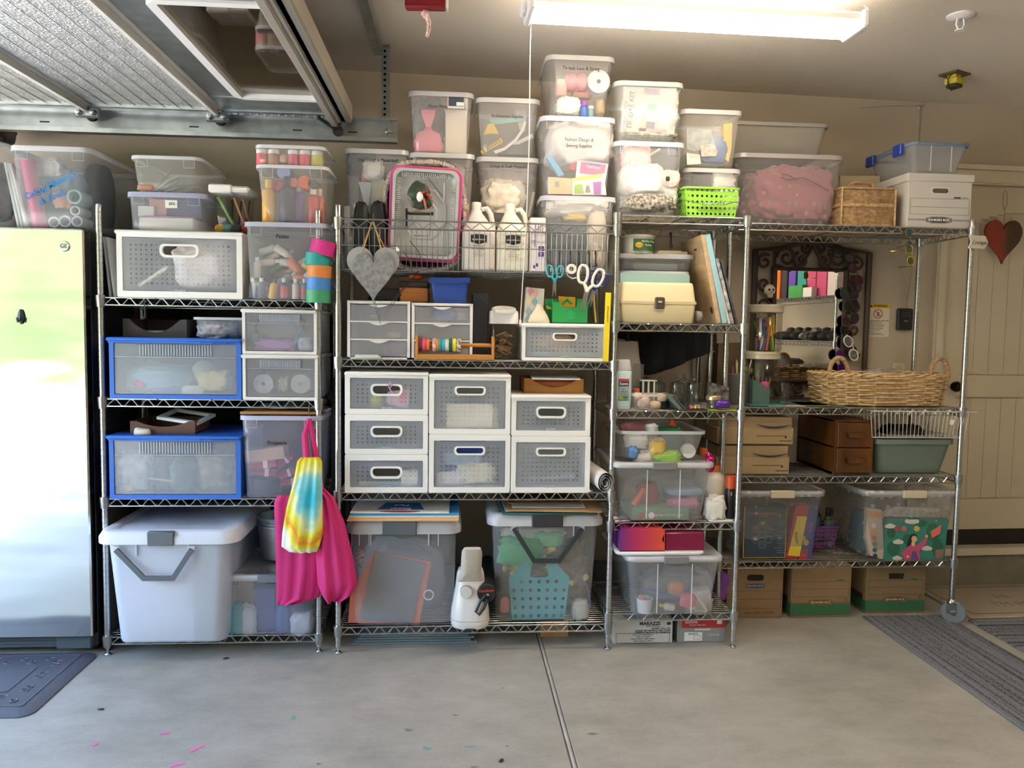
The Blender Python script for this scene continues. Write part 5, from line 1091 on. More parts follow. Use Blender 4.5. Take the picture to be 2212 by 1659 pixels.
rl = panel('striped_ruler','yellow and black striped ruler slanting in the upper bin','ruler',[(1038,326),(1082,298),(1086,307),(1042,333)],.19,.006,M('#d9b83a',.5))
p0,p1 = at(1042,327,.189),at(1082,303,.189)
for k in range(11):
    u = (k+.5)/11;c = p0.lerp(p1,u);mb = MB();mb.box(-.0016,.0016,0,.001,-.008,.008);o = mb.build('stripe',INK,rl);o.location = (c.x-rl.location.x,-.0012,c.z-rl.location.z);o.rotation_euler = (0,rad(-32),0)
panel('set_square','yellow triangular set square in the upper bin','set square',[(1044,292),(1054,268),(1066,266),(1078,290),(1060,288)],.21,.004,M('#cfae3e',.4))
panel('teal_sheet','teal plastic sheet edge in the upper bin','sheet',[(1056,258),(1130,254),(1128,262),(1062,270)],.22,.003,M('#7fb3a8',.5))
panel('french_curve','long white french curve bending across the upper bin','curve',[(1066,326),(1090,318),(1112,300),(1126,280),(1133,262),(1137,264),(1130,284),(1116,305),(1092,324),(1070,332)],.2,.003,M('#dbd8cf',.4))
panel('white_scale','white flat scale on the right of the upper bin','ruler',[(1104,312),(1150,288),(1152,297),(1120,312)],.215,.003,M('#e2dfd6',.5))
panel('grey_pad','grey pad behind the white french curve','pad',[(1075,333),(1110,290),(1150,300),(1146,334)],.25,.03,M('#8a8986',.7))
panel('grey_pad','pale slide case above the white french curve','case',[(1112,240),(1138,236),(1135,285),(1122,280)],.235,.01,M('#a9a8a4',.4))
# right-hand stack of three bins
s1 = sbin('clear bin of cloth at the bottom of the three-high stack by the cord',(1166,1331,424),(1182,1318),.02,z,.39,GR,rim=PL('#d8dae4',.7,.2),rimw=.012)
s2 = sbin('clear bin lettered for sewing, middle of the three-high stack',(1166,1331,252),(1180,1316),.02,s1.top+.001,.38,PL('#dedde0',.25,.14),rim=PL('#dfe0e8',.7,.2),rimw=.012)
s3 = sbin('clear bin of thread and lace topping the three-high stack',(1180,1331,120),(1196,1310),.03,s2.top+.001,.36,PL('#dcdad8',.22,.14),rim=PL('#dedede',.6,.2),rimw=.012,panels=False)
btext(s3,'Thread, Lace & String',1255,148,.02,INK,w=.9)
btext(s2,'Fashion Design &',1251,302,.0205,INK,w=.85,sh=.1);btext(s2,'Sewing Supplies',1251,315,.0205,INK,w=.85,sh=.1)
lump('white_fabric','pile of white fabric filling the top of the sewing bin','fabric',1178,258,1320,372,.17,.22,M('#d9d5d0',.9),2,.12,.25)
panel('blue_box','light blue narrow box leaning in the sewing bin','box',[(1181,340),(1190,334),(1219,377),(1207,381)],.055,.03,M('#5ba3cc',.5))
bk = panel('booklet','pink sewing booklet with white border','booklet',[(1247,346),(1314,354),(1306,400),(1243,388)],.062,.004,M('#e8e2e0',.6))
def onpanel(b,name,poly,Y,m,dy=.001):
    P = [at(x,y,Y) for x,y in poly];mb = MB();mb.prism([(p.x-b.location.x,p.z-b.location.z) for p in P],Y-b.location.y-dy,Y-b.location.y);return mb.build(name,m,b)
onpanel(bk,'cover',[(1255,349),(1309,356),(1304,380),(1252,374)],.0615,M('#df5f92',.6))
p = at(1282,361,.0608);text('Fashion',bk,(p.x-bk.location.x,p.y-bk.location.y-.002,p.z-bk.location.z),.02,PAPER,rot=(90,6,0))
onpanel(bk,'cover_band',[(1267,351),(1296,355),(1296,360),(1268,356)],.0606,M('#6a5aa8',.6))
bk2 = panel('booklet','white sewing pattern with green and purple dresses','pattern',[(1236,386),(1304,374),(1310,421),(1236,421)],.052,.004,M('#e9e5de',.6))
onpanel(bk2,'header',[(1237,385),(1299,375),(1300,382),(1238,392)],.0515,M('#e6d64a',.6))
for c,P_ in (('#9cc04a',[(1241,402),(1248,398),(1258,399),(1261,418),(1241,418)]),('#a85ab8',[(1281,394),(1299,392),(1298,420),(1283,420)]),('#8f8a88',[(1266,402),(1272,400),(1276,416),(1264,416)])): onpanel(bk2,'dress_print',P_,.0515,M(c,.6))
en = panel('envelope','tan envelope with a grey square in the sewing bin','envelope',[(1184,382),(1241,386),(1241,419),(1184,419)],.058,.004,M('#d9bf94',.7))
onpanel(en,'stamp',[(1199,392),(1208,392),(1208,404),(1199,404)],.0575,M('#8a8f86',.7))
lump('red_spool','red bobbin between the blue box and the pink booklet','bobbin',1230,342,1250,372,.09,.03,M('#c24a4a',.6),2,.1,.1,nu=14,nv=10)
lump('white_fabric','folded white fabric at the top of the lowest stack bin','fabric',1180,430,1308,474,.14,.18,M('#dedbd2',.9),6,.14,.3)
lump('yellow_fabric','yellow folded cloth under the white fabric','cloth',1212,458,1268,486,.13,.15,M('#d9b862',.9),3,.1,.2)
lump('navy_fabric','navy folded cloth filling the left of the lowest stack bin','cloth',1184,470,1268,588,.13,.16,M('#33404e',.9),5,.1,.2)
lump('cream_roll','cream batting roll standing at the right of the lowest stack bin','batting',1264,448,1308,588,.09,.1,M('#d3c4b0',.9),8,.06,.1)
lump('red_yarn','dusty red yarn ball on the left in the thread bin','yarn',1218,158,1246,200,.08,.06,M('#b0505c',.9,bump=.5,bs=120),3,.05,.05,sq=.9)
lump('red_yarn','dusty red yarn ball beside the white cone in the thread bin','yarn',1240,158,1270,202,.09,.06,M('#b0505c',.9,bump=.5,bs=120),4,.05,.05,sq=.9)
lump('peach_yarn','peach yarn at the left of the thread bin','yarn',1200,172,1224,212,.09,.06,M('#d9a39a',.9),5,.08,.1)
lump('red_yarn','salmon yarn under the two red balls','yarn',1234,188,1278,216,.12,.06,M('#c9867c',.9),6,.08,.1)
spool('thread_cone','large white cone of thread facing out of the thread bin','thread cone',1291,180,.048,.07,M('#c6c4c3',.7,bump=.3,bs=90),M('#6a6a6c',.6),w=.05)
lump('lace','cream lace bundle at the bottom of the thread bin','lace',1203,210,1252,252,.08,.07,M('#e6e2d2',.9,bump=.7,bs=60),3,.1,.25)
q = at(1260,250,.07);bottle('thread_spool','blue thread spool with a purple top in the thread bin','thread spool',(q.x,.07,s3.floor),.018,.07,M('#3f66a8',.5),M('#7a4a9a',.5),neck=.9,caph=.3)
q = at(1276,250,.07);bottle('thread_spool','teal thread spool beside the blue one','thread spool',(q.x,.08,s3.floor),.013,.055,M('#5fa3b0',.5),M('#e0ddd2',.5),neck=.9,caph=.2)
lump('ribbon_roll','brown ribbon roll at the lower right of the thread bin','ribbon',1284,215,1306,252,.09,.05,M('#a08a68',.4),4,.12,.3,nu=16,nv=10)

# foil trays leaning on the basket wires
FO = M('#e2e2e0',.42,.85,bump=.12,bs=30)
c = at(918,462,.045);t = thing('foil_tray','silver foil roasting tray in a pink frame leaning in the wire basket','tray',(c.x,.05,c.z),0,rot=(rad(4),rad(2),0))
def ztube(mb,hw,hh,r_,rt,n=6,y=0,jit=0,m=0):
    P = rrect(hw,hh,r_,n);rn = random.Random(2);mb.tube([(x,y+rn.uniform(-jit,jit),z_) for x,z_ in P],rt,8,closed=True,m=m)
mb = MB();L = []
for (o,y) in ((0,0),(.0,-.006),(-.012,-.006),(-.022,.03),(-.045,.032)): L.append([(x,y,z_) for x,z_ in rrect(.138+o,.183+o,.035,5)])
mb.loft(L,0,False,True);mb.build('pan',FO,t,30)
mb = MB()
for k in range(26): x = -.10+.2*k/25;mb.box(x-.0015,x+.0015,-.004,.012,.148,.166);mb.box(x-.0015,x+.0015,-.004,.012,-.166,-.148)
for k in range(34): z_ = -.14+.28*k/33;mb.box(.104,.122,-.004,.012,z_-.0015,z_+.0015);mb.box(-.122,-.104,-.004,.012,z_-.0015,z_+.0015)
mb.build('pleats',FO,t)
mb = MB()
O8 = [(-.05,.10),(.035,.10),(.085,.04),(.085,-.04),(.035,-.10),(-.05,-.10),(-.085,-.05),(-.085,.05)]
mb.tube([(x,.030,z_) for x,z_ in O8],.0045,6,closed=True);mb.tube([(x*.55,.030,z_*.55) for x,z_ in O8],.0045,6,closed=True)
for s in (-1,1): mb.tube([(.075,.03,s*.06),(.075,.03,s*.135)],.004,6);mb.tube([(s*.05,.03,.135),(s*.02,.03,.14),(-s*.04,.03,.135)],.003,6)
mb.build('embossed_ribs',FO,t,60)
t2 = thing('pink_tray','thin pink tray rim behind the foil tray','tray',(c.x,.062,c.z),0,rot=(rad(4),rad(2),0))
mb = MB();L = [[(x,y,z_) for x,z_ in rrect(.148+o,.193+o,.04,5)] for o,y in ((-.02,0),(0,0),(.004,.006),(0,.012),(-.02,.03))];mb.loft(L,0,False,True);mb.build('tray_body',M('#cc5a8f',.4),t2,30)
t3 = thing('tinsel_wreath','oval silver tinsel garland ring behind the pink tray','garland',(c.x-.004,.105,c.z-.002),0)
mb = MB();P = [];rn = random.Random(1)
N = 220
for k in range(N): a = 2*math.pi*k/N;P.append((.168*math.copysign(abs(math.cos(a))**.62,math.cos(a)),rn.uniform(-.004,.004),.226*math.copysign(abs(math.sin(a))**.62,math.sin(a))))
mb.tube(P,[.012+rn.uniform(-.003,.003) for _ in range(N)],8,closed=True)
mb.build('tinsel',M('#d6cabc',.45,.7,bump=1,bs=160),t3,20)
mb = MB();L = [[(x,y,z_) for x,z_ in rrect(.158+o,.212+o,.08,6)] for o,y in ((0,.01),(-.01,.004),(-.02,.012))];mb.loft(L,0,False,True);mb.build('backing',M('#33161f',.8),t3)
# cookie cutters / wire toys hanging over the tray
t = thing('ornament_cluster','dark green and red ornament in a thin copper frame over the foil tray','ornament',at(905,425,.012))
mb = MB();mb.blob((0,.004,.02),(.045,.012,.042),3,.2);mb.blob((.01,.004,-.02),(.045,.010,.03),6,.2);mb.build('green_body',M('#1f2d28',.5,var=.4,vs=50,col2='#3a4a2e'),t)
mb = MB();mb.blob((.004,-.012,-.002),(.014,.01,.02),2,.1);mb.build('white_bead',WHITE,t)
mb = MB()
for (a,b_) in (((.02,-.008),(.03,-.05)),((.03,.01),(.055,-.005)),((.0,.01),(.03,.02))): mb.tube([(a[0],-.012,a[1]),(b_[0],-.012,b_[1])],.0045,6)
mb.build('red_ribbon',M('#c0392b',.5),t)
mb = MB();mb.tube([(.025,-.01,.055),(.06,-.01,-.045),(-.02,-.01,-.06),(-.045,-.01,-.01)],.002,5);mb.tube([(-.04,-.008,-.065),(.05,-.008,-.065),(.045,-.008,-.16),(-.02,-.008,-.16)],.002,5,closed=False);mb.build('copper_frame',M('#a9805c',.4,.7),t)
mb = MB();mb.box(-.05,.06,-.006,.004,-.075,-.062);mb.box(-.055,-.046,-.006,.004,-.13,-.05);mb.build('dark_bar',BLACK,t)
mb = MB();mb.prism([(.035,.075),(.04,.078),(.1,.005),(.098,-.002),(.09,.004)],-.012,-.006);mb.build('silver_blade',CHROME,t)
# long black skewers/wire hanger forming a V below
mb = MB();a,b_,d_ = at(790,600,-.03),at(822,700,-.035),at(860,640,-.03);e_ = at(905,585,-.02)
o0 = at(770,560,-.02)
for k in (0,.010): mb.tube([at(752,548,-.02)-o0,Vector((k,0,0))+a-o0,Vector((0,0,k*1.5))+b_-o0,Vector((-k,0,0))+d_-o0,e_-o0],.0018,5)
mb.tube([at(872,545,-.012)-o0,at(885,560,-.012)-o0,at(890,590,-.012)-o0],.002,5);mb.tube([at(885,520,-.012)-o0,at(905,545,-.012)-o0,at(912,575,-.012)-o0],.002,5)
solo(mb,'wire_hanger',BLACKM,'black V-shaped wire hanger dangling below the heart plaques','hanger',o0)
# black gloves
for i,(l,r,tt_,sd) in enumerate(((763,797,437,2),(799,835,436,4))): lump('black_glove',['black rubber glove standing in the basket, left one','black rubber glove standing in the basket beside the foil tray'][i],'glove',l,tt_,r,560,.09,.06,M('#16181a',.6),sd,.08,.12)
rod('clear_tube','clear acrylic tube standing at the left end of the basket','tube',(752,560),(750,446),.06,.013,PL('#d9d9d9',.2,.1),n=14)
lump('acrylic_bits','shiny clear wrapping at the left end of the basket','wrapping',744,505,764,565,.08,.05,PL('#cfcfcf',.3,.1),3,.2,.3,nu=14,nv=10)
# glue jugs
for i,(l,r,tt_,w_) in enumerate(((998,1070,434,'left'),(1073,1144,437,'right'))):
    xa,xb = edges(l,r,540,.03);hw = (xb-xa)/2;h = at((l+r)/2,tt_,.06).z-z
    t = thing('glue_jug','white gallon glue jug with black badge, %s' % ('nearer the foil tray' if i == 0 else 'nearer the purple box'),'jug',((xa+xb)/2,.035+hw,z),0,'white glue jugs')
    MJ = M('#e9e2d2' if i else '#ddd6cf',.4,name='jug_white%d' % i)
    mb = MB();L = []
    for zz,s,cr in ((0,.9,.4),(.006,.98,.45),(.015,1,.45),(.165,1,.45),(.185,.96,.6),(.21,.8,.8),(.235,.6,.95),(.255,.44,1),(.262,.36,1),(.275,.34,1)): L.append([(x-(0 if zz < .18 else (zz-.18)*.12),y,zz*h/.31) for x,y in rrect(hw*s,hw*s,hw*s*cr,5)])
    mb.loft(L,0,True,True);mb.build('body',MJ,t,60)
    mb = MB();mb.lathe([(.021,.272*h/.31),(.0215,.306*h/.31),(.019,h),(0,h)],18,(-.011,0,0));mb.build('cap',MJ,t)
    mb = MB();mb.tube([(.012,0,h*.90),(.035,0,h*.92),(.052,0,h*.84),(.062,0,h*.68),(.066,0,h*.58)],[.010,.011,.011,.010,.009],8);mb.build('handle',MJ,t)
    mb = MB();k = .034;mb.prism([(-k,.118),(-k*.4,.112),(0,.108),(k*.4,.112),(k,.118),(k,.146),(k*.4,.150),(-k*.4,.150),(-k,.146)],-hw-.0012,-hw+.004);mb.build('badge',INK,t)
    text('amazonbasics',t,(0,-hw-.0018,.129),.0105,PAPER);text('Washable School',t,(0,-hw-.001,.102),.0075,M('#77736b',.7));text('All Purpose',t,(0,-hw-.001,.09),.0125,M('#55524c',.7))
    for k2,s in enumerate(('White Glue','Non-toxic Formula','Net 1 Gal 3.8 L')): text(s,t,(0,-hw-.001,.078-k2*.009),.0065,M('#77736b',.7))
xa,xb = edges(1145,1178,530,.03);zt_ = at(1160,470,.03).z
t = thing('glove_box','narrow white carton with purple print between jug and bins','carton',((xa+xb)/2,.03,z));hw = (xb-xa)/2;hh = zt_-z
mb = MB();mb.box(-hw,hw,0,.11,0,hh,bev=.002);mb.build('carton',M('#e2dcdf',.6),t)
PUR = M('#5a3f86',.6)
mb = MB();mb.box(hw*.1,hw*.85,-.0006,0,.062,.082);mb.box(hw*.1,hw*.85,-.0006,0,.086,.106);mb.prism([(-hw*.55,.012),(-hw*.2,.012),(-hw*.2,.02),(hw*.1,.02),(hw*.1,.034),(-hw*.3,.034),(-hw*.3,.026),(-hw*.55,.026)],-.0006,0);mb.build('purple_blocks',PUR,t)
text('Nitrile Exam Gloves',t,(-hw*.35,-.0008,hh*.68),.012,PUR,rot=(90,-90,0));text('100',t,(hw*.45,-.0012,.072),.01,PAPER,rot=(90,-90,0))
for k,s in enumerate(('Single Use','Powder Free','Ambidextrous')): text(s,t,(hw*(.05+.28*k),-.0008,hh*.8),.007,INK,rot=(90,-90,0))
# heart plaques on jute
SL = M('#8d8f91',.7,var=.35,vs=60,bump=.2,bs=90,col2='#6f7173')
hx = at(805,480,-.05)
t = thing('heart_plaque','flecked grey heart-shaped plaque hung on jute string from the basket','plaque',at(806,600,-.052));s1x,s1z = .185,.205
mb = MB();mb.prism(heart(.165,.20),-.006,.006);mb.build('plaque',SL,t)
mb = MB();a0 = hx-t.location;mb.tube([(-.05,-.002,.075),a0+Vector((-.004,0,0)),a0+Vector((.004,0,0)),(.045,-.002,.075)],.0028,6);mb.build('jute_string',M('#a98a5c',.9),t)
t = thing('heart_plaque','plain pale grey plaque hanging behind the flecked heart','plaque',at(806,592,-.035))
mb = MB();mb.prism([(x,z_+.01) for x,z_ in heart(.212,.20)][:],-.005,.005)
mb.build('plaque',M('#9fa1a3',.7),t)
mb = MB();a0 = hx-t.location;mb.tube([(-.055,.002,.08),a0+Vector((-.002,.008,0)),(.06,.002,.08)],.0028,6);mb.build('jute_string',M('#a98a5c',.9),t)
hook('black hook on the basket rail holding the heart plaques',806,462,500,-.03,group='hooks on the basket')
# hooks and scissors along the bottom of the basket
for i,(px,w_) in enumerate(((1188,'teal scissors, left of a pair'),(1208,'teal scissors, right of a pair'),(1232,'tape ring, left of a pair'),(1250,'tape ring, right of a pair'),(1272,'white scissors, left of a pair'),(1286,'white scissors, right of a pair'))):
    hook('black hook on the basket by the '+w_,px,545,577,-.004,group='hooks on the basket',r=.0035)
def scissors(label,px0,py0,px1,py1,Y,hm,L,grp='scissors hanging under the basket',open_=.12):
    a,b_ = at(px0,py0,Y),at(px1,py1,Y);d_ = b_-a;ang = math.atan2(d_.x,-d_.z);ln = d_.length
    t = thing('scissors',label,'scissors',a,0,grp,rot=(0,-ang,0));k = ln
    for s in (-1,1):
        mb = MB();P = rrect(.030*k/.16,.022*k/.16,.022*k/.16,6);mb.tube([(s*.027*k/.16+(x*.55)+s*z_*.15,0,z_*1.35-.03*k/.16) for x,z_ in P],.0052*k/.16,6,closed=True);mb.tube([(s*.018*k/.16,0,-.055*k/.16),(-s*.004,s*.001,-.085*k/.16)],[.0055*k/.16,.007*k/.16],6);mb.build('grip',hm,t)
        mb = MB();z0_ = -.08*k/.16;mb.prism([(-s*.001-.008*k/.16,z0_),(-s*.001+.008*k/.16,z0_),(-s*open_*.05+.001,-ln),(-s*open_*.05-.001,-ln)],s*.0012-.001,s*.0012+.001);mb.build('blade',CHROME,t)
    mb = MB();mb.lathe([(0,-.004),(.004,-.003),(.004,.004)],10,(0,0,-.085*k/.16),'y');mb.build('pivot_screw',CHROME,t);return t
scissors('small scissors with teal handles hanging under the basket',1199,574,1197,640,-.028,M('#1f9aa8',.4),.13)
scissors('large scissors with white handles hanging under the basket',1280,578,1256,676,-.03,M('#e2ddd2',.4),.2)
scissors('scissors with blue handles hanging behind the white pair',1296,588,1272,662,-.012,M('#27357f',.4),.17)
t = thing('tape_ring','small roll of clear tape with curling end on a hook','tape',at(1234,581,-.028))
mb = MB();mb.lathe([(.010,-.008),(.021,-.008),(.021,.008),(.010,.008),(.010,-.008)],22,axis='y',cap=False);mb.build('roll',M('#d9d6cc',.4),t)
mb = MB();mb.tube([(-.02,0,-.005),(-.014,0,-.028),(.004,0,-.04),(.024,0,-.036)],.0028,6);mb.build('loose_end',M('#bdb9b0',.3),t)
# ---------------------------------------------------------------- second shelf of the wide unit
z = Z2[0]
OFF = M('#dddbd9',.45);TF = PL('#cfcfd4',.32,.18)
def tier(label,l,r,t_,n):
    xa,xb = edges(l,r,712,.0);zt = at((l+r)/2,t_,.0).z;W = xb-xa;H = zt-z;t = thing('drawer_tower',label,'drawers',((xa+xb)/2,.0,z),0,'three-drawer towers')
    mb = MB();bd = .012
    mb.box(-W/2,-W/2+bd,0,.3,0,H);mb.box(W/2-bd,W/2,0,.3,0,H);mb.box(-W/2,W/2,0,.3,H-.012,H,bev=.004);mb.box(-W/2,W/2,0,.3,0,.006);mb.box(-W/2,W/2,.295,.3,0,H)
    hs = (H-.018)/n
    for k in range(1,n): mb.box(-W/2+bd,W/2-bd,.0,.02,.006+k*hs-.003,.006+k*hs+.003)
    mb.build('frame',OFF,t)
    for k in range(n):
        z0_ = .006+k*hs+.004;z1_ = .006+(k+1)*hs-.004;w_ = W/2-bd-.002
        mb = MB();mb.box(-w_,w_,.003,.005,z0_,z1_);mb.box(-w_,w_,.005,.27,z0_,z0_+.002);d_ = mb.build('drawer_front',TF,t)
        mb = MB();q_ = 8;mb.prism([(-.04,z1_)]+[(-.04+.08*j/q_,z1_-.011*math.sin(math.pi*j/q_)) for j in range(1,q_)]+[(.04,z1_)],-.010,.003);mb.build('pull_tab',OFF,d_)
    i = Info();i.top = zt;i.t = t;i.floor = z+.012;i.hs = hs;return i
ta = tier('white three-drawer tower under the heart plaques',750,886,650,3)
tb = tier('white three-drawer tower behind the washi tape rack',889,1021,655,3)
lump('purple_cloth','purple folded cloth in the bottom drawer under the heart plaques','cloth',830,736,880,770,.08,.1,M('#6f5f8f',.9),3,.1,.1)
lump('cream_scrap','cream scrap in the middle drawer under the heart plaques','scrap',838,718,868,732,.06,.06,M('#c9b898',.8),5,.2,.2,nu=14,nv=8)
lump('tan_scrap','tan strip in the top drawer under the heart plaques','strip',800,680,830,688,.05,.05,M('#b98f74',.8),5,.2,.2,nu=14,nv=8)
lump('blue_ribbon','bright blue ribbon bunch in the top drawer behind the tape rack','ribbon',936,664,984,694,.05,.06,M('#2f6fc0',.5),4,.3,.5)
lump('white_pot','pale pot in the top drawer beside the blue ribbon','pot',986,676,1006,693,.05,.04,M('#bfc0c2',.5),5,.05,0,nu=14,nv=8)
for k in range(3):
    mb = MB();mb.box(-.055+.004*k,.055-.003*k,-.012,.06,0,.005,bev=.001);q = at(797,765,.0);solo(mb,'sticky_pad',M(['#b9c4b4','#e2ded2','#cfd4d8'][k],.8,name='pad%d' % k),['bottom pad of the small pile before the left drawer tower','middle pad of the small pile before the left drawer tower','top pad of the small pile before the left drawer tower'][k],'pad',(q.x-.004*k,-.014,z+.001+k*.0055),group='small pads')
xa,xb = edges(863,925,630,.1);h_ = at(895,619,.1).z-ta.top
t = thing('wooden_box','small amber wooden box on the left drawer tower','box',((xa+xb)/2,.1,tb.top-.0));hw = (xb-xa)/2
t.location.z = max(ta.top,tb.top)+.001
AMB = M('#b9783c',.45,var=.2,vs=3,stretch=(1,6,9),name='amber_wood')
mb = MB();mb.box(-hw,hw,0,.16,0,.062,bev=.004);mb.box(-hw-.002,hw+.002,-.004,.164,.04,.048,bev=.002);mb.build('body',AMB,t)
mb = MB();mb.box(-hw-.001,hw+.001,-.002,.16,.0622,.09,bev=.006);mb.build('lid',M('#2b2520',.5),t)
mb = MB();q = at(898,608,.1);mb.blob((0,0,.02),(.032,.03,.016),3,.15,flat=True);solo(mb,'orange_clip',M('#d9692a',.5),'orange plastic piece on the amber wooden box','clip',(q.x,.15,t.location.z+.091))
BB = M('#23489a',.5)
xa,xb = edges(930,1013,625,.06);zt_ = at(972,600,.06).z;z0_ = tb.top+.001
t = thing('blue_bin','royal blue plastic bin with white paint marks on the right tower','bin',((xa+xb)/2,.15,z0_));hw = (xb-xa)/2;hh = zt_-z0_
mb = MB();mb.loft([[(x,y,zq) for x,y in rrect(a,a+.015,.012)] for a,zq in ((hw*.84,0),(hw*.86,.004),(hw,hh),(hw-.004,hh),(hw*.8,.008))],0,True,True);mb.build('body',BB,t)
mb = MB();mb.box(-hw-.006,hw+.006,-hw-.026,-hw-.005,hh-.024,hh,bev=.005);mb.build('rim',BB,t)
mb = MB()
for k in range(9): rn = random.Random(k);mb.blob((rn.uniform(-.7,.7)*hw,-hw-.004+0*k,rn.uniform(.25,.6)*hh),(rn.uniform(.003,.009),.002,.003),k,.4,nu=8,nv=6)
o = mb.build('paint_marks',PAPER,t);o['kind'] = 'stuff'
lump('dark_bundle','dark cloth lump on the left drawer tower behind the hearts','cloth',800,622,866,654,.14,.12,M('#26262a',.9),3,.2,.3)
xa,xb = edges(1021,1055,700,.07);card('black_box','tall black box standing between drawer tower and clothespin jar','box',xa,xb,.07,.25,z+.001,at(1038,632,.07).z,M('#15181d',.6,bump=.2,bs=60),bev=.004)
mb = MB();mb.box(-.035,.035,0,.03,0,.006);mb.box(-.03,.034,.002,.03,.0062,.012);q = at(1038,768,.03);solo(mb,'note_pads',M('#d4d0c4',.8),'little stack of notes at the foot of the black box','notes',(q.x,.03,z+.001))
# washi tape rack
xa,xb = edges(897,1068,770,-.03);W = xb-xa;q = Vector(((xa+xb)/2,-.03,z+.001))
PW = M('#c2843f',.45,var=.2,vs=4,stretch=(1,6,9),name='rack_wood')
t = thing('tape_rack','wooden dowel rack holding colourful washi tape rolls','tape rack',q);hh = at(900,725,-.03).z-z;zd = at(980,746,-.03).z-z
for s in (-1,1): mb = MB();mb.box(s*W/2-(.011 if s > 0 else 0),s*W/2+(.011 if s < 0 else 0),0,.07,0,hh,bev=.002);mb.build('end_panel',PW,t)
mb = MB();mb.box(-W/2+.01,W/2-.01,0,.07,0,.022,bev=.002);mb.build('base',PW,t)
mb = MB();mb.tube([(-W/2+.005,.035,zd),(W/2-.005,.035,zd)],.0085,12);mb.build('dowel',PW,t)
for i,(px,w_,c,nm,R) in enumerate(((908,.014,'#7a2f3f','maroon',.026),(916,.014,'#d9567c','pink',.027),(924,.014,'#e2703f','orange',.025),(938,.014,'#cf4a4a','red patterned',.028),(945,.012,'#d98a4a','tan',.026),(950,.012,'#3f9a7a','sea green',.027),(958,.016,'#3fa3c4','sky blue',.026),(966,.014,'#b9c9a8','pale flowered',.026),(974,.013,'#17503a','dark green',.029),(981,.016,'#e2d23a','yellow',.028),(991,.018,'#39362f','black and white',.029))):
    p = at(px,750,.005);mb = MB();mb.lathe([(.0095,-w_/2),(R,-w_/2),(R,w_/2),(.0095,w_/2),(.0095,-w_/2)],24,axis='x',cap=False)
    solo(mb,'washi_tape',M(c,.5,var=.4 if i in (3,7,10) else 0,vs=90,col2='#e9e4da' if i in (3,7,10) else None,name='washi'+c),nm+' washi tape roll on the wooden dowel','tape roll',(p.x,.005,z+.001+zd+.0085-.0097),group='washi tape rolls')
# clothespin jar
xa,xb = edges(1057,1119,735,.05);hw = (xb-xa)/2;hz = at(1088,700,.05).z-z;h2 = at(1088,672,.05).z-z;h3 = at(1088,660,.05).z-z
t = thing('clothespin_jar','square clear canister of clothespins with white lid and spare top','jar',((xa+xb)/2,.05+hw,z+.001))
mb = MB();mb.loft([[(x,y,zq) for x,y in rrect(a,a,.018)] for a,zq in ((hw*.84,0),(hw*.86,.004),(hw*.9,hz),(hw*.88,hz))],0,True);mb.build('body',GLASS('smoke_clear',(.92,.92,.90),.03,1.4),t,60)
mb = MB();mb.loft([[(x,y,zq) for x,y in rrect(a,a,.02)] for a,zq in ((hw,hz),(hw*1.02,hz+.004),(hw*1.02,h2-.012),(hw*.98,h2),(hw*.6,h2))],0,True,True);mb.build('lid',WHITE,t,30)
mb = MB();mb.lathe([(hw*.7,h2),(hw*.85,h2+.004),(hw*.87,h2+.012),(hw*.83,h2+.018),(hw*.7,h2+.02),(hw*.66,h2+.016),(0,h2+.016)],26);
o = mb.build('spare_top',M('#d9d6cf',.4),t);o.rotation_euler = (rad(14),0,0);o.location.y = .012
rn = random.Random(8)
PIN = M('#a8875c',.8)
for k in range(36):
    L = .05;a = rn.uniform(0,3.14);b_ = rn.uniform(-.5,.5);mb = MB();mb.box(-L/2,L/2,-.004,-.0006,-.0035,.0035);mb.box(-L/2,L/2,.0006,.004,-.0035,.0035)
    solo(mb,'clothespin',PIN,'wooden clothespin heaped in the square canister','clothespin',(t.location.x+rn.uniform(-.5,.5)*hw*.8,t.location.y+rn.uniform(-.55,.4)*hw,z+.012+k*.0028),rot=(rn.uniform(-.4,.4),b_,a),group='clothespins in the canister')
# white drawer with marker tubes and things on it
dw = drawer_box('white perforated drawer under the crayons, marker tubes inside',1128,1311,699,-.015,z+.001,.33,kind='perf',lip=.004,nx=18,nz=7,hw=.085,bd=.014,front=PL('#dde2ec',.38,.2,None,.1))
lump('tube_bag','beige tube lying in the drawer under the crayons','tube',1150,722,1238,756,.08,.07,M('#c9ac94',.6),3,.08,.1)
for i,(a,b_,c,w_) in enumerate((((1152,764),(1190,764),'#8fc0d6','pale blue'),((1190,766),(1232,758),'#d9cdb4','cream'),((1215,768),(1280,764),'#a8d08f','light green'),((1190,764),(1236,738),'#d9a0b0','pink'),((1225,746),(1262,730),'#d8b0c4','mauve'))):
    rod('marker',w_+' marker in the drawer under the crayons','marker',a,b_,.03+.012*i,.008,[M(c,.4),WHITE],tip=1)
pb = panel('pattern_box','grey box with pastel diamond pattern behind the cloth bag','box',[(1130,697),(1138,620),(1176,624),(1173,697)],.09,.06,M('#cfcac2',.7))
for i,(px,py,c) in enumerate(((1146,630,'#d98f9a'),(1158,632,'#e0b090'),(1142,650,'#e0c9a0'),(1155,652,'#7fb0b8'),(1166,640,'#c9d0c4'),(1142,672,'#8fb8c0'),(1152,676,'#d9a0a0'),(1140,690,'#7fb0b8'))):
    onpanel(pb,'diamond',[(px-7,py),(px,py-10),(px+7,py),(px,py+10)],.0895,M(c,.6))
q = at(1165,697,.03);mb = MB();mb.lathe([(.045,0),(.047,.006),(.038,.03),(.02,.06),(.012,.078),(.008,.08)],22);solo(mb,'cloth_cone',M('#e2d6bc',.9,bump=.3,bs=50),'cream cloth cone standing on the white drawer','pouch',(q.x,.05,dw.top+.001))
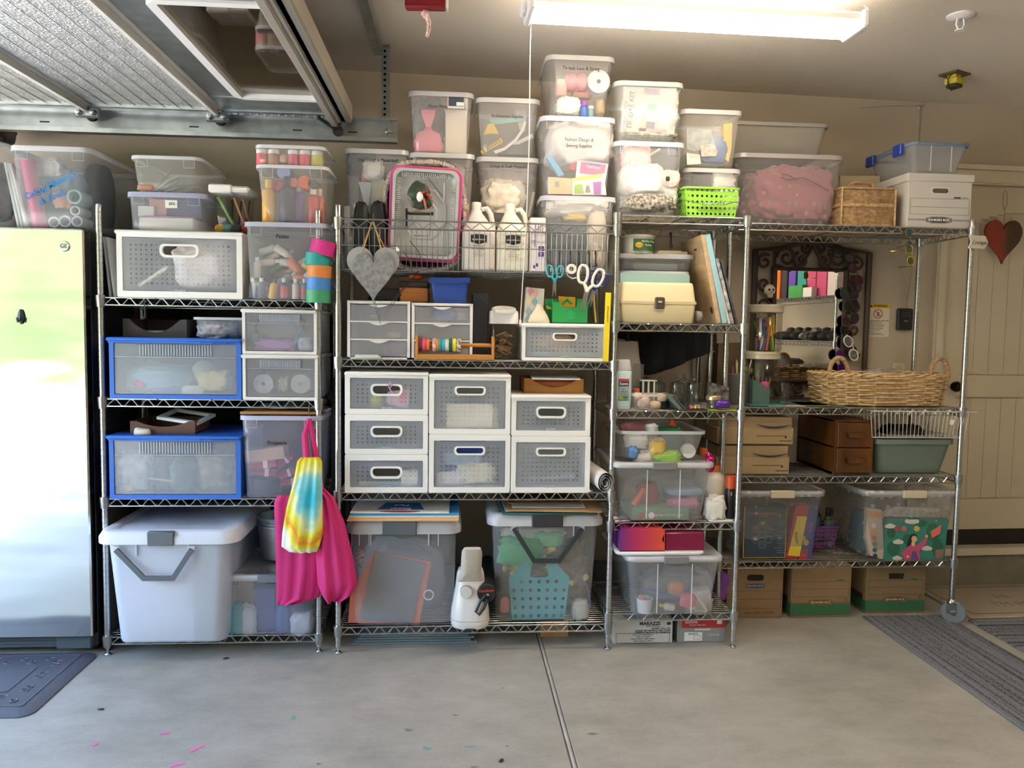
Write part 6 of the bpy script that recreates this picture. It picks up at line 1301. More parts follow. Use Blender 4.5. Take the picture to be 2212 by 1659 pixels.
GRN = M('#1f9a52',.45)
g2 = panel('green_card','dark green packet with a yellow crest beside the crayon box','packet',[(1180,697),(1178,645),(1205,647),(1206,697)],.065,.015,M('#157a42',.5));onpanel(g2,'crest',[(1180,660),(1190,664),(1200,660),(1198,668),(1182,668)],.0645,M('#d9b83a',.5))
xa,xb = edges(1194,1270,680,.02);hw = (xb-xa)/2;z0_ = dw.top+.001;hh = at(1230,652,.02).z-z0_
t = thing('crayon_box','green open pencil box full of crayons on the white drawer','box',((xa+xb)/2,.03,z0_))
mb = MB();mb.prism([(-hw,0),(hw,0),(hw,hh+.0),(hw*.4,hh*.98),(hw*.35,hh*.75),(-hw*.5,hh*.75),(-hw*.55,hh*.98),(-hw,hh)],0,.004);mb.box(-hw,-hw+.003,.004,.08,0,hh+.012);mb.box(hw-.003,hw,.004,.08,0,hh+.012);mb.box(-hw,hw,.077,.08,0,hh+.015);mb.box(-hw,hw,0,.08,0,.003);mb.build('case',GRN,t)
mb = MB();mb.prism([(-hw*.1,hh*.2),(hw*.2,hh*.2),(hw*.3,hh*.5),(0,hh*.62),(-hw*.2,hh*.5)],-.001,0);mb.build('emblem',M('#25aa60',.5),t)
rn = random.Random(6)
for k in range(14):
    x = -hw*.6+k*hw*.085;c = ['#b0506a','#7a4a8a','#c9a23c','#4a6a9a','#a8624a'][k % 5];mb = MB();mb.lathe([(.0038,0),(.0038,.06),(.0015,.068),(0,.068)],8)
    solo(mb,'crayon',M(c,.6),'crayon standing in the green pencil box','crayon',(t.location.x+x,.05+.012*(k % 2),z0_+.004),rot=(0,rad(rn.uniform(-4,4)),0),group='crayons in the green box')
cb = panel('crayon_carton','yellow and green crayon carton standing in the green box','carton',[(1207,640),(1243,642),(1243,682),(1208,682)],.088,.02,M('#d9a92a',.5))
onpanel(cb,'chevron',[(1213,656),(1225,645),(1238,656),(1234,658),(1225,651),(1217,658)],.0875,GRN)
panel('green_packet','bright green packet standing right of the crayon carton','packet',[(1246,645),(1258,646),(1258,697),(1244,697)],.1,.012,GRN)
for i,(px,c,Rr,m_) in enumerate(((1287,'#c9a43a',.004,'tan'),(1292,'#55575a',.0045,'grey'),(1280,'#3a3a38',.004,'black'))): rod('pencil',m_+' pencil standing at the right of the crayon box','pencil',(px,697),(px-5,628),.04+.01*i,Rr,M(c,.5),n=6)
mb = MB();mb.box(-.012,.012,0,.006,0,.29,bev=.001);q = at(1308,780,-.02);yr = solo(mb,'yardstick',M('#e6cf2a',.5),'bright yellow ruler standing by the right post','ruler',(q.x,-.0245,z+.001),rot=(0,rad(1),0))
text('ALUMINUM RULER',yr,(.001,-.0005,.2),.008,INK,rot=(90,-90,0))
# ---------------------------------------------------------------- third shelf: perforated drawers
z = Z2[1];Y3 = -.02;PF = PL('#e4eaf6',.29,.2,None,.1)
kk = dict(front=PF,bd=.021,hw=.118,base=.023,hh_=.046)
col = [(745,928,((803,893),(893,977),(977,1058))),(930,1109,((808,935),(935,1058))),(1111,1285,((853,940),(940,1060)))]
nm = {(0,0): 'top left drawer with a pink gift tag',(0,1): 'empty middle left drawer',(0,2): 'bottom left drawer with a white card and tape',(1,0): 'large top centre drawer with cream paper',(1,1): 'large bottom centre drawer with blue envelope',(2,0): 'empty upper drawer right of centre, under the wooden tray',(2,1): 'large lower drawer beside the paper roll'}
DR = {}
for ci,(l,r,rows) in enumerate(col):
    zt = at((l+r)/2,rows[0][0],Y3).z;zz = z+.001;hs = [at((l+r)/2,a,Y3).z-at((l+r)/2,b_,Y3).z for a,b_ in rows];sm = sum(hs);H = zt-zz
    for k in range(len(rows)-1,-1,-1):
        h_ = hs[k]/sm*H;W_ = at(r,900,Y3).x-at(l,900,Y3).x
        DR[(ci,k)] = drawer_box('white perforated %s' % nm[(ci,k)],l,r,0,Y3,zz,.36,kind='perf',z1=zz+h_-.0008,nx=15,nz=max(6,int(h_*24/W_*.62)),lip=.0015 if k == 0 else 0,**kk);zz += h_
p = lambda k: DR[k]
t = panel('gift_tag','clear pink gift tag case behind the top left drawer front','tag',[(838,846),(886,840),(880,882),(832,870)],.02,.006,M('#e2c3cf',.5));onpanel(t,'pink_heart',[(862,850),(878,848),(876,872),(860,868)],.0195,M('#e0708a',.5))
lump('yellow_flower','yellow paper flower in the top left drawer','flower',800,850,828,882,.03,.03,M('#c9c060',.8),3,.2,.3,nu=14,nv=8)
mb = MB();q = at(842,842,-.026);mb.tube([(0,0,0),(-.006,-.004,.02),(.004,-.004,.034),(.008,-.003,.018),(.0,0,.002),(.012,-.004,-.012)],.0022,5);solo(mb,'gift_bow',M('#c9a3c9',.4),'lilac ribbon bow tied through the top left drawer handle','bow',q)
card('tape_strip','cream and teal paper strip on the floor of the bottom left drawer','strip',at(776,1040,.01).x,at(816,1040,.01).x,.012,.03,DR[(0,2)].floor,DR[(0,2)].floor+.014,M('#d9d0b4',.8))
card('tape_strip','teal paper strip beside the cream one in the bottom left drawer','strip',at(817,1040,.01).x,at(861,1040,.01).x,.012,.03,DR[(0,2)].floor,DR[(0,2)].floor+.013,M('#7fb0bc',.7))
card('white_card','blank white card standing in the bottom left drawer','card',at(866,1030,.01).x,at(902,1030,.01).x,.012,.018,DR[(0,2)].floor,at(884,1016,.01).z,PAPER)
card('wire_bundle','dark box seen through the bottom left drawer handle','box',at(806,1006,.08).x,at(862,1006,.08).x,.08,.2,DR[(0,2)].floor,at(830,998,.08).z,M('#55504a',.6))
card('paper_sheaf','cream paper sheaf standing in the large top centre drawer','paper',at(964,900,.01).x,at(1064,900,.01).x,.012,.03,DR[(1,0)].floor,at(1010,873,.01).z,M('#e9e0cb',.8))
card('paper_sheaf','second cream sheet behind the sheaf in the centre drawer','paper',at(970,900,.04).x,at(1075,900,.04).x,.032,.045,DR[(1,0)].floor,at(1010,878,.035).z,M('#e2d6bd',.8))
card('blue_envelope','deep blue envelope in the large bottom centre drawer','envelope',at(950,970,.05).x,at(1050,970,.05).x,.05,.06,DR[(1,1)].floor,at(1000,950,.05).z,M('#173a86',.6))
panel('pale_envelope','pale blue envelope slanting in the bottom centre drawer','envelope',[(957,976),(1040,985),(1036,1003),(960,1003)],.03,.008,M('#9cb0c9',.7))
lump('cream_crumple','crumpled cream paper in the bottom centre drawer','paper',986,1000,1066,1046,.03,.05,M('#d9d0b8',.8),4,.2,.4)
lump('white_crumple','crumpled white tissue in the bottom centre drawer','tissue',946,1018,1010,1048,.02,.03,M('#dcd6d8',.8),6,.2,.4)
rod('clear_rod','clear acrylic rod lying in the drawer beside the paper roll','rod',(1140,1034),(1242,1028),.01,.006,PL('#d5d0dc',.5,.1))
tr_ = tray('golden wooden tray with scooped front on the right drawers',1133,1261,818,.05,DR[(2,0)].top+.001,.25,M('#a8702f',.5,var=.2,vs=4,stretch=(1,6,9),name='golden_wood'),.6)
card('magazine','red magazine lying on the papers in the golden tray','magazine',tr_.cx-.12,tr_.cx+.11,.06,.29,tr_.top-.012,tr_.top-.004,M('#8a1f22',.5))
card('magazine','white papers slanting on top of the golden tray','paper',tr_.cx-.09,tr_.cx+.12,.03,.28,tr_.top-.0035,tr_.top+.004,PAPER,rz=rad(-4))
card('paper_stack','brown cards filling the golden tray','cards',tr_.cx-.11,tr_.cx+.11,.065,.28,tr_.floor,tr_.top-.013,M('#8f5a34',.8))
t = thing('paper_roll','roll of white paper poking out beside the right drawers','paper roll',at(1302,1022,-.02));t.location.z = z+.052;t.rotation_euler = (0,0,rad(4))
mb = MB();P = []
for k in range(70): a = k*.28;rr_ = .047-.0005*k;P.append((rr_*math.cos(a)*.78,rr_*math.sin(a)*1.0))
n_ = len(P);mb.add([(x,-.05,zz) for x,zz in P]+[(x,.3,zz) for x,zz in P],[(k,k+1,n_+k+1,n_+k) for k in range(n_-1)]);mb.build('sheet',M('#d9d6d4',.7),t)
# ---------------------------------------------------------------- bottom shelf
z = Z2[2]
t1 = tote('milky lidded tote with coral paper inside, easel pads on its lid',(745,997,1124),(756,985),(753,972),-.015,z+.001,.5,PL('#e6e9f0',.26,.22),.06,(826,900),None,PL('#e2e4e8',.8,.2),r=.04)
mb = MB()
for px in (776,797,927,947): q = at(px,1160,-.0);mb.box(q.x-t1.cx-.0018,q.x-t1.cx+.0018,-t1.dt-.003,-t1.dt+.006,at(px,1180,0).z-z,at(px,1150,0).z-z)
mb.stuff('moulded_rib',PL('#f0f1f4',.8,.2),t1.t)
panel('coral_folder','coral paper folder slanting inside the left tote','folder',[(808,1190),(931,1214),(905,1350),(752,1345),(757,1280)],.036,.004,M('#e0826e',.7))
panel('grey_board','slate grey board in front of the coral folder','board',[(811,1193),(920,1217),(889,1349),(776,1338)],.028,.004,M('#6f747c',.6))
lump('dark_cloth','grey cloth behind the coral folder in the left tote','cloth',775,1165,960,1345,.30,.22,M('#b0b2b8',.9),3,.08,.12)
mb = MB();q = at(926,1286,.02);mb.tube([(.02*math.cos(a*.3142),0,.021*math.sin(a*.3142)) for a in range(20)],.0028,6,closed=True);solo(mb,'white_ring',WHITE,'white ring stuck low inside the left tote','ring',(q.x,.025,q.z))
mb = MB();q = at(778,1200,.02);mb.blob((0,0,0),(.018,.004,.04),3,.3);solo(mb,'floral_scrap',M('#5d5654',.8,var=.8,vs=120,col2='#d9c9c0'),'dark floral scrap beside the coral folder','scrap',(q.x,.02,q.z-.01))
yl = .0;zz = t1.top+.001
EA = [('#e6b184','orange folder',.004),('#e9c9a4','peach sheet',.003),('#e0a77c','salmon folder',.004),('#dad0b9','cream folder',.004),('#e2ded0','ivory sheet',.003),('#2f86b8','blue plaid pad edge',.008),('#e8e2d6','white easel pad',.005)]
for i,(c,w_,h_) in enumerate(EA):
    xa,xb = edges(750+1.0*i,991-2*(i == 6)*10,1110,-.03);card('easel_pad' if i > 4 else 'paper_folder','%s in the pile on the left tote lid' % w_,'pad' if i > 4 else 'folder',xa,xb,-.035+.003*i,.36,zz,zz+h_,M(c,.75),rz=rad(.6*(i % 3-1)),bev=.0006);zz += h_+.0005
EAS = [o for o in bpy.data.objects if o.name.startswith('easel_pad')][-1];ztop = zz-.0005
mb = MB();q = at(868,1088,-.03)
mb.add([(-.1,.02,.0006),(.1,.02,.0006),(.075,.15,.0006),(-.075,.15,.0006)],[(0,1,2,3)]);o = mb.build('blue_panel',M('#1f5f9a',.6),EAS);o.location = (-.0,-.16,h_)
text('Easel',EAS,(0,-.125,h_+.0012),.045,M('#d9e4ee',.6),rot=(0,0,180),bold=.02);text('Pad',EAS,(0,-.06,h_+.0012),.045,M('#d9e4ee',.6),rot=(0,0,180),bold=.02)
mb = MB();mb.lathe([(0,0),(.085,0),(.085,.0006),(0,.0006)],24);mb.xf(Matrix.Diagonal((1,.16,1,1)));o = mb.build('red_oval',M('#b02a2a',.6),EAS);o.location = (.0,-.178,h_)
# white appliance with bag and mat roll on it
xa,xb = edges(973,1059,1330,-.06);hw = (xb-xa)/2;q = Vector(((xa+xb)/2,-.06+hw,z+.001));hh = at(1016,1235,-.03).z-z
t = thing('white_appliance','glossy white rounded appliance between the two totes','appliance',q)
GW = M('#e6e2dc',.15)
mb = MB();L = []
for zz_,s in ((0,.93),(.004,.96),(.03,1),(.034,1)): L.append([(x,y,zz_) for x,y in rrect(hw*s,hw*s,hw*.7,6)])
mb.loft(L,0,True,True);mb.build('base',GW,t,50)
mb = MB();L = []
for zz_,s in ((.036,.99),(.04,.995),(.075,.96),(.12,.86),(.17,.76),(hh*.9,.70),(hh*.98,.62),(hh,.5)): L.append([(x,y,zz_) for x,y in rrect(hw*s,hw*s,hw*s*.7,6)])
mb.loft(L,0,True,True);mb.build('body',GW,t,50)
mb = MB();mb.box(-.022,.022,-hw-.001,-hw+.02,-.0,.006,bev=.002);mb.build('notch',INK,t)
zt_ = q.z+hh+.001
t = thing('black_mat_roll','black rolled mat with red lettering on its end, strap dangling','roll',at(1051,1282,-.05));t.rotation_euler = (0,0,rad(-3))
mb = MB();mb.lathe([(0,0),(.036,0),(.040,.004),(.040,.42),(0,.42)],24,axis='y');mb.build('roll',M('#1c1c1e',.55,bump=.2,bs=80),t)
text('Flambeau',t,(.0,-.0012,.012),.017,M('#c9402e',.5),rot=(90,-6,0),bold=.02)
mb = MB();mb.tube([(0,-.002,-.004),(-.025,-.012,-.03),(-.045,-.014,-.075),(-.03,-.012,-.088),(-.01,-.012,-.06),(.004,-.01,-.02)],.006,6);mb.build('strap',BLACK,t)
mb = MB();mb.lathe([(0,-.008),(.006,-.006),(.006,0)],10,(.006,0,-.004),'y');mb.build('snap',CHROME,t)
t = thing('poster_tube','slim poster tube with a white end cap beside the black roll','tube',at(1007,1280,-.055));mb = MB();mb.lathe([(0,0),(.026,0),(.026,.006),(.0255,.4),(0,.4)],22,axis='y');mb.build('tube',M('#c9c4bc',.5,var=.5,vs=14,col2='#8f4a3a'),t)
mb = MB();mb.lathe([(0,-.003),(.024,-.003),(.0262,0),(.0262,.006)],22,axis='y');mb.build('end_cap',M('#dedad2',.5),t)
t = thing('plaster_bag','white plastic sack with barcode lying over the rolls','sack',at(1017,1256,-.07));t.rotation_euler = (rad(28),0,rad(2))
mb = MB();L = []
for zz_,w_,d_ in ((0,.052,.004),(.006,.056,.008),(.02,.05,.018),(.05,.043,.026),(.11,.043,.03),(.15,.042,.026),(.175,.036,.014),(.185,.034,.006)):
    L.append([(x,y+d_*.6,zz_) for x,y in rrect(w_,d_,d_*.9,5)])
mb.loft(L,0,True,True);mb.build('sack',M('#c9c1b2',.35,bump=.4,bs=30),t,70)
mb = MB()
for k in range(12): mb.box(-.016+k*.0027,-.016+k*.0027+(.0016 if k % 3 else .0009),-.003,-.0015,.055,.09)
mb.build('barcode',INK,t)
mb = MB()
for k in range(5): mb.box(-.024,.02-.004*(k % 3),-.0015,.0005,.032+k*.0042,.034+k*.0042)
mb.build('fine_print',M('#6f6a62',.8),t)
t2 = tote('clear lidded tote with black handle, teal basket inside, clipboards on its lid',(1053,1307,1112),(1063,1294),(1074,1280),-.015,z+.001,.52,PL('#e8eaec',.24,.18),.05,(1149,1216),[(1110,1142),(1154,1212),(1208,1212),(1258,1142)],PL('#e6e8ec',.78,.2),r=.04,hm=M('#303236',.5))
TEAL = M('#3fa3b0',.5)
xa,xb = edges(1098,1230,1290,.03);W = xb-xa;q = at(1164,1335,.03);H = at(1164,1248,.03).z-t2.floor;HT = at(1164,1205,.03).z-t2.floor
t = thing('teal_basket','teal perforated plastic basket inside the right tote','basket',((xa+xb)/2,.035,t2.floor))
mb = MB();perf(mb,W,H,7,5,.0085,(),lambda x,z_: (x*(.86+.14*z_/H),0,z_),hide=lambda i,j: i in (0,6) and j == 4)
o_ = [(-W/2,H),(-W*.42,H+.02),(-W*.2,HT),(W*.2,HT),(W*.42,H+.02),(W/2,H)];i_ = [(-W*.1,H),(-W*.15,H+.006),(-W*.12,HT-.022),(W*.12,HT-.022),(W*.15,H+.006),(W*.1,H)]
mb.add([(x,0,z_) for x,z_ in o_]+[(x,0,z_) for x,z_ in i_],[(k,k+1,7+k,6+k) for k in range(5)])
mb.box(-W*.43,W*.43,0,.12,-.0,.003);mb.build('side',TEAL,t)
lump('green_fabric','green fabric strips in the upper left of the right tote','fabric',1078,1160,1170,1222,.08,.1,M('#4fae74',.8),3,.15,.35)
lump('green_fabric','lighter green fabric piece behind the black handle','fabric',1150,1145,1215,1180,.1,.08,M('#6fc08a',.8),7,.2,.3)
lump('white_fabric','white cloth roll across the top of the right tote','cloth',1085,1135,1220,1165,.12,.08,M('#c9cac6',.9),4,.1,.25)
rn = random.Random(9)
for k in range(26):
    px = rn.choice([rn.uniform(1215,1275),rn.uniform(1160,1200),rn.uniform(1090,1140)]);py = rn.uniform(1225,1265) if px > 1210 else rn.uniform(1180,1230)
    if 1090 < px < 1140: py = rn.uniform(1215,1238)
    q = at(px,py,.07);mb = MB();mb.blob((0,0,0),(rn.uniform(.012,.021),.010,rn.uniform(.010,.018)),k,.3,nu=10,nv=7);solo(mb,'silk_flower',M('#d9c67a',.8),'cream silk flower head inside the right tote','flower',(q.x,.07+rn.uniform(-.01,.03),q.z),group='cream silk flowers in the right tote')
lump('dry_bouquet','dark dried bouquet in the middle of the right tote','bouquet',1095,1170,1265,1300,.19,.18,M('#5f5a48',.9,var=.5,vs=30,col2='#8a7f6a'),5,.2,.4)
lump('red_packet','red and white packet in the lower left of the right tote','packet',1080,1290,1100,1325,.05,.03,M('#c06a60',.6),2,.1,.1,nu=12,nv=8)
lump('white_tissue','white tissue in the lower right of the right tote','tissue',1235,1295,1272,1340,.07,.06,M('#c9c6c0',.8),4,.15,.3)
mb = MB();a,b_,c_ = at(1255,1245,.05),at(1272,1275,.05),at(1275,1310,.05);mb.tube([a-a,b_-a,c_-a],.003,6);solo(mb,'pipe_cleaner',M('#8a6f9a',.8),'mauve pipe cleaner curving down the right tote','pipe cleaner',a)
zz = t2.top+.001
for i,(c,w_,x0,x1,y0,rz_,h_) in enumerate((('#2f5f60','dark teal binder',1085,1290,-.02,0,.008),('#b9bdb8','white edged binder',1090,1270,.0,1.5,.004),('#a8845a','brown clipboard slanting to the front',1100,1302,-.03,-4,.004),('#c2bfb4','pale metal edged board',1110,1268,.02,-1.5,.005),('#8f6f4e','brown board topmost',1098,1262,.08,2,.005))):
    xa,xb = edges(x0,x1,1095,-.0);card('clipboard',w_+' in the pile on the right tote lid','board',xa,xb,y0,y0+.3,zz,zz+h_,M(c,.6),rz=rad(rz_),bev=.001);zz += h_+.001
# under the unit
xa,xb = edges(760,1030,1385,.1)
for k in range(5): card('slate_tile',['lowest grey slate sheet under the wide shelving','second grey slate sheet from the floor','middle grey slate sheet of the five','fourth grey slate sheet from the floor','top grey slate sheet of the five'][k],'slate',xa+.012*k,xb-.006*k-(.02 if k % 2 else 0),.085+.006*k,.4,.001+k*.0085,.008+k*.0085,M('#7d8b90',.7,bump=.15,bs=40),group='slate sheets on the floor',bev=.001)
xa,xb = edges(1167,1227,1375,.14);t = thing('cardboard_box','small cardboard box on the floor beside the floor joint','box',((xa+xb)/2,.14,.0005));hw = (xb-xa)/2
mb = MB();mb.box(-hw,hw,0,.16,0,.075,bev=.001);mb.build('carton',CARD,t)
mb = MB();mb.box(-hw*.8,hw*.05,-.0006,0,.001,.074);mb.build('tape',M('#a8794e',.4),t)
# ================================================================ narrow shelving, top shelf
z = Z3[0]+.001
c1 = sbin('clear bin of hats and fluffy white cloth on the narrow shelving',(1326,1481,306),(1341,1464),.015,z,.38,GR,rim=PL('#dfe0e2',.6,.2),rimw=.012)
c2 = sbin('clear bin with a tie-dye kit, on top of the fluffy cloth bin',(1328,1480,176),(1343,1462),.015,c1.top+.001,.38,PL('#e4ece8',.26,.14),rim=PL('#c9d6d0',.7,.2),rimw=.012,panels=False)
c3 = sbin('clear bin behind the lime green basket',(1478,1604,364),(1484,1594),.15,z,.25,GR,rim=GRR,rimw=.011,panels=False)
c4 = sbin('clear bin of activity books over the lime green basket',(1470,1607,237),(1482,1592),.12,c3.top+.001,.28,PL('#ecece8',.24,.12),rim=GRR,rimw=.012,panels=False)
lump('striped_hat','pink and cream striped hat in the fluffy cloth bin','hat',1342,308,1404,368,.07,.06,M('#e6c9bd',.8,var=.5,vs=10,stretch=(14,1,3),col2='#d9a9ae',name='hat_stripes'),2,.1,.15)
lump('grey_scarf','charcoal cloth in the upper right of the fluffy cloth bin','cloth',1376,308,1464,378,.12,.09,M('#3a434b',.9),5,.15,.3)
lump('blue_cloth','blue cloth corner in the upper left of the fluffy cloth bin','cloth',1336,308,1358,336,.12,.04,M('#4a8fae',.9),3,.1,.2,nu=14,nv=10)
lump('crimson_cloth','dull crimson cloth at the left of the fluffy cloth bin','cloth',1333,332,1360,368,.11,.06,M('#9a4a52',.9),4,.1,.2,nu=14,nv=10)
lump('fluffy_stuffing','big wad of white fluffy stuffing in the bin','stuffing',1336,356,1436,430,.09,.12,M('#cbc9c4',.95,bump=.4,bs=40),4,.12,.15)
lump('speckled_fabric','black and white speckled fabric at the bottom of the fluffy cloth bin','fabric',1337,422,1456,463,.09,.12,M('#45423c',.9,var=.8,vs=90,col2='#a8a294'),6,.15,.2)
lump('pink_doll_cloth','peach patterned cloth at the right of the stuffing','cloth',1432,368,1466,408,.06,.05,M('#dba99b',.8,var=.4,vs=40,col2='#e9d0c4'),3,.15,.3)
lump('black_button','black button on the peach cloth','button',1438,381,1447,391,.033,.008,INK,1,0,0,nu=12,nv=8)
lump('floral_cloth','cream floral cloth under the peach cloth','cloth',1428,402,1462,450,.07,.05,M('#d6d0b8',.8,var=.6,vs=50,col2='#8fa0a0'),7,.15,.3)
rod('tassel','cream tassel lying on the charcoal cloth','tassel',(1398,338),(1426,322),.06,.005,M('#e0d2a8',.8))
kit = panel('tie_dye_kit','white tie-dye kit bag filling the upper bin','kit',[(1349,186),(1466,196),(1456,290),(1340,284)],.05,.03,M('#bdb9b5',.5))
for px,py,s,sz,c in ((1352,258,'ONE-STEP',.024,'#8f6a8a'),(1363,250,'TIE-DYE KIT',.03,'#4a4650')):
    p = at(px,py-12,.0492);text(s,kit,(p.x-kit.location.x,-.0012,p.z-kit.location.z),sz,M(c,.6),rot=(90,-86,0),bold=.01)
for c,P_ in (('#7fb0b8',[(1384,215),(1398,216),(1397,238),(1384,238)]),('#c9cf8a',[(1384,238),(1397,238),(1396,255),(1384,252)]),('#d9b0a0',[(1383,253),(1396,256),(1395,285),(1380,284)]),('#3f8f8a',[(1398,224),(1419,226),(1418,246),(1397,243)]),('#7a6f8a',[(1396,262),(1415,264),(1413,279),(1394,276)]),('#8f6f9a',[(1392,190),(1425,193),(1424,205),(1392,202)]),('#b9c4c0',[(1424,225),(1450,228),(1447,280),(1420,278)]),('#c9a0a8',[(1380,276),(1440,281),(1440,287),(1379,284)])): onpanel(kit,'print',P_,.0495,M(c,.5))
lump('clear_film','clear crinkled film bag around the tie-dye kit','film',1342,200,1464,300,.038,.012,GLASS('clear_film',(.97,.97,.96),.15,1.35),3,.06,.3)
lump('leaf_fabric','olive print fabric under the tie-dye kit','fabric',1345,286,1458,302,.1,.1,M('#a9a58f',.8,var=.5,vs=50),3,.1,.2)
panel('activity_book','white and grey activity magazine tilted in the upper bin','magazine',[(1483,275),(1536,280),(1546,318),(1500,326),(1484,322)],.15,.006,M('#b9bcb8',.6,var=.5,vs=30,col2='#7f8f94'))
panel('activity_book','white card with red letters on the blue pouch','card',[(1512,315),(1540,310),(1550,326),(1546,337),(1516,338)],.143,.004,M('#d6d0c4',.6,var=.5,vs=60,col2='#c98a78'))
lump('blue_pouch','blue pouch at the bottom of the activity book bin','pouch',1512,296,1572,356,.18,.05,M('#466a9f',.6),5,.1,.2,sq=.6)
pbx = panel('yellow_box','tall yellow carton at the right of the activity book bin','carton',[(1563,268),(1582,265),(1580,320),(1574,350),(1564,340)],.16,.04,M('#d9b64e',.6))
panel('white_carton','white carton at the lower left of the activity book bin','carton',[(1483,330),(1512,334),(1514,354),(1484,356)],.145,.03,M('#c9c9c2',.6))
lump('black_cloth','black cloth poking above the lime green basket','cloth',1494,366,1540,412,.19,.05,M('#26282b',.9),5,.12,.2)
lump('white_cloth','white cloth with a tag above the lime green basket','cloth',1534,370,1586,412,.2,.05,M('#dcd6cf',.9),8,.15,.25)
def hole_basket(label,tl,tr,tpy,bl,br,Y,z0,d,m,nx,nz,hr,group=None):
    zt = at((tl+tr)/2,tpy,Y).z;H = zt-z0;xa,xb = edges(tl,tr,tpy,Y);ba,bb = edges(bl,br,proj((0.6,Y,z0))[1],Y);W = xb-xa;k = (bb-ba)/W
    t = thing('plastic_basket',label,'basket',((xa+xb)/2,Y+d/2,z0),0,group);s = lambda z_: k+(1-k)*z_/H
    mb = MB();W2,D2 = W-.01,d-.01;hd = lambda i,j: j == nz-1
    perf(mb,W2,H,nx,nz,hr,(),lambda x,z_: (x*s(z_),-D2/2*s(z_),z_));perf(mb,W2,H,nx,nz,hr,(),lambda x,z_: (-x*s(z_),D2/2*s(z_),z_))
    ny = max(3,int(nx*d/W));perf(mb,D2,H,ny,nz,hr,(),lambda y,z_: (-W2/2*s(z_),-y*s(z_),z_));perf(mb,D2,H,ny,nz,hr,(),lambda y,z_: (W2/2*s(z_),y*s(z_),z_))
    mb.box(-W2/2*k,W2/2*k,-D2/2*k,D2/2*k,0,.002);mb.build('body',m,t)
    mb = MB();mb.sweep_rr(W/2,d/2,.02,[(0,H),(.003,H),(.003,H-.008),(-.004,H-.008),(-.004,H)],0,4);mb.build('rim',m,t)
    i = Info();i.t = t;i.H = H;i.W = W;i.d = d;i.floor = z0+.002;i.cx = (xa+xb)/2;return i
def coil_handle(b,zc,half,sag=.012,m=None):
    mb = MB();y = -b.d/2-.010;w = b.W*.42;P = [(-b.W/2-.004,0,zc+.02),(-b.W/2-.004,y*.9,zc+.012),(-w,y,zc+.010),(-w*.55,y,zc)];mb.tube(P,.0017,6);mb.tube([(-x,yy,zz_) for x,yy,zz_ in P],.0017,6)
    C = [];n = 150
    for k in range(n+1): a = k/n*2*math.pi*15;C.append((-w*.55+1.1*w*k/n,y+.0065*math.cos(a),zc+.0065*math.sin(a)))
    mb.tube(C,.0015,5);mb.build('coil_handle',CHROME,b.t)
gb = hole_basket('lime green perforated basket with a wire coil handle',1478,1600,404,1484,1594,.005,z,.12,M('#86bf3c',.45),11,5,.0056)
lump('dark_fabric','dark cloth filling the left of the lime green basket','cloth',1488,408,1548,466,.065,.10,M('#2a2d2c',.9),3,.08,.1)
lump('pale_fabric','pale cloth filling the right of the lime green basket','cloth',1550,408,1592,466,.065,.10,M('#cfd6c4',.9),5,.08,.1)
coil_handle(gb,gb.H*.42,0)
# ---------------------------------------------------------------- second shelf
z = Z3[1]+.001
e1 = sbin('clear shallow box under the teal lid behind the beige case',(1343,1492,586),(1350,1484),.14,z,.26,GR,rim=GRR,panels=False)
e2 = sbin('clear box with folded paper under the clay tub',(1338,1504,549),(1346,1494),.14,e1.top+.001,.26,PL('#c9d0d6',.3,.15),rim=PL('#d6dade',.65,.2),rimw=.012)
card('paper_stack','folded pale paper inside the box under the clay tub','paper',e2.cx-.10,e2.cx+.1,.18,.36,e2.floor,e2.floor+.03,M('#a9b0b4',.7))
panel('teal_cover','pale teal plastic lid standing behind the beige case','lid',[(1340,592),(1343,588),(1486,592),(1490,596),(1486,690),(1342,690)],.125,.01,M('#8fb4b4',.4))
xa,xb = edges(1339,1507,650,.0);W = xb-xa;hx = W/2;zs = at(1422,653,.0).z-z;zt_ = at(1422,609,.0).z-z
BG = M('#cfc099',.45)
t = thing('beige_case','beige plastic tackle box style case with dark latch','case',((xa+xb)/2,.0,z));dd = .12
mb = MB();mb.loft([[(x,y+dd,zq) for x,y in rrect(hx*a,dd*a,.015)] for zq,a in ((0,.92),(.004,.94),(zs-.006,.975),(zs-.006,1.0),(zs-.001,1.0))],0,True,True);mb.build('base',BG,t)
mb = MB();mb.loft([[(x,y+dd,zq) for x,y in rrect(hx*a,dd*b_,.015)] for zq,a,b_ in ((zs,1.0,1),(zs+.006,1.0,1),(zs+.006,.97,.97),(zt_-.012,.93,.85),(zt_-.004,.915,.82),(zt_,.89,.78))],0,True,True);mb.build('lid',BG,t)
mb = MB();q = at(1425,653,0).x-t.location.x;mb.box(q-.021,q+.021,-.008,.006,zs-.028,zs+.022,bev=.005);lt = mb.build('latch',M('#3f352f',.4),t)
mb = MB();mb.box(q-.008,q+.008,-.0088,-.0078,zs-.002,zs+.006);mb.build('latch_label',M('#b9b2a4',.5),lt)
q = at(1378,540,.2);rr_ = (at(1413,520,.2).x-at(1343,520,.2).x)/2;hh = at(1378,510,.2).z-e2.top
t = thing('clay_tub','white tub of air-dry clay on top of the clear boxes','tub',(q.x,.2,e2.top+.001))
mb = MB();mb.lathe([(0,0),(rr_*.88,0),(rr_*.9,.003),(rr_*.97,hh-.012)],30);mb.build('tub',M('#dcd7cc',.4),t)
mb = MB();mb.lathe([(rr_*.97,hh-.012),(rr_*1.03,hh-.012),(rr_*1.03,hh-.002),(rr_*.98,hh),(0,hh-.003)],30);mb.build('lid',M('#dcd7cc',.4),t)
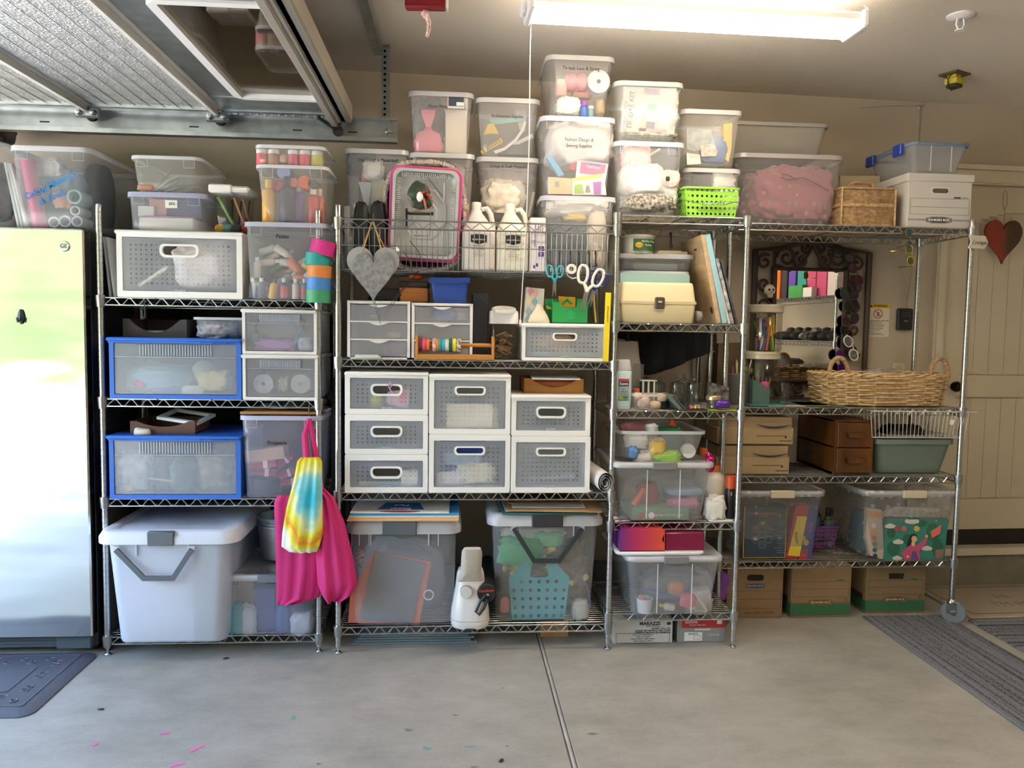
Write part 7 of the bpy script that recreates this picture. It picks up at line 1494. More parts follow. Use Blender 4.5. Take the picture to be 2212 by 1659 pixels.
def arcband(mb,r,z0_,z1_,a0,a1,n=12,k=1.0):
    mb.loft([[(r*(1+.0*zz_)*math.sin(a),-r*math.cos(a),zz_) for a in [a0+(a1-a0)*i/n for i in range(n+1)]] for zz_ in (z0_,z1_)],0,closed=False)
mb = MB();arcband(mb,rr_*.985,.010,hh-.02,rad(-30),rad(75));mb.build('label',M('#2f5f3a',.5),t)
mb = MB();mb.lathe([(0,-.001),(.017,-.001),(.017,0)],20,(0,0,0),'y');mb.xf(Matrix.Diagonal((1,1,.7,1)));o = mb.build('emblem',M('#e2b02a',.5),t);o.location = (-.012,-rr_*.985,hh*.42)
text('Crayola',t,(-.012,-rr_-.0022,hh*.42),.0085,INK);text('Air-Dry Clay',t,(.028,-rr_*.93,hh*.62),.0125,PAPER,rot=(90,0,22));text('Plastilina',t,(.03,-rr_*.93,hh*.42),.010,PAPER,rot=(90,0,22));text('2.5 lb',t,(-.01,-rr_*.97,hh*.1),.007,INK)
mb = MB();xa,xb = edges(1418,1486,540,.2);mb.box(-(xb-xa)/2,(xb-xa)/2,0,.08,0,.018,bev=.004);mb.box(-(xb-xa)/2+.01,(xb-xa)/2-.03,-.004,0,.004,.02,bev=.002);solo(mb,'white_tray',CREAM,'small cream flip box beside the clay tub','box',((xa+xb)/2,.2,e2.top+.001))
hook('black hook hanging from the shelf above the cream flip box',1448,505,536,.18,group='hooks on the narrow shelving',r=.005)
def leanboard(name,label,p0,p1,Y,th,dp,m,mats2=None):
    a,b_ = at(*p0,Y),at(*p1,Y);an = math.atan2(a.x-b_.x,a.z-b_.z);H = math.hypot(a.x-b_.x,a.z-b_.z);mb = MB();mb.box(-th/2,th/2,0,dp,0,H,bev=.001)
    return solo(mb,name,m,label,'board',(b_.x,Y,z+th*.2),rot=(0,an,0))
WB = M('#c9ab84',.6,var=.3,vs=2.5,stretch=(1,2,9),name='pale_wood')
o = leanboard('wooden_board','pale wooden panel leaning against the clear boxes',(1519,506),(1553,698),.03,.020,.30,WB)
mb = MB();mb.box(-.0102,-.010,.09,.13,.33,.338);mb.build('slot',INK,o)
mb = MB();mb.lathe([(0,-.0106),(.016,-.0106),(.016,-.010)],16,(0,.035,.06),'x');mb.build('burned_stamp',M('#3a2f22',.7),o)
leanboard('teal_board','pale teal edged canvas leaning against the wooden panel',(1529,506),(1566,698),.025,.022,.30,M('#8fbcc6',.6))
leanboard('white_canvas','white canvas leaning between the teal one and the black print',(1541,556),(1576,698),.035,.010,.25,M('#dcd8cf',.7))
leanboard('printed_canvas','canvas with a black and turquoise branch print',(1549,556),(1583,698),.03,.014,.25,M('#d6d9d6',.6,var=.95,vs=26,col2='#1d1f22'))
leanboard('printed_canvas','dark canvas behind the branch print',(1559,560),(1592,698),.05,.010,.25,M('#2b2529',.6,var=.6,vs=40,col2='#6f6a6e'))
lump('beaded_bag','small dark beaded bag beside the beige case','bag',1500,672,1516,697,.05,.04,M('#5c5450',.5,var=.7,vs=150,col2='#a9a099'),3,.1,.2,nu=14,nv=10)
# ---------------------------------------------------------------- third shelf
z = Z3[2]+.001
xa,xb = edges(1330,1367,830,.0);hw = (xb-xa)/2;hh = at(1350,777,.0).z-z
t = thing('shampoo_bottle','pale blue shampoo bottle with a flip cap at the left post','bottle',((xa+xb)/2,.03,z))
SB = M('#b9ccd0',.3)
mb = MB();mb.loft([[(x,y,zq) for x,y in rrect(hw*a,.02*a,.015)] for zq,a in ((0,.92),(.004,.97),(hh*.3,1),(hh*.72,1),(hh*.77,.96),(hh*.785,.85))],0,True,True);mb.build('body',SB,t)
mb = MB();mb.loft([[(x,y,zq) for x,y in rrect(hw*a,.02*a,.014)] for zq,a in ((hh*.785,.93),(hh*.80,.95),(hh*.97,.8),(hh,.72))],0,True,True);mb.build('cap',M('#b4babb',.35),t)
mb = MB();mb.box(-hw*.62,hw*.62,-.0208,-.0195,hh*.18,hh*.62);lb = mb.build('label',M('#8fa0a8',.5,var=.5,vs=30,col2='#4f6a58'),t)
mb = MB();mb.box(-hw*.6,hw*.6,-.0214,-.0208,hh*.565,hh*.62);mb.build('red_band',M('#b83a44',.5),lb)
mb = MB();mb.box(-hw*.6,hw*.6,-.0214,-.0208,hh*.48,hh*.562);mb.build('navy_band',M('#1f2b4a',.5),lb)
mb = MB();mb.box(-hw*.6,hw*.6,-.0214,-.0208,hh*.2,hh*.27);mb.build('leaf_band',M('#2f4a4a',.5,var=.6,vs=60,col2='#8fae3a'),lb)
text('Suave',t,(0,-.0225,hh*.52),.016,PAPER,sh if False else (90,0,0),bold=.01);text('essentials',t,(0,-.0215,hh*.44),.009,PAPER);text('ocean breeze',t,(0,-.0215,hh*.40),.008,PAPER)
q = at(1350,870,.3);xa,xb = edges(1316,1382,790,.3);hw = (xb-xa)/2;h1 = at(1350,737,.3).z-z
t = thing('white_jug','white tapered jug with a dark pump behind the shampoo','jug',((xa+xb)/2,.3,z))
mb = MB();mb.loft([[(x,y,zq) for x,y in rrect(hw*a,.06*a,.03)] for zq,a in ((0,1),(h1*.5,.98),(h1*.97,.80),(h1,.76))],0,True,True);mb.build('body',M('#bdb5a8',.5),t)
mb = MB();mb.lathe([(.012,h1),(.012,h1+.02),(.008,h1+.022),(.008,h1+.05),(.02,h1+.052),(.02,h1+.065),(0,h1+.066)],14,(.012,0,0));mb.build('pump',BLACK,t)
q = at(1372,860,.1);bottle('glue_bottle','clear glue bottle with an orange collar behind the small tub','bottle',(q.x+.01,.12,z),.022,.085,PL('#d9d4cc',.4,.15),M('#d9603a',.5),neck=.5)
panel('acrylic_stand','clear acrylic frame with a teal dot beside the black drape','frame',[(1368,785),(1391,787),(1390,848),(1368,848)],.2,.004,PL('#b0aea8',.35,.1))
mb = MB();P = [(1330,713),(1530,715),(1526,764),(1490,779),(1450,798),(1420,807),(1392,812),(1385,776),(1378,736),(1350,733)];P2 = [at(x,y,.33) for x,y in P];c0 = P2[0]
n = 26;L = []
top = [(1330+200*i/n,713+2*i/n) for i in range(n+1)]
def lowy(px):
    pts = [(1330,730),(1376,738),(1392,812),(1420,806),(1450,797),(1490,779),(1530,763)]
    for (a,b_),(c,d_) in zip(pts,pts[1:]):
        if a <= px <= c: return b_+(d_-b_)*(px-a)/(c-a)
    return 763
V = [];Fq = []
for side in (0,1):
    for i in range(n+1):
        px = top[i][0]
        for j in range(9):
            py = top[i][1]+(lowy(px)-top[i][1])*j/8;q = at(px,py,.33);y = .014*math.sin(i*.9+j*.15)*j/8+.006*math.sin(i*2.3);V.append((q.x-c0.x,y+(.004 if side else 0),q.z-c0.z))
m_ = (n+1)*9
for i in range(n):
    for j in range(8):
        a = i*9+j;Fq.append((a,a+1,a+10,a+9));Fq.append((m_+a,m_+a+9,m_+a+10,m_+a+1))
for i in range(n): a = i*9+8;Fq.append((a,m_+a,m_+a+9,a+9));a = i*9;Fq.append((a,a+9,m_+a+9,m_+a))
mb.add(V,Fq);solo(mb,'black_drape',M('#16171a',.95),'black cloth draped in a triangle under the second shelf','cloth',(c0.x,.33,c0.z),ang=80)
lump('black_tote','black bag hanging behind the drape beside the back post','bag',1520,712,1546,760,.5,.05,M('#241d1a',.9),3,.1,.15)
xa,xb = edges(1388,1417,836,.12);t = thing('button_case','small black case with white columns behind the small tub','case',((xa+xb)/2,.12,z));hw = (xb-xa)/2;hh = at(1400,824,.12).z-z
mb = MB();mb.box(-hw,hw,.004,.05,0,hh,bev=.002);mb.build('case',INK,t)
for x in (-hw*.9,-hw*.1,hw*.75): mb = MB();mb.box(x-.004,x+.004,0,.006,.004,hh);mb.build('column',PAPER,t)
mb = MB();mb.box(-hw-.004,hw+.004,-.004,.052,hh,hh+.006,bev=.002);mb.build('lid',PAPER,t)
g = sbin('small clear tub of orange and pink trinkets behind the front rail',(1364,1442,852),(1373,1434),.0,z,.09,PL('#e6d9cc',.22,.1),rim=PL('#e9ded2',.5,.15),rimw=.006,panels=False)
for i,(l,t_,r,b_,c,w_) in enumerate(((1376,856,1404,882,'#d9a09a','pink and white'),(1402,866,1427,882,'#e2a53a','orange'),(1368,848,1386,864,'#d9b08a','peach'),(1420,850,1440,868,'#dca070','tan'))): lump('trinket',w_+' trinket bag in the small clear tub','trinket',l,t_,r,b_,.035+.012*(i % 2),.03,M(c,.5,var=.4,vs=60,col2='#e9e0d4'),i,.15,.3,nu=16,nv=10)
t = panel('zip_wallet','grey green zip wallet leaning on its edge beside the small tub','wallet',[(1440,856),(1447,851),(1456,853),(1482,885),(1468,886)],.015,.10,M('#5f6f6a',.6));onpanel(t,'zip_edge',[(1452,855),(1456,856),(1479,884),(1475,885)],.0145,M('#2a2320',.5))
JG = GLASS('jar_glass',(.74,.77,.75),.05,2.0)
def ball_jar(label,px,pw,top,Y,grp='glass jars with ball stoppers'):
    xa,xb = edges(px-pw/2,px+pw/2,850,Y);r = (xb-xa)/2;q = at(px,top,Y);H = q.z-z;t = jar('glass_jar',label,'jar',(q.x,Y,z),r,H-.03,JG,None,group=grp)
    mb = MB();mb.lathe([(0,H-.032),(r*.95,H-.03),(r*.98,H-.026),(r*.5,H-.02),(.006,H-.016)],20);mb.blob((0,0,H-.009),(.012,.012,.010),1,0,nu=14,nv=8);mb.build('stopper',JG,t);return t
ball_jar('glass jar with ball stopper, front right of the group',1500,34,815,.12);ball_jar('glass jar with ball stopper, front left of the group',1464,32,815,.12);ball_jar('glass jar with ball stopper standing at the back of the group',1478,26,808,.25);ball_jar('glass jar with ball stopper behind the button case',1425,26,815,.28);ball_jar('short glass jar with ball stopper behind the acrylic frame',1396,22,814,.3)
q = at(1433,870,.1);jar('dark_jar','dark blue jar with a shiny lid in front of the glass jars','jar',(q.x,.1,z),.028,.06,M('#26303c',.2),M('#8a8d8e',.25,.9),.012)
rn = random.Random(12)
for k in range(30):
    c = rn.choice(['#d9609a','#c9486a','#5fae6a','#e0c84a','#7a5aa8','#e2873f']);q = at(1503,878,.03);mb = MB();mb.blob((0,0,.004),(.0055,.0055,.004),k,.1,nu=8,nv=6);solo(mb,'bead',M(c,.4),'small %s bead in the heap on the third shelf' % {'#d9609a': 'pink','#c9486a': 'red','#5fae6a': 'green','#e0c84a': 'yellow','#7a5aa8': 'violet','#e2873f': 'orange'}[c],'bead',(q.x+rn.gauss(0,.014),.03+rn.gauss(0,.012),z+.0035+rn.uniform(0,.012)),group='beads heaped on the shelf')
mb = MB();mb.box(-.075,.05,-.03,.06,0,.003,bev=.001);q = at(1505,884,.02);solo(mb,'bead_tray',M('#2c2624',.5),'thin dark tray under the bead heap','tray',(q.x,.03,z))
q = at(1544,878,.06);t = jar('mason_jar','small glass jar with a gold lid beside the purple pouch','jar',(q.x,.07,z+.001),.03,.045,JG,M('#c9b48a',.3,.8),.014);t.rotation_euler = (0,rad(-4),0)
lump('purple_pouch','shiny purple pouch by the right post','pouch',1544,864,1577,883,.035,.04,M('#52248a',.25),4,.1,.25,nu=18,nv=12)
panel('photo_display','tilted black photo frame with white letters behind the gold lid jar','frame',[(1530,824),(1575,838),(1573,876),(1528,868)],.13,.012,M('#221d1e',.5,var=.7,vs=40,col2='#8f8a88'))
mb = MB();mb.box(-.09,.06,-.03,.05,0,.0015);q = at(1568,886,.02);solo(mb,'yellow_paper',M('#b9c43a',.7,var=.3,vs=40,col2='#3a4a2a'),'lime patterned paper under the purple pouch','paper',(q.x,.02,z),rad(3))
# ---------------------------------------------------------------- fourth shelf
z = Z3[3]+.001
LAT = M('#8f9094',.45)
g2 = sbin('clear lidded bin with a green jar box, under the open bin',(1322,1541,1001),(1350,1522),-.03,z,.44,PL('#f2f3f5',.26,.14),lid=M('#77787c',.5),latch=.105,r=.03,lidh=.02,lidm=PL('#e9eaee',.5,.18),panels=False)
mb = MB()
for s in (-1,1): x = s*.072;mb.box(x-.0018,x+.0018,-g2.dt-.001,-g2.dt+.003,.02,g2.h-.03);
mb.stuff('moulded_rib',PL('#f0f1f3',.8,.2),g2.t)
jb = card('jar_box','green carton of crystal jars lying in the lidded bin','carton',at(1366,1115,.0).x,at(1490,1115,.0).x,.012,.2,g2.floor,at(1430,1098,.0).z,M('#5f8a6a',.6))
W_ = at(1490,1115,0).x-at(1366,1115,0).x
text('QUILTED CRYSTAL JARS',jb,(.03,-.0955,.022),.0125,PAPER,bold=.01)
mb = MB();mb.lathe([(0,-.001),(.014,-.001),(.014,0)],18,axis='y');o = mb.build('round_emblem',PAPER,jb);o.location = (-.04,-.0945,.022)
mb = MB();mb.box(-.012,.012,-.001,0,-.012,.012);o = mb.build('red_print',M('#a8504a',.6),jb);o.location = (-.085,-.0943,.022)
rod('red_tool','orange red handled tool leaning in the lidded bin','tool',(1368,1090),(1392,1056),.03,.013,M('#d9562f',.4))
lump('red_cloth','dark red cloth behind the orange tool','cloth',1375,1040,1420,1095,.12,.1,M('#9a3a2f',.8),4,.12,.3)
lump('pink_frill','pink frilled fabric above the green carton','fabric',1445,1076,1508,1100,.06,.07,M('#c07a9f',.8),5,.2,.5)
lump('blue_plate','blue grey plate edge above the pink frill','plate',1436,1052,1516,1068,.1,.1,M('#7f9ab4',.5),2,.02,0)
lump('grey_bundle','pale grey bundle filling the back of the lidded bin','bundle',1345,1025,1515,1110,.26,.18,M('#a9a5a8',.8),6,.1,.2)
g1 = sbin('open clear bin heaped with coloured craft things on the fourth shelf',(1336,1526,932),(1356,1512),-.0,g2.top+.001,.40,PL('#f2f3f5',.26,.14),rim=PL('#e2e4e6',.6,.2),rimw=.008,panels=False)
for i,(l,t_,r,b_,c,w_,yy) in enumerate(((1350,935,1400,970,'#d6d4cf','white',.06),(1415,935,1478,985,'#3a4650','dark slate',.1),(1400,945,1435,985,'#d2b25f','yellow',.05),(1405,972,1470,1000,'#8fb45a','leaf green',.05),(1355,960,1375,990,'#5f8fc9','blue',.05),(1370,970,1412,1000,'#c9c4bc','cream',.06),(1340,912,1412,938,'#c98a94','pink',.22),(1412,922,1470,938,'#3f9a6a','green',.12),(1395,915,1420,940,'#c9c9c2','clear',.05))): lump('craft_bag',w_+' bag in the open craft bin','bag',l,t_,r,b_,yy,.07,M(c,.5),i+1,.15,.3)
q = at(1488,985,.03);mb = MB();mb.lathe([(0,0),(.029,0),(.031,.004),(.031,.03),(0,.03)],24,axis='y');solo(mb,'round_cover',M('#d9d4cf',.5),'round white lid facing out of the open craft bin','lid',(q.x,.03,g1.floor+.034))
mb = MB();mb.lathe([(0,.01),(.05,.01),(.054,.004),(.05,0),(0,0)],24);q = at(1445,920,.15);solo(mb,'green_plate',M('#3aa066',.4),'green plate lying on top of the open craft bin','plate',(q.x,.16,g1.z0+g1.h-.01))
mb = MB();q = at(1454,918,.25);mb.lathe([(.025,0),(.004,.035),(0,.035)],14);solo(mb,'orange_cone',M('#d9543a',.5),'small orange cone behind the green plate','cone',(q.x,.27,g1.z0+g1.h-.01))
# bottles beside it
q = at(1545,1115,.1);r_ = .036;h = at(1540,1020,.1).z-z
t = bottle('white_bottle','big white bottle beside the lidded bin','bottle',(q.x-.005,.12,z),.052,h+.03,M('#d9d2c2',.4),M('#d9662f',.5),caph=.12)
q = at(1526,980,.2);bottle('orange_cap_bottle','bottle with an orange cap behind the open craft bin','bottle',(q.x,.24,z),.035,at(1526,968,.24).z-z,M('#cfc4ac',.5),M('#d9662f',.5))
lump('foil_bow','shiny magenta foil beside the open craft bin','foil',1524,980,1542,1022,.03,.04,M('#b01f6a',.2,.6),3,.25,.4,nu=16,nv=10)
q = at(1552,1118,.03);lump('plastic_sack','crumpled white plastic sack in front of the big white bottle','sack',1522,1070,1566,1125,.035,.05,M('#dcd8ce',.4),4,.15,.4)
mb = MB();mb.box(-.09,.03,-.03,.10,0,.002);solo(mb,'paper_sheet',PAPER,'white paper sheet under the spray can','paper',(at(1572,1124,.03).x,.03,z))
q = at(1577,1118,.05);t = thing('spray_can','black spray can with an orange cap by the right post','spray can',(q.x,.055,z+.003));h = at(1577,1028,.05).z-z
mb = MB();mb.lathe([(.022,0),(.0235,.004),(.0235,h*.66),(.021,h*.69),(.021,h*.70)],20);mb.build('can',M('#1c1a1c',.3),t)
mb = MB();mb.lathe([(.0225,h*.70),(.0228,h*.93),(.021,h*.98),(0,h)],20);mb.build('cap',M('#d9572a',.4),t)
text('S',t,(-.005,-.0236,h*.58),.02,PAPER)
# ---------------------------------------------------------------- lowest shelf
z = Z3[4]+.001
g3 = sbin('clear lidded bin of pink and blue tools on the lowest narrow shelf',(1352,1560,1204),(1378,1542),-.07,z,.50,PL('#f2f3f5',.24,.13),lid=M('#7b7c80',.5),latch=.105,r=.03,lidh=.02,lidm=PL('#e9eaee',.5,.18),panels=False)
mb = MB()
for s in (-1,1): x = s*.075;mb.box(x-.0018,x+.0018,-g3.dt-.001,-g3.dt+.003,.02,g3.h-.03)
mb.stuff('moulded_rib',PL('#f0f1f3',.8,.2),g3.t)
q = at(1395,1318,-.03);mb = MB();mb.lathe([(0,0),(.028,0),(.034,.06),(.037,.062),(.034,.064),(.028,.004),(0,.004)],22);solo(mb,'white_cup',M('#e2dfe2',.4),'white cup at the front left of the lowest clear bin','cup',(q.x,.0,g3.floor))
lump('pink_sponge','pink sponge in the white cup','sponge',1378,1286,1396,1304,-.0,.03,M('#d98a8f',.8),3,.1,.2,nu=14,nv=8)
rod('blue_stick','slate blue stick crossing the lowest clear bin','stick',(1392,1275),(1482,1294),.02,.007,M('#5f7fa4',.5))
rod('white_stick','pale plastic stick slanting at the right of the lowest clear bin','stick',(1500,1282),(1528,1320),.0,.005,M('#dcd9cc',.5))
lump('pink_pliers','pink handled pliers in the lowest clear bin','pliers',1470,1282,1502,1312,.0,.04,M('#d9707f',.5),6,.25,.4,nu=20,nv=12)
lump('salmon_block','salmon block standing behind the blue stick','block',1443,1256,1476,1292,.06,.05,M('#d9906f',.7),2,.05,.05,sq=.5)
q0 = at(1425,1316,-.01);t = bottle('glue_bottle','white glue bottle with a yellow tip lying in the lowest clear bin','bottle',(at(1456,1312,0).x,.0,g3.floor+.016),.015,.068,M('#e0ddd4',.4),M('#d9c83a',.4),rot=(0,rad(-78),0),neck=.4,caph=.3)
lump('white_tissue','white tissue filling the lower right of the lowest bin','tissue',1480,1270,1535,1325,.08,.1,M('#cfccca',.8),5,.12,.3)
lump('grey_bundle','grey translucent bundle at the back of the lowest bin','bundle',1385,1225,1530,1300,.25,.16,M('#98959c',.8),3,.1,.2)
mb = MB();xa,xb = edges(1332,1524,1195,-.06);mb.loft([[(x,y,zq) for x,y in rrect((xb-xa)/2-i,.18-i,.03)] for i,zq in ((.004,0),(0,.004),(0,.010),(.004,.014))],0,True,True);solo(mb,'white_board',M('#dcdcdc',.4),'white flat tray lid on the lowest clear bin','lid',((xa+xb)/2,.12,g3.top+.001));zz = g3.top+.016
pgm,n,l,o = new_mat('purple_orange');p = n.new('ShaderNodeBsdfPrincipled');l.new(p.outputs[0],o.inputs[0]);tc = n.new('ShaderNodeTexCoord');sx = n.new('ShaderNodeSeparateXYZ');l.new(tc.outputs['Object'],sx.inputs[0]);r = n.new('ShaderNodeValToRGB');mp = n.new('ShaderNodeMapRange');mp.inputs[1].default_value = -.11;mp.inputs[2].default_value = .11;l.new(sx.outputs[0],mp.inputs[0]);l.new(mp.outputs[0],r.inputs[0])
r.color_ramp.elements[0].color = (*srgb('#5a2a7a'),1);r.color_ramp.elements[1].color = (*srgb('#e0542f'),1);e = r.color_ramp.elements.new(.35);e.color = (*srgb('#b02a5a'),1);l.new(r.outputs[0],p.inputs['Base Color']);p.inputs['Roughness'].default_value = .4
xa,xb = edges(1340,1437,1170,-.05);h = at(1390,1146,-.05).z-zz
t = thing('gradient_box','open purple to orange box on the white tray lid','box',((xa+xb)/2,-.045,zz));hw = (xb-xa)/2
mb = MB();mb.prism([(-hw,0),(hw,0),(hw,h*.35),(hw*.86,h*.55),(hw,h*.9),(hw,h),(-hw,h)],0,.003);mb.box(-hw,-hw+.003,.003,.26,0,h);mb.box(hw-.003,hw,.003,.26,0,h);mb.box(-hw,hw,0,.26,0,.003);mb.box(-hw,hw,.257,.26,0,h);mb.box(-hw,hw,.003,.26,h-.003,h);mb.build('carton',pgm,t)
xa,xb = edges(1438,1522,1170,-.04);t = thing('pink_case','clear magenta case of pens beside the gradient box','case',((xa+xb)/2,-.035,zz));hw = (xb-xa)/2;h = at(1480,1152,-.04).z-zz
PKC = PL('#b0285a',.55,.1,'#d94a80');mb = MB();mb.box(-hw,hw,0,.24,0,h,bev=.003);mb.build('case',PKC,t)
for k in range(7): q = Vector((t.location.x-hw*.8+hw*.26*k,0,zz+.008));mb = MB();mb.lathe([(.005,0),(.005,.15),(.001,.165),(0,.165)],8,axis='y');solo(mb,'pen',M('#d9c8cc' if k % 2 else '#8a2a4a',.5,name='pen%d' % (k % 2)),'pen lying inside the clear magenta case','pen',(q.x,-.03,q.z),group='pens in the magenta case')
panel('violet_box','violet box standing behind the lowest clear bin','box',[(1540,1234),(1579,1246),(1566,1296),(1540,1294)],.28,.10,M('#7a3f9a',.5))
# tile boxes on the floor
def floorbox(name,label,l,r,py_t,py_b,d,m,cat='box',group=None,frontX=None):
    p = atz((l+r)/2,py_b,.001);Y = p.y;xa,xb = edges(l,r,(py_t+py_b)/2,Y);h = at((l+r)/2,py_t,Y).z
    t = thing(name,label,cat,((xa+xb)/2,Y,.001),0,group);mb = MB();mb.box(-(xb-xa)/2,(xb-xa)/2,0,d,0,h,bev=.002);mb.build('carton',m,t);return t,(xb-xa)/2,h
t,hw,h = floorbox('tile_box','white tile carton with black lettering under the narrow shelving',1325,1453,1337,1390,.3,M('#c9c7c2',.7))
text('MARAZZI',t,(hw*.22,-.0008,h*.80),.021,INK,bold=.03,w=1.05);mb = MB();mb.box(hw*.80,hw*.93,-.0008,0,h*.745,h*.855);mb.build('square_logo',INK,t)
text('BORN TO BE GREAT',t,(hw*.35,-.0008,h*.685),.007,INK)
for k,s in enumerate(('CERAMIC WALL TILE','AZULEJO DE CERAMICA PARA PARED','CARREAUX MURAUX EN CERAMIQUE')): text(s,t,(hw*.92,-.0008,h*(.60-.08*k)),.0095,INK,align='RIGHT',bold=.015)
mb = MB();mb.sweep_rr(hw*.9,h*.2,.001,[(0,0),(0,.0006),(-.0014,.0006),(-.0014,0)],0,1);mb.xf(Matrix.Translation((0,0,h*.22)) @ Matrix.Rotation(rad(90),4,'X'));mb.build('label_outline',INK,t)
for k,s in enumerate(('Caja / Carton / Boite 10.66 sq ft','4.25 in x 12 in Pieces','Hecho en Mexico - Made in Mexico','10.8 cm x 30.5 cm   0.99 m2')): text(s,t,(0,-.0008,h*(.36-.085*k)),.0075,INK)
t,hw,h = floorbox('tile_box','grey tile carton with a red label under the narrow shelving',1464,1568,1336,1387,.3,M('#8d8d8b',.7))
mb = MB();mb.box(-hw*.85,hw*.98,-.0008,0,h*.60,h*.99);mb.build('red_label',M('#b23334',.6),t);text('daltile',t,(-hw*.45,-.0014,h*.86),.024,PAPER);text('CERAMIC WALL TILE',t,(-hw*.2,-.0014,h*.72),.008,PAPER)
mb = MB();mb.box(hw*.62,hw*.82,-.0014,-.0006,h*.76,h*.94);mb.build('barcode_square',PAPER,t)
mb = MB();mb.box(-hw*.72,hw*.02,-.0008,0,h*.06,h*.42);mb.build('white_label',PAPER,t);text('3x6 BEVEL',t,(-hw*.35,-.0014,h*.35),.011,INK);mb = MB();mb.sweep_rr(.016,.008,.0005,[(0,0),(0,.0005),(-.001,.0005),(-.001,0)],0,1);mb.xf(Matrix.Translation((-hw*.2,-.0009,h*.2)) @ Matrix.Rotation(rad(90),4,'X'));mb.build('diagram',INK,t)
mb = MB()
for k in range(16): mb.box(-hw*.3+k*.0045,-hw*.3+k*.0045+.003,-.0008,0,h*.5,h*.56)
mb.build('perforation_marks',PAPER,t)
text('INDOOR USE',t,(hw*.5,-.0008,h*.3),.008,PAPER)
# ================================================================ rolling shelving: top shelf
YF4 = .25
z = Z4[0]+.001
PD = DOTS(.2,.1)
f1 = sbin('large polka dot clear bin stuffed with pink blanket',(1588,1833,333),(1604,1802),.265,z,.39,PD,rim=PL('#d6d2d0',.5,.2),rimw=.012,r=.05,panels=False)
lump('pink_blanket','dusty pink plush blanket filling the polka dot bin','blanket',1611,362,1790,490,.44,.25,M('#b5717a',.95,sheen=.5,bump=.2,bs=30),11,.06,.24,sq=.6,nu=72,nv=48,fr=1.6)
mb = MB();P = [at(x,y,.30) for x,y in ((1790,412),(1765,398),(1735,384),(1700,388),(1688,383),(1690,376),(1702,378),(1722,388))];mb.tube([p-P[0] for p in P],.003,6);solo(mb,'drawstring',M('#7d545c',.8),'mauve drawstring looping over the pink blanket','cord',P[0])
f2 = sbin('grey clear bin stacked on the pink blanket bin',(1560,1795,264),(1575,1778),.33,f1.top+.001,.33,PL('#aaa69e',.72,.25),rim=PL('#b9b5ae',.75,.25),rimw=.010,r=.03,panels=False)
mb = MB();mb.box(f2.wt+.006,f2.wt+.028,-.05,.05,f2.h-.012,f2.h-.002,bev=.003);mb.build('end_handle',PL('#9a968e',.8,.3),f2.t)
lump('paper_wad','pale paper in the grey bin over the blanket bin','paper',1640,285,1745,325,.46,.12,M('#bdb6a8',.8),3,.1,.3)
# wicker suitcase
WK = M('#c4a47c',.6,var=.35,vs=60,bump=.3,bs=150,col2='#a08058')
WKL = M('#dcc297',.55,var=.35,vs=50,bump=.3,bs=150,col2='#bd9a68')
xa,xb = edges(1818,1936,440,.28);W = xb-xa;hw = W/2;H = at(1876,404,.28).z-z;dd = .075
t = thing('wicker_suitcase','small woven wicker suitcase with a double handle','suitcase',((xa+xb)/2,.28+dd,z))
mb = MB();mb.loft([[(x,y,zq) for x,y in rrect(hw*.965-i,dd*.94-i,.018)] for zq,i in ((.003,.01),(.012,0),(H-.014,0),(H-.004,.01))],0,True,True);mb.build('core',WK,t)
mb = MB();nR = int(H/.0062)
for k in range(nR):                          # every woven strand is its own ring going over and under the stakes
    zz = .008+(H-.016)*k/(nR-1);P = [];base = rrect(hw*.97,dd*.95,.016,5);seg = []
    for i in range(len(base)):
        a,b_ = Vector(base[i]),Vector(base[(i+1) % len(base)]);L = (b_-a).length;m_ = max(1,int(L/.008))
        for j in range(m_): seg.append(a+(b_-a)*j/m_)
    for i,q in enumerate(seg): nrm = q.normalized();o_ = .0022*(1 if (i+k) % 2 else -1);P.append((q.x+nrm.x*o_,q.y+nrm.y*o_,zz))
    mb.tube(P,.0027,4,closed=True)
o = mb.build('woven_strands',WK,t);o['kind'] = 'stuff'
mb = MB()
for zz in (.006,H*.52,H*.56,H-.006): mb.tube([(x,y,zz) for x,y in rrect(hw,dd,.018,5)],.0055,6,closed=True)
for s in (-1,1): mb.tube([(s*hw*.98,-dd*.98,.006),(s*hw*.98,-dd*.98,H-.006)],.005,6)
mb.build('edge_binding',WK,t)
for y in (-.014,.014): mb = MB();mb.tube([(-.052,y,H),(-.052,y,H+.022),(-.042,y,H+.032),(.042,y,H+.032),(.052,y,H+.022),(.052,y,H)],.0055,7);mb.build('handle',M('#b08a68',.6,bump=.4,bs=200),t)
panel('framed_board','cream and dark green board standing behind the wicker suitcase','board',[(1815,380),(1901,380),(1901,487),(1815,487)],.56,.012,M('#b5a888',.6))
# archive boxes
GBX = M('#c9c5bd',.75);NAVY = M('#2d3648',.6)
def oval_logo(par,x,y,z_,w,h_,m1,m2,s='BANKERS BOX',tm=None,ins=.0035):
    mb = MB();k = w/2;q = h_/2;P = [(-k,-q*.55),(-k*.5,-q),(k*.5,-q),(k,-q*.55),(k,q*.55),(k*.5,q),(-k*.5,q),(-k,q*.55)];mb.prism(P,-.0010,0);o = mb.build('logo_plate',m1,par);o.location = (x,y,z_)
    mb = MB();mb.ringprism([(a*.94,b_*.86) for a,b_ in P],[(a*.915,b_*.78) for a,b_ in P],-.0014,-.0009);o = mb.build('logo_outline',m2,par);o.location = (x,y,z_)
    text(s,par,(x,y-.0016,z_),h_*.50,m2,bold=.03,w=w/(h_*.50*len(s)*.74)*1.02 if False else 1.0)
xa,xb = edges(1961,2098,440,.27);W = xb-xa;hw = W/2;Hb = at(2030,391,.27).z-z;Ht = at(2030,375,.27).z-z
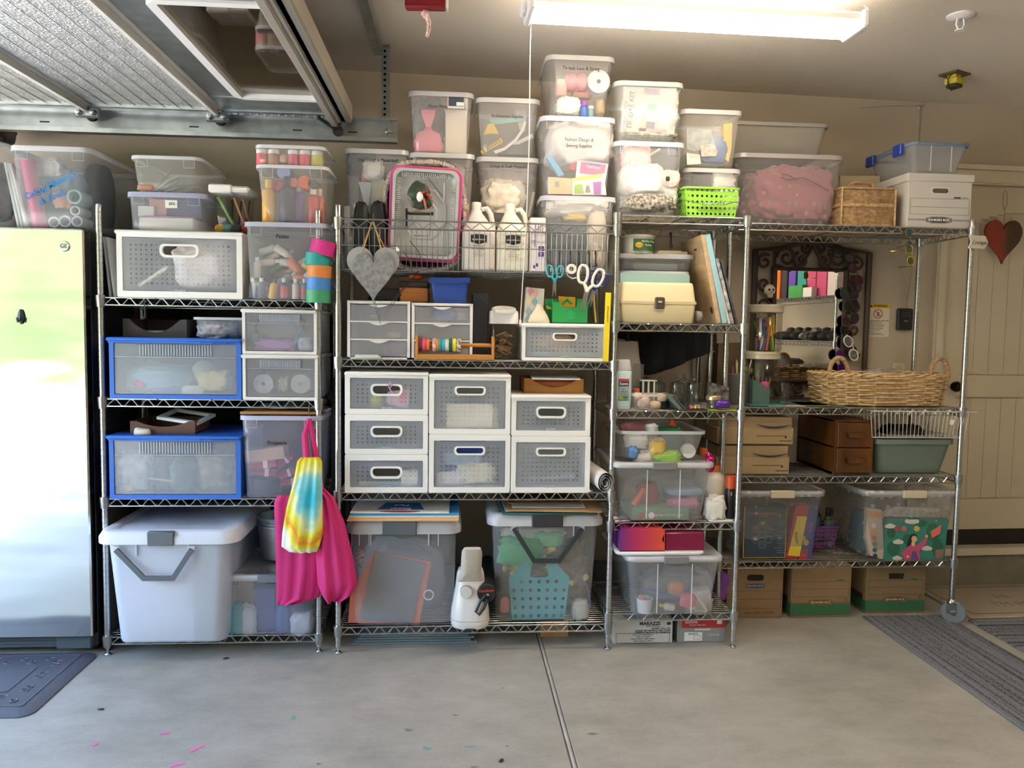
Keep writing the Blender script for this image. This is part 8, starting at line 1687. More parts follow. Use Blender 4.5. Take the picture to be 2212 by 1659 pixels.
t = thing('archive_box','white cardboard archive box with lid beside the wicker suitcase','box',((xa+xb)/2,.27,z));D4 = .38
mb = MB();mb.box(-hw,hw,0,D4,0,Hb,bev=.002);mb.build('carton',GBX,t)
mb = MB();mb.box(-hw-.008,hw+.008,-.006,D4+.006,Hb-.004,Ht,bev=.003);mb.build('lid',GBX,t)
mb = MB();B = rrect(.040,.011,.0105,5);mb.prism(B,-.0008,.002);o = mb.build('hand_hole',M('#5a5248',.8),t);o.location = (0,0,Hb*.79)
mb = MB();mb.ringprism([(x*1.14,zq*1.35) for x,zq in B],B,-.003,0);o = mb.build('hole_trim',PAPER,t);o.location = (0,0,Hb*.79)
mb = MB()
for zz in (.62,.44,.28): mb.box(-hw*.92,hw*.94,-.0006,0,Hb*zz-.0006,Hb*zz+.0006)
for x in (-hw*.92,hw*.94): mb.box(x-.0006,x+.0006,-.0006,0,Hb*.28,Hb*.62)
for zz in (.155,.175): mb.box(-hw*.98,hw*.98,-.0006,0,Hb*zz-.0009,Hb*zz+.0009)
mb.prism([(hw*.42,Hb*.635),(hw*.66,Hb*.635),(hw*.66,Hb*.665),(hw*.46,Hb*.665)],-.0006,0);mb.build('printed_lines',NAVY,t)
oval_logo(t,0,0,Hb*.165,.125,.032,INK,PAPER)
text('STOR/FILE',t,(hw*.8,-.0008,Hb*.65),.006,NAVY)
mb = MB();mb.box(-.0006,0,.03,.12,Hb*.10,Hb*.24);o = mb.build('side_logo',INK,t);o.location = (-hw,.06,0)
# blue latched bin on it
f3 = sbin('clear bin with blue lid edge and blue latches on the white archive box',(1968,2100,309),(1987,2078),.262,t.location.z+Ht+.001,.40,PL('#d0d3d8',.38,.14),rim=M('#6f86a8',.4),rimw=.007,r=.03,panels=False)
mb = MB();L = [[(x,y,zq) for x,y in rrect(f3.wt+o_,f3.dt+o_,.035,5)] for o_,zq in ((.010,f3.h-.004),(.010,f3.h+.004),(-.01,f3.h+.005))];mb.loft(L,0,False,True);mb.build('lid',PL('#9fb0c8',.4,.15),f3.t)
LB = M('#2a45a8',.4)
for y in (-f3.dt*.55,f3.dt*.72): mb = MB();mb.box(-f3.wt-.026,-f3.wt-.008,y-.035,y+.035,f3.h-.045,f3.h+.008,bev=.004);mb.build('latch',LB,f3.t)
mb = MB()
for x in (-.045,.055): mb.box(x-.0018,x+.0018,-f3.dt-.001,-f3.dt+.003,.01,f3.h-.01)
mb.stuff('moulded_rib',PL('#e9ebef',.7,.2),f3.t)
# ---------------------------------------------------------------- second shelf
z = Z4[1]+.001
JG2 = GLASS('clear_jar',(.86,.87,.84),.04,1.7);LIDM = M('#c9bfa6',.4,.3)
xa,xb = edges(1622,1698,820,.33);r_ = (xb-xa)/2;jx = (xa+xb)/2;zl = at(1660,775,.33).z;
j1 = jar('marker_jar','lower clear jar of pencils with a cream screw lid','jar',(jx,.33+r_,z),r_*.96,zl-z,JG2,LIDM,at(1660,760,.33).z-zl)
zj2 = at(1660,760,.33).z+.0005;zl2 = at(1662,673,.33).z
j2 = jar('marker_jar','upper clear jar of colourful markers stacked on the other jar','jar',(jx+.006,.33+r_,zj2),r_*.95,zl2-zj2,JG2,LIDM,at(1662,657,.33).z-zl2)
rn = random.Random(21);MC = ['#e2dfd6','#e6c92e','#e0a62a','#d9d6cc','#d9542f','#3f8f3a','#2f3f8a','#c94a4a','#9a3a2f','#e2dfd6','#6a3a8a','#b9622f','#4a9a9a','#d9c93a','#3a3a3a','#e9e4d6','#a03a6a','#3a5aa8']
for k in range(26):
    a = rn.uniform(0,6.28);rr_ = rn.uniform(.2,.62)*r_;tl = rn.uniform(-.42,.42) if k > 7 else rn.uniform(-.18,.18);zz = zj2+.006+(0 if k < 14 else rn.uniform(.05,.08));L = .115 if k < 14 else .09;c = MC[k % len(MC)]
    x = jx+.006+rr_*math.cos(a)*.7-math.sin(tl)*L*.5;y = .33+r_+rr_*math.sin(a)
    mb = MB();mb.lathe([(.0064,0),(.0068,.003),(.0068,L*.72),(.0075,L*.725),(.0075,L-.003),(.006,L)],9);solo(mb,'marker',M(c,.4),'marker standing mixed in the upper clear jar','marker',(x,y,zz),rot=(rn.uniform(-.1,.1),tl,0),group='markers in the upper jar')
for k in range(16):
    a = rn.uniform(0,6.28);rr_ = rn.uniform(.2,.7)*r_;c = ['#7a5a3a','#b98f3a','#5a4a6a','#8a3a3a','#3a5a4a','#c9b9a0','#d0648a','#8a6a4a'][k % 8];tl = rn.uniform(-.15,.15)
    mb = MB();mb.lathe([(.0036,0),(.0036,.115),(.001,.128),(0,.128)],6);solo(mb,'pencil',M(c,.5),'pencil standing in the lower clear jar','pencil',(jx+rr_*math.cos(a)*.75-math.sin(tl)*.06,.33+r_+rr_*math.sin(a)*.8,z+.005),rot=(rn.uniform(-.08,.08),tl,0),group='pencils in the lower jar')
q = at(1606,872,.32);xa,xb = edges(1578,1627,840,.32);r2 = (xb-xa)/2;h = at(1600,808,.32).z-z
t = thing('pencil_cup','mesh metal pencil cup behind the chrome post','cup',((xa+xb)/2,.32+r2,z));mb = MB();mb.lathe([(0,0),(r2,0),(r2,h),(r2-.002,h),(r2-.002,.003),(0,.003)],26);mb.build('mesh',PL('#8a8680',.55,.3),t);mb = MB();mb.lathe([(r2-.003,h-.004),(r2+.002,h-.004),(r2+.002,h+.002),(r2-.003,h+.002),(r2-.003,h-.004)],26,cap=False);mb.build('rim',M('#8f8b84',.4,.6),t)
for k in range(14):
    a = k*2.4;rr_ = r2*.6*((k % 3)+1)/3;c = ['#c9b93a','#8a3a3a','#4a5a8a','#7a9a4a','#b0608a','#5a4a3a','#d9d2c4'][k % 7];tl = (rr_*math.cos(a))*4
    mb = MB();mb.lathe([(.0038,0),(.0038,h+.02+.01*(k % 4)),(.001,h+.034+.01*(k % 4)),(0,h+.034+.01*(k % 4))],7);solo(mb,'pencil',M(c,.5),'pencil standing in the mesh metal cup','pencil',(t.location.x+rr_*math.cos(a)*.6,t.location.y+rr_*math.sin(a)*.6,z+.004),rot=(0,tl,0),group='pencils in the mesh cup')
q = at(1617,800,.34);t = thing('pompom_pen','novelty pen with a green and orange spiky top in the mesh cup','pen',q);mb = MB()
for k in range(26): d_ = Vector((rn.gauss(0,1),rn.gauss(0,1),rn.gauss(0,1))).normalized();mb.tube([(0,0,0),d_*.022],[.004,.001],5,m=k % 3)
mb.build('spikes',[M('#2f9a3f',.6),M('#d9662f',.6),M('#3f8fae',.6)],t)
mb = MB();mb.tube([(0,0,0),(-.004,.01,-.06)],.004,7);mb.tube([(.004,0,.012),(.012,0,.05)],.0022,6);mb.build('barrel',PAPER,t)
xa,xb = edges(1624,1662,850,.29);t = thing('file_holder','slanted clear teal and pink magazine file beside the cup','holder',(xa,.285,z));w_ = xb-xa;h0,h1 = at(1624,818,.29).z-z,at(1661,838,.29).z-z
mb = MB();mb.prism([(0,0),(w_,0),(w_,h1),(0,h0)],0,.002);mb.prism([(0,0),(w_,0),(w_,h1),(0,h0)],.05,.052);mb.box(0,.002,0,.05,0,h0);mb.box(w_-.002,w_,0,.05,0,h1);mb.build('shell',PL('#8fb0a8',.35,.12,'#cfe0da'),t)
lump('pink_eraser','pink paper heart inside the slanted file','eraser',1642,824,1660,846,.32,.02,M('#d0488a',.6),2,.1,.1,nu=14,nv=8)
q = at(1696,868,.31);jar('glass_cup','small clear square glass jar beside the marker jars','jar',(q.x,.33,z+.006),.026,at(1696,826,.31).z-z-.006,JG2,None)
for i,(l,r,c,w_,h_,y0) in enumerate(((1622,1700,'#1f7a78','teal',.006,.262),(1690,1790,'#3f5f5a','dark green',.004,.30),(1740,1830,'#5a6a4a','olive',.004,.27),(1660,1740,'#c9c0a4','cream',.003,.255))):
    xa,xb = edges(l,r,876,y0);card('flat_book',w_+' thin book lying at the front of the mirror shelf','book',xa,xb,y0,y0+.2,z+.0001+i*.0,z+h_,M(c,.6),rz=rad((-3,4,-6,2)[i]))
# the long willow basket
xa,xb = edges(1786,2070,850,.275);W = xb-xa;hw = W/2;dd = .15;H = at(1930,812,.275).z-z
t = thing('willow_basket','long honey coloured woven willow basket with two arched handles','basket',((xa+xb)/2,.275+dd,z+.002));cxb = t.location.x
def ell(sx,sy,n=96,p=3.2): return [(sx*math.copysign(abs(math.cos(2*math.pi*i/n))**(2/p),math.cos(2*math.pi*i/n)),sy*math.copysign(abs(math.sin(2*math.pi*i/n))**(2/p),math.sin(2*math.pi*i/n))) for i in range(n)]
NS = 26;nR = 12
mbs = [MB(),MB()]
Wv = lambda zz: .93+.07*min(1,zz/H)
for k in range(nR):
    zz = .008+(H-.022)*k/(nR-1);s = Wv(zz);E = ell(hw*s,dd*s,NS*6);P = []
    for i,(x,y) in enumerate(E):
        ph = i/6*math.pi+math.pi*(k % 2);o_ = .0095*math.sin(ph);nr = Vector((x/hw**2,y/dd**2)).normalized();P.append((x+nr.x*o_,y+nr.y*o_,zz+.0015*math.sin(i*.37+k)))
    mbs[k % 2].tube(P,.0046,5,closed=True)
for j in (0,1): o = mbs[j].build('woven_rods',WKL,t);o['kind'] = 'stuff'
E0 = ell(hw,dd,NS)
for i,(x,y) in enumerate(E0):
    mb = MB();mb.tube([(x*Wv(0)*.99,y*Wv(0)*.99,.002),(x*.995,y*.995,H-.004)],.0036,5);mb.build('stake',WKL,t)
mb = MB();Pa,Pb = [],[]
E = ell(hw,dd,180)
for i,(x,y) in enumerate(E): nr = Vector((x/hw**2,y/dd**2)).normalized();a = i*.55;Pa.append((x+nr.x*.006*math.cos(a),y+nr.y*.006*math.cos(a),H+.006*math.sin(a)));Pb.append((x-nr.x*.006*math.cos(a),y-nr.y*.006*math.cos(a),H-.006*math.sin(a)))
mb.tube(Pa,.0055,5,closed=True);mb.tube(Pb,.0055,5,closed=True);mb.build('braided_rim',WKL,t)
mb = MB();mb.loft([[(x,y,zq) for x,y in ell(hw*.86,dd*.86,48)] for zq in (.002,.007)],0,True,True);mb.build('base',WKL,t)
hz = at(1815,774,.4).z-z
for px in (1817,2036):
    hxx = at(px,800,.4).x-cxb;mb = MB();wH = .048;
    for ph in (0,2.09,4.18):
        P = []
        for i in range(49): u = i/48;a = math.pi*(1-u);b_ = u*30+ph;rr_ = .0045;P.append((hxx+wH*math.cos(a)+rr_*math.cos(b_)*math.cos(a),rr_*math.sin(b_),H-.02+(hz-H+.02)*math.sin(a)**.8+rr_*math.cos(b_)*math.sin(a)))
        mb.tube(P,.0072,6)
    mb.build('handle',M('#c0a078',.6,var=.3,vs=60),t)
lump('plastic_wrap','crinkled clear wrap poking out of the willow basket','wrap',1868,796,1938,822,.42,.1,PL('#d9d4c8',.4,.1),4,.2,.4)
# brown boards standing behind the shelf by the black drape
panel('brown_carton','brown carton standing behind the mesh pencil cup','carton',[(1536,762),(1562,760),(1562,890),(1534,890)],.62,.05,M('#4d4136',.8))
panel('paper_bag','brown paper bag with pale handles behind the mesh cup','bag',[(1552,742),(1605,740),(1604,870),(1546,870)],.55,.05,M('#6a5844',.8))
# sunglasses and arrow tag hanging at the right end
glasses('mirrored_sunglasses','mirrored aviator sunglasses clipped under the top shelf',at(1963,516,.24),rad(10),.8,M('#9a8a4a',.3,.9),M('#3f8f8a',.08,.9,var=.6,vs=12,col2='#4a3a9a'),tilt=rad(84),grp='mirrored sunglasses')
glasses('mirrored_sunglasses','second mirrored aviators hanging just below the first pair',at(1965,551,.24),rad(-10),.8,M('#9a8a4a',.3,.9),M('#2f7f5a',.08,.9,var=.6,vs=12,col2='#8a8a3a'),tilt=rad(80),grp='mirrored sunglasses')
q = at(2113,523,.21);t = thing('arrow_tag','small white wooden arrow tag with script on the right post','tag',q,rad(8));
P = [(-.052,.03),(.034,.03),(.052,0),(.034,-.03),(-.052,-.03),(-.038,0)];mb = MB();mb.prism(P,-.004,.004);mb.build('tag',M('#cfc8b8',.6),t);text('Lounge',t,(0,-.0052,-.002),.026,M('#6a6252',.6),sh if False else (90,0,0),shear=.4)
mb = MB();mb.tube([(-.01,0,.03),(.0,.01,.06),(.005,.03,.08)],.0012,5);mb.build('string',M('#8a7f6a',.8),t)
# ---------------------------------------------------------------- third shelf
z = Z4[2]+.001
BX = M('#97805f',.8);
for i,(pt,pb) in enumerate(((961,1022),(900,961))):
    xa,xb = edges(1548,1712-(6 if i == 0 else 0),980,.265);W = xb-xa;hw = W/2;zt_ = at(1650,pt,.265).z;zb_ = z if i == 0 else prevtop+.0005;h = zt_-zb_
    t = thing('kraft_carton',['lower flat kraft carton with a black curved line','upper flat kraft carton with a black curved line'][i],'box',((xa+xb)/2,.265,zb_),group='flat kraft cartons');prevtop = zt_
    mb = MB();mb.box(-hw+.006,hw-.006,.006,.33,0,h*.97,bev=.002);mb.build('carton',BX,t)
    mb = MB();mb.box(-hw,hw,0,.336,h*.02,h*.60,bev=.002);mb.build('sleeve',M('#9f8865',.8),t)
    mb = MB();P = [(hw*.98-.175+.165*k/12,-.003,h*.62+.014*(2*k/12-1)**2) for k in range(13)];mb.tube(P,[.0012+.0034*math.sin(math.pi*k/12) for k in range(13)],6);mb.build('black_cord',INK,t)
    mb = MB();mb.box(hw*.98-.175,hw*.98-.03,-.0006,.001,h*.30,h*.33);mb.build('slot',M('#6a5232',.8),t)
    text("SEASON'S NOTES",t,(hw*.80,-.001,h*.14),.008,INK);mb = MB();mb.prism([(-.004,0),(.004,0),(.005,.006),(0,.014),(-.005,.006)],-.0008,0);o = mb.build('drop_mark',INK,t);o.location = (hw*.80,0,h*.24)
xa,xb = edges(1803,1886,960,.265);W = xb-xa;hw = W/2;H = at(1845,908,.265).z-z
WD = M('#6a3f16',.35,var=.45,vs=3,stretch=(6,6,.7),bump=.08,col2='#40230a',name='oak_dark')
t = thing('card_file','dark oak two drawer card file cabinet','cabinet',((xa+xb)/2,.265,z));D_ = .40
mb = MB();mb.box(-hw,hw,.012,D_,0,.012);mb.box(-hw,hw,.012,D_,H-.012,H,bev=.002);mb.box(-hw,-hw+.01,.0,D_,0,H-.001);mb.box(hw-.01,hw,.0,D_,0,H-.001);mb.box(-hw,hw,.02,D_,H*.5-.004,H*.5+.004);mb.box(-hw,hw,D_-.008,D_,0,H);mb.build('case',WD,t)
for k in (0,1):
    za = .010+k*(H-.02)/2+.002;zb2 = za+(H-.02)/2-.004;mb = MB();mb.box(-hw+.011,hw-.011,-.006,.014,za,zb2,bev=.002);mb.box(-hw+.016,hw-.016,.014,D_-.03,za+.004,za+.01);d_ = mb.build('drawer',WD,t)
    mb = MB();mz = (za+zb2)/2;L = []
    mb.loft([[(x,y,mz+zz) for x,y in rrect(a,b_,.004,2,0,-.016)] for a,b_,zz in ((.034,.006,-.014),(.038,.010,-.010),(.044,.010,.008),(.045,.012,.014))],0,True,True);mb.build('handle',WD,d_)
SG = M('#6f7d75',.5)
f5 = sbin('sage grey opaque bin under the wire basket',(1889,2066,950),(1912,2046),.265,z,.36,SG,rim=SG,rimw=.014,r=.035,panels=False,lipout=.01)
mb = MB();mb.box(-.045,.045,-f5.dt-.012,-f5.dt-.004,f5.h-.022,f5.h-.002,bev=.003);mb.build('grip',SG,f5.t)
lump('black_bag','black bag heaped inside the sage bin','bag',1902,918,1988,975,.42,.16,M('#191719',.6),5,.15,.3)
t = thing('wire_basket','silver wire basket clipped on under the mirror shelf','basket',(0,0,0));xa,xb = edges(1885,2098,892,.235);ya,yb = .235,.56;zt_ = at(1990,889,.235).z;zb_ = at(1990,946,.235).z;SW = M('#d9d7d0',.35,.3)
mb = MB();
mb.tube([(xa-.01,ya,zt_),(xb+.03,ya,zt_)],.003,6);mb.tube([(xa,ya,zt_),(xa,yb,zt_)],.0025,6);mb.tube([(xb,ya,zt_),(xb,yb,zt_)],.0025,6);mb.tube([(xa+.012,ya+.01,zb_),(xb-.012,ya+.01,zb_)],.0025,6);mb.tube([(xa,yb,zt_),(xb,yb,zt_)],.0025,6);mb.tube([(xa+.012,yb-.01,zb_),(xb-.012,yb-.01,zb_)],.0025,6)
mb.build('hoops',SW,t)
mb = MB()
for i in range(24): x = xa+(xb-xa)*(i+.5)/24;x2 = (x-(xa+xb)/2)*.94+(xa+xb)/2;mb.tube([(x,ya,zt_),(x2,ya+.008,zb_),(x2,yb-.008,zb_),(x,yb,zt_)],.0017,5)
for i in range(10): y = ya+(yb-ya)*(i+.5)/10;mb.tube([(xa,y,zt_),(xa+.012,y,zb_)],.0017,5);mb.tube([(xb,y,zt_),(xb-.012,y,zb_)],.0017,5)
mb.build('wires',SW,t)
for x in (xa+.03,xb-.03): mb = MB();mb.tube([(x,ya+.02,zt_),(x,ya+.018,Z4[1]-.006),(x,ya+.05,Z4[1]+.0025),(x,ya+.1,Z4[1]+.0025)],.0025,6);mb.build('hanger',SW,t)
q = at(2055,912,.24);mb = MB();mb.prism([(-.012,.012),(.01,.012),(.006,-.01),(-.006,-.014),(-.013,-.006)],0,.002);solo(mb,'price_tag',PAPER,'little white tag hanging on the wire basket','tag',(q.x,.232,q.z))
# ---------------------------------------------------------------- fourth shelf
z = Z4[3]+.001
LW = M('#c9bfa4',.4)
f6 = sbin('polka dot lidded bin with a chemistry kit on the lowest rolling shelf',(1588,1789,1062),(1612,1756),.255,z,.40,DOTS(.16),lid=LW,latch=.115,r=.045,lidh=.024,lidm=DOTS(.3),panels=False)
ck = card('chemistry_kit','dark blue chemistry kit box with yellow trim in the polka dot bin','kit',at(1606,1150,.285).x,at(1698,1150,.285).x,.285,.36,f6.floor,at(1650,1094,.285).z,M('#2b3a48',.5));
KW = at(1698,1150,.285).x-at(1606,1150,.285).x;KH = at(1650,1094,.285).z-f6.floor;YK = -.0385
KY = M('#c9a83a',.5);KG = M('#8fa0aa',.5);KT = M('#c98a3a',.5)
mb = MB()
for (a,b_,c,d_) in ((-KW/2,KW/2,.0,.003),(KW/2-.003,KW/2,0,KH),(-KW/2,-KW/2+.003,0,KH)): mb.box(a,b_,YK,YK+.001,c,d_)
mb.build('yellow_trim',KY,ck)
text('AMAZING REACTIONS',ck,(-.012,YK-.0006,KH*.86),.0135,KT,bold=.02);text('CHEMISTRY SET',ck,(-.012,YK-.0006,KH*.81),.007,KG)
for i,(x,zz,c) in enumerate(((-.045,.56,'#8a5a5a'),(-.012,.66,'#b9a83a'),(.02,.56,'#4a7a8a'),(-.045,.36,'#9aa09a'),(-.012,.46,'#3a4a4a'),(.02,.36,'#3a4a5a'),(-.012,.26,'#4a5a5a'))):
    hx_ = [(.018*math.cos(k*math.pi/3),.018*math.sin(k*math.pi/3)) for k in range(6)];mb = MB();mb.ringprism([(a*1.06,b_*1.06) for a,b_ in hx_],[(a*.96,b_*.96) for a,b_ in hx_],-.0008,0);o = mb.build('hexagon',KG,ck);o.location = (x,YK,KH*zz)
    mb = MB();mb.prism([(a*.6,b_*.5) for a,b_ in hx_],-.0006,0);o = mb.build('hexagon_picture',M(c,.5),ck);o.location = (x,YK,KH*zz+.003)
for k in range(18): text(['Create foaming slime','Fizzing volcano','Colour change','Crystal growing','Invisible ink'][k % 5],ck,(KW*.47,YK-.0006,KH*(.92-.048*k)),.006,KG,align='RIGHT',name='small_print')
gb1 = panel('game_box','yellow and red game box slanting in the polka dot bin','game',[(1720,1092),(1749,1092),(1722,1209),(1697,1206)],.29,.06,M('#b3323a',.5));onpanel(gb1,'yellow_panel',[(1722,1115),(1743,1116),(1727,1202),(1702,1200)],.2895,M('#d9bf3a',.5))
p = at(1721,1162,.2888);text('Bunco',gb1,(p.x-gb1.location.x,-.0012,p.z-gb1.location.z),.022,M('#6a2a3a',.5),rot=(90,79,0),bold=.03)
p = at(1729,1125,.2888);mb = MB();mb.lathe([(0,-.0008),(.0125,-.0008),(.0125,0)],18,axis='y');o = mb.build('brown_ball',M('#8a5a2a',.6),gb1);o.location = (p.x-gb1.location.x,-.0006,p.z-gb1.location.z)
gb2_ = panel('game_box','blue and red game box at the right of the polka dot bin','game',[(1748,1094),(1768,1096),(1752,1209),(1724,1209)],.295,.06,M('#3f4a8a',.5));onpanel(gb2_,'red_panel',[(1728,1186),(1746,1186),(1743,1209),(1724,1209)],.2945,M('#b8323f',.5))
p = at(1751,1140,.2938);text('Blurble',gb2_,(p.x-gb2_.location.x,-.0012,p.z-gb2_.location.z),.018,M('#c95a7a',.5),rot=(90,-80,0),bold=.02)
p = at(1741,1172,.2938);mb = MB();mb.lathe([(0,-.0008),(.0145,-.0008),(.0145,0)],18,axis='y');o = mb.build('yellow_face',KY,gb2_);o.location = (p.x-gb2_.location.x,-.0006,p.z-gb2_.location.z)
lump('green_toy','dull green box behind the game boxes','box',1700,1110,1735,1190,.38,.06,M('#5f7a6a',.7),2,.02,0,sq=.4)
pbk = hole_basket('purple perforated basket with coil handle at the back',1740,1814,1137,1746,1808,.45,z,.12,M('#7a4a86',.45),8,5,.0048)
coil_handle(pbk,pbk.H*.45,0)
for i,(px,py,c,cc,w_) in enumerate(((1783,1095,'#3a3a1f','#141414','olive'),(1795,1098,'#4a5a2a','#141414','mossy'),(1770,1092,'#1d2018','#101010','black'))): q = at(px,1140,.5);bottle('dye_bottle',w_+' dye bottle standing in the purple basket','bottle',(q.x,.48+.025*i,pbk.floor),.02,at(px,py,.5).z-pbk.floor,M(c,.4),M(cc,.5),band=M('#5a7a8a',.5,var=.5,vs=60))
f7 = sbin('polka dot lidded bin with a picture bag at the right of the lowest shelf',(1868,2078,1062),(1895,2042),.25,z,.41,DOTS(.16),lid=LW,latch=.115,r=.045,lidh=.024,lidm=DOTS(.3),panels=False)
pk = panel('paint_pack','cream pack of watercolour pots in the right polka dot bin','paint set',[(1874,1098),(1905,1102),(1910,1210),(1880,1200),(1872,1160)],.285,.03,M('#b9aa98',.6));onpanel(pk,'orange_header',[(1874,1102),(1904,1106),(1904,1120),(1874,1116)],.2845,M('#c98f5a',.6))
for k,c in enumerate(('#d9cfc4','#d99a4a','#c06a5a','#5f8a5a','#3a5a7a','#3a3f4a')): p = at(1887+.6*k,1136+13*k,.2845);mb = MB();mb.lathe([(0,-.003),(.011,-.003),(.0115,0)],16,axis='y');o = mb.build('paint_pot',M(c,.5),pk);o.location = (p.x-pk.location.x,-.0008,p.z-pk.location.z)
rb = panel('picture_bag','teal gift bag printed with clouds, a kite and a waving woman','bag',[(1918,1120),(2048,1122),(2040,1211),(1910,1211)],.272,.04,M('#2f7a6a',.6))
GD = M('#24604a',.6);CL = M('#c9c4ba',.6);PKP = M('#b8506a',.6);SK = M('#d9b48a',.6);HR = M('#1f1f22',.6);KT_ = M('#d9705a',.6)
DAB = [0]
def dab(px,py,rx,ry,m,name,dy=.0008,n=14):
    DAB[0] += .00003;dy += DAB[0];onpanel(rb,name,[(px+rx*math.cos(2*math.pi*k/n),py+ry*math.sin(2*math.pi*k/n)) for k in range(n)],.2716,m,dy)
for px,py,rx,ry in ((1925,1150,9,14),(1930,1185,14,16),(1960,1165,10,12),(2015,1150,14,20),(2025,1185,12,22),(1990,1130,12,8)): dab(px,py,rx,ry,GD,'print_leaf',.0006)
for px,py,s in ((1970,1126,1.2),(1923,1137,.9),(1940,1171,.9),(2002,1185,.9),(1938,1206,.8)):
    for dx,dy,r_ in ((-8,0,4),(0,-3,6),(8,0,4),(0,1,9)): dab(px+dx*s,py+dy*s,r_*s*1.2,min(r_,4)*s,CL,'print_cloud',.0010)
onpanel(rb,'print_kite',[(2033,1134),(2030,1152),(2013,1162),(2010,1148)],.2716,KT_,.0028)
for px,py,c in ((1937,1142,'#a8484a'),(1953,1142,'#b8705a'),(1980,1142,'#c9b04a')): dab(px,py,6,6,M(c,.6),'print_flower',.001)
DAB[0] = .001
onpanel(rb,'print_jacket',[(1953,1210),(1947,1196),(1958,1182),(1972,1174),(1982,1178),(1996,1166),(1999,1158),(2003,1161),(2000,1174),(1985,1190),(1988,1210)],.2716,PKP,.0030)
onpanel(rb,'print_shirt',[(1966,1210),(1970,1190),(1978,1190),(1984,1210)],.2716,M('#6a4a86',.6),.0034)
onpanel(rb,'print_hair',[(1958,1182),(1962,1165),(1966,1156),(1974,1152),(1980,1156),(1979,1162),(1970,1164),(1966,1176)],.2716,HR,.0032)
dab(1974,1164,6,7,SK,'print_face',.0026);onpanel(rb,'print_neck',[(1969,1170),(1976,1172),(1974,1180),(1968,1178)],.2716,SK,.0036);dab(2001,1158,2.6,3,SK,'print_hand',.0026);dab(1960,1202,2.6,3,SK,'print_hand',.0026)
onpanel(rb,'handle_cutout',[(1961,1118),(1985,1118),(1985,1122),(1961,1122)],.2716,GD,.0015)
panel('white_booklet','white patterned booklet behind the picture bag','booklet',[(1905,1112),(1930,1096),(2030,1098),(2032,1130),(1910,1150)],.33,.02,M('#aaa298',.7,var=.5,vs=40,col2='#d9d2c8'))
panel('brown_pot','brown cup at the lower right of the picture bag bin','cup',[(2022,1188),(2040,1186),(2036,1208),(2020,1208)],.265,.004,M('#8a6a58',.7))
lump('blue_cloth','slate blue cloth at the left inside the picture bag bin','cloth',1842,1100,1884,1195,.48,.14,M('#3f6a7a',.8),3,.08,.15)
# ---------------------------------------------------------------- archive boxes on the floor
KF = M('#8c7454',.8,var=.06,vs=8);GB = M('#2f6a44',.7);BR = M('#4a3420',.7);CRM = M('#cdbb8c',.7)
def archive(label,l,r,pt,pb,d,green=True,hole=(0,.77,.04,.014),hm=None):
    t,hw,h = floorbox('archive_box',label,l,r,pt,pb,d,KF,group='kraft archive boxes')
    x,zz,a,b_ = hole
    if green: mb = MB();mb.prism([(x-a,h*zz+b_),(x+a,h*zz+b_),(x+a*.9,h*zz-b_),(x-a*.9,h*zz-b_)],-.0008,.001)
    else: mb = MB();mb.prism([(x+p_[0],h*zz+p_[1]) for p_ in rrect(a,b_,b_*.95,5)],-.0008,.001)
    mb.build('hand_hole',hm or M('#2a2018',.9),t)
    mb = MB()
    rows = (.68,.54,.39) if green else (.52,.36,.18)
    for q_ in rows: mb.box(-hw*.93,hw*.93,-.0006,0,h*q_-.0006,h*q_+.0006)
    for s in (-1,1): mb.box(s*hw*.93-.0006,s*hw*.93+.0006,-.0006,0,h*rows[2],h*rows[0])
    mb.build('printed_lines',BR,t)
    if green:
        mb = MB();mb.box(-hw-.0006,hw+.0006,-.0006,d*.98,h*.05,h*.26);mb.build('green_band',GB,t)
        mb = MB();mb.box(-hw-.001,hw+.001,-.001,.0,h*.275,h*.28);mb.box(-hw-.001,hw+.001,-.001,0,h*.035,h*.043);mb.build('band_lines',BR,t)
        oval_logo(t,-.0,-.0006,h*.285,.122,.030,BR,CRM)
        mb = MB();mb.box(hw*.5,hw*.75,-.0008,0,h*.695,h*.72);mb.build('green_tab',GB,t)
        mb = MB();mb.lathe([(.008,-.0008),(.0105,-.0008),(.0105,0),(.008,0)],6,(hw*.86,0,h*.33),'y',cap=False);mb.build('recycle_mark',BR,t)
        mb = MB();mb.box(-.0008,0,d*.1,d*.5,h*.25,h*.36);o = mb.build('side_logo',BR,t);o.location = (-hw-.0004,0,0)
    return t,hw,h
t,hw,h = archive('kraft moving box with a blue plate, leftmost under the rolling shelf',1570,1691,1224,1334,.38,False,(.0,.78,.042,.015))
mb = MB();P = [(-.045,-.008),(-.02,-.0105),(.02,-.0105),(.045,-.008),(.045,.008),(.02,.0105),(-.02,.0105),(-.045,.008)];mb.prism(P,-.0008,0);o = mb.build('blue_plate',M('#34436a',.6),t);o.location = (.0,0,h*.62);text('BANKERS BOX',t,(0,-.0012,h*.62),.0125,M('#8fa0b8',.6),bold=.02)
text('SMALL - PETITE - PEQUENA',t,(hw*.2,-.0008,h*.09),.0125,BR)
archive('kraft archive box with green band in the middle of the floor row',1709,1838,1221,1333,.38,True,(.0,.79,.038,.013),M('#8a6c44',.85))
archive('kraft archive box with green band nearest the caster',1871,1998,1221,1324,.33)
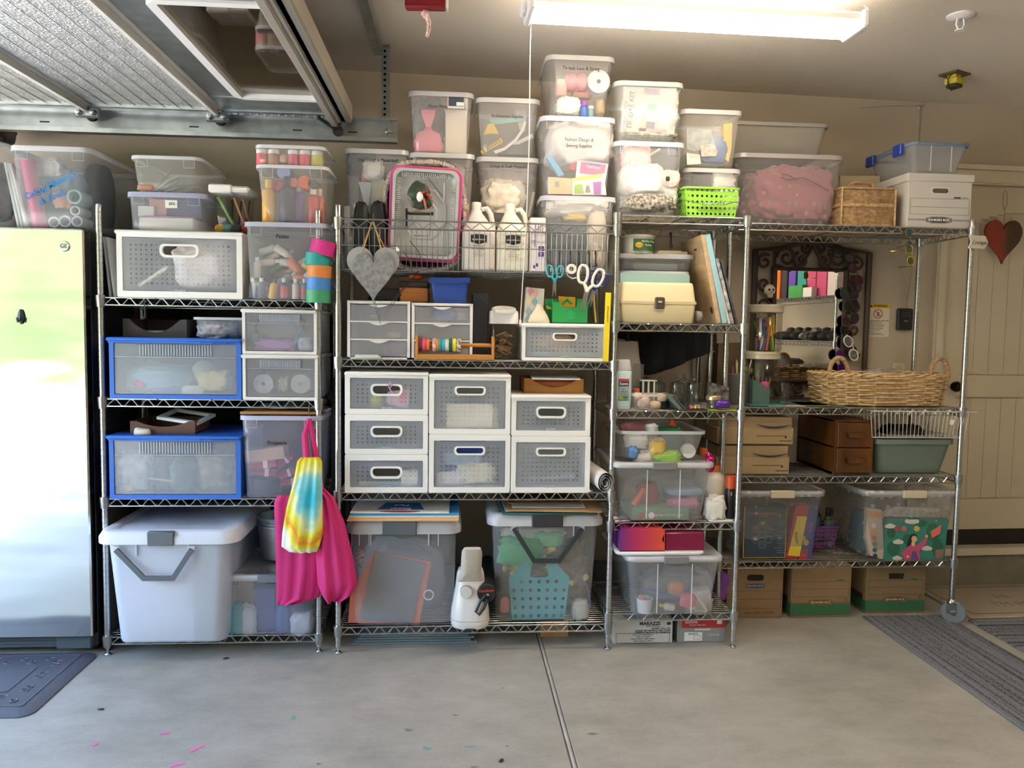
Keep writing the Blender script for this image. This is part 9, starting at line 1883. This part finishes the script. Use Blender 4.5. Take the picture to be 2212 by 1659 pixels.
# ================================================================ things the mirror shows, along the right wall
rs = shelving('chrome wire shelving unit by the right wall, seen in the mirror',0,1.9,0,.45,1.9,[1.74,1.32,.9,.3],ALL4);rs.location = (3.58,-1.75,0);rs.rotation_euler = (0,0,rad(-90))
for i,(y,w_,h_,c,nm_,d_) in enumerate(((-1.95,.16,.34,'#d9c9c0','pale',.1),(-2.13,.16,.33,'#c0476f','pink',.1),(-2.30,.15,.34,'#c0476f','rose',.1),(-2.47,.16,.30,'#1f8a86','teal',.1),(-2.65,.13,.30,'#5a3f9a','purple',.1),(-2.80,.10,.36,'#2f2c30','black',.1),(-2.93,.09,.40,'#c96a2a','orange',.08),(-3.06,.10,.3,'#3a3a40','charcoal',.1))): card('gift_bag',nm_+' gift bag on the mirrored shelving by the right wall','bag',3.66,3.66+d_,y-w_/2,y+w_/2,1.742,1.742+h_,M(c,.5),group='gift bags on the right wall shelving',bev=.004)
card('green_box','green box in front of the teal gift bag by the right wall','box',3.60,3.65,-2.6,-2.35,1.742,1.86,M('#2f8a3f',.6));card('white_box','small white box in front of the rose gift bag by the right wall','box',3.595,3.65,-2.33,-2.18,1.742,1.83,M('#dcd8d0',.6))
for i in range(7):
    mb = MB();mb.blob((0,0,.05),(.13,.05,.05),i,.12,nu=18,nv=10,flat=True);mb.blob((.06,0,.09),(.06,.04,.05),i+9,.1,nu=14,nv=8);solo(mb,'shoe',M('#1b1b1e' if i != 3 else '#8d8c8a',.5,var=.9 if i == 3 else 0,vs=30,col2='#1b1b1e' if i == 3 else None),['black shoe nearest the back wall on the mirrored shelf','black shoe second from the back wall on the mirrored shelf','black shoe third from the back wall on the mirrored shelf','black and white striped shoe on the mirrored shelf','black shoe beside the striped one on the mirrored shelf','black shoe second from the drive end of the mirrored shelf','black shoe at the drive end of the mirrored shelf'][i],'shoe',(3.76,-1.95-.16*i,1.3225),group='shoes on the right wall shelving')
for i,y in enumerate((-2.0,-2.35)):
    mb = MB();mb.box(-.14,.14,-.15,.15,0,.2,bev=.02);solo(mb,'shoe_box',M('#34343a' if i else '#b9b4ac',.7),['pale storage box on the lower shelf by the right wall','dark storage box on the lower shelf by the right wall'][i],'box',(3.79,y,.9025))
mb = MB();mb.blob((0,0,.12),(.17,.28,.13),3,.1,folds=.15,nu=30,nv=16,sq=.7,flat=True);solo(mb,'sports_bag',M('#2a2a2d',.7),'dark sports bag on the lower shelf by the right wall','bag',(3.78,-2.95,.905),ang=80)
# ---------------------------------------------------------------- lettering becomes plain mesh
bpy.context.view_layer.update()
for o in [o for o in bpy.data.objects if o.type == 'FONT']:
    me = bpy.data.meshes.new_from_object(o);n = bpy.data.objects.new('lettering',me);COL.objects.link(n)
    n.parent = o.parent;n.location = o.location;n.rotation_euler = o.rotation_euler;n.scale = o.scale;nm = o.name.split('.')[0]
    bpy.data.objects.remove(o);n.name = nm
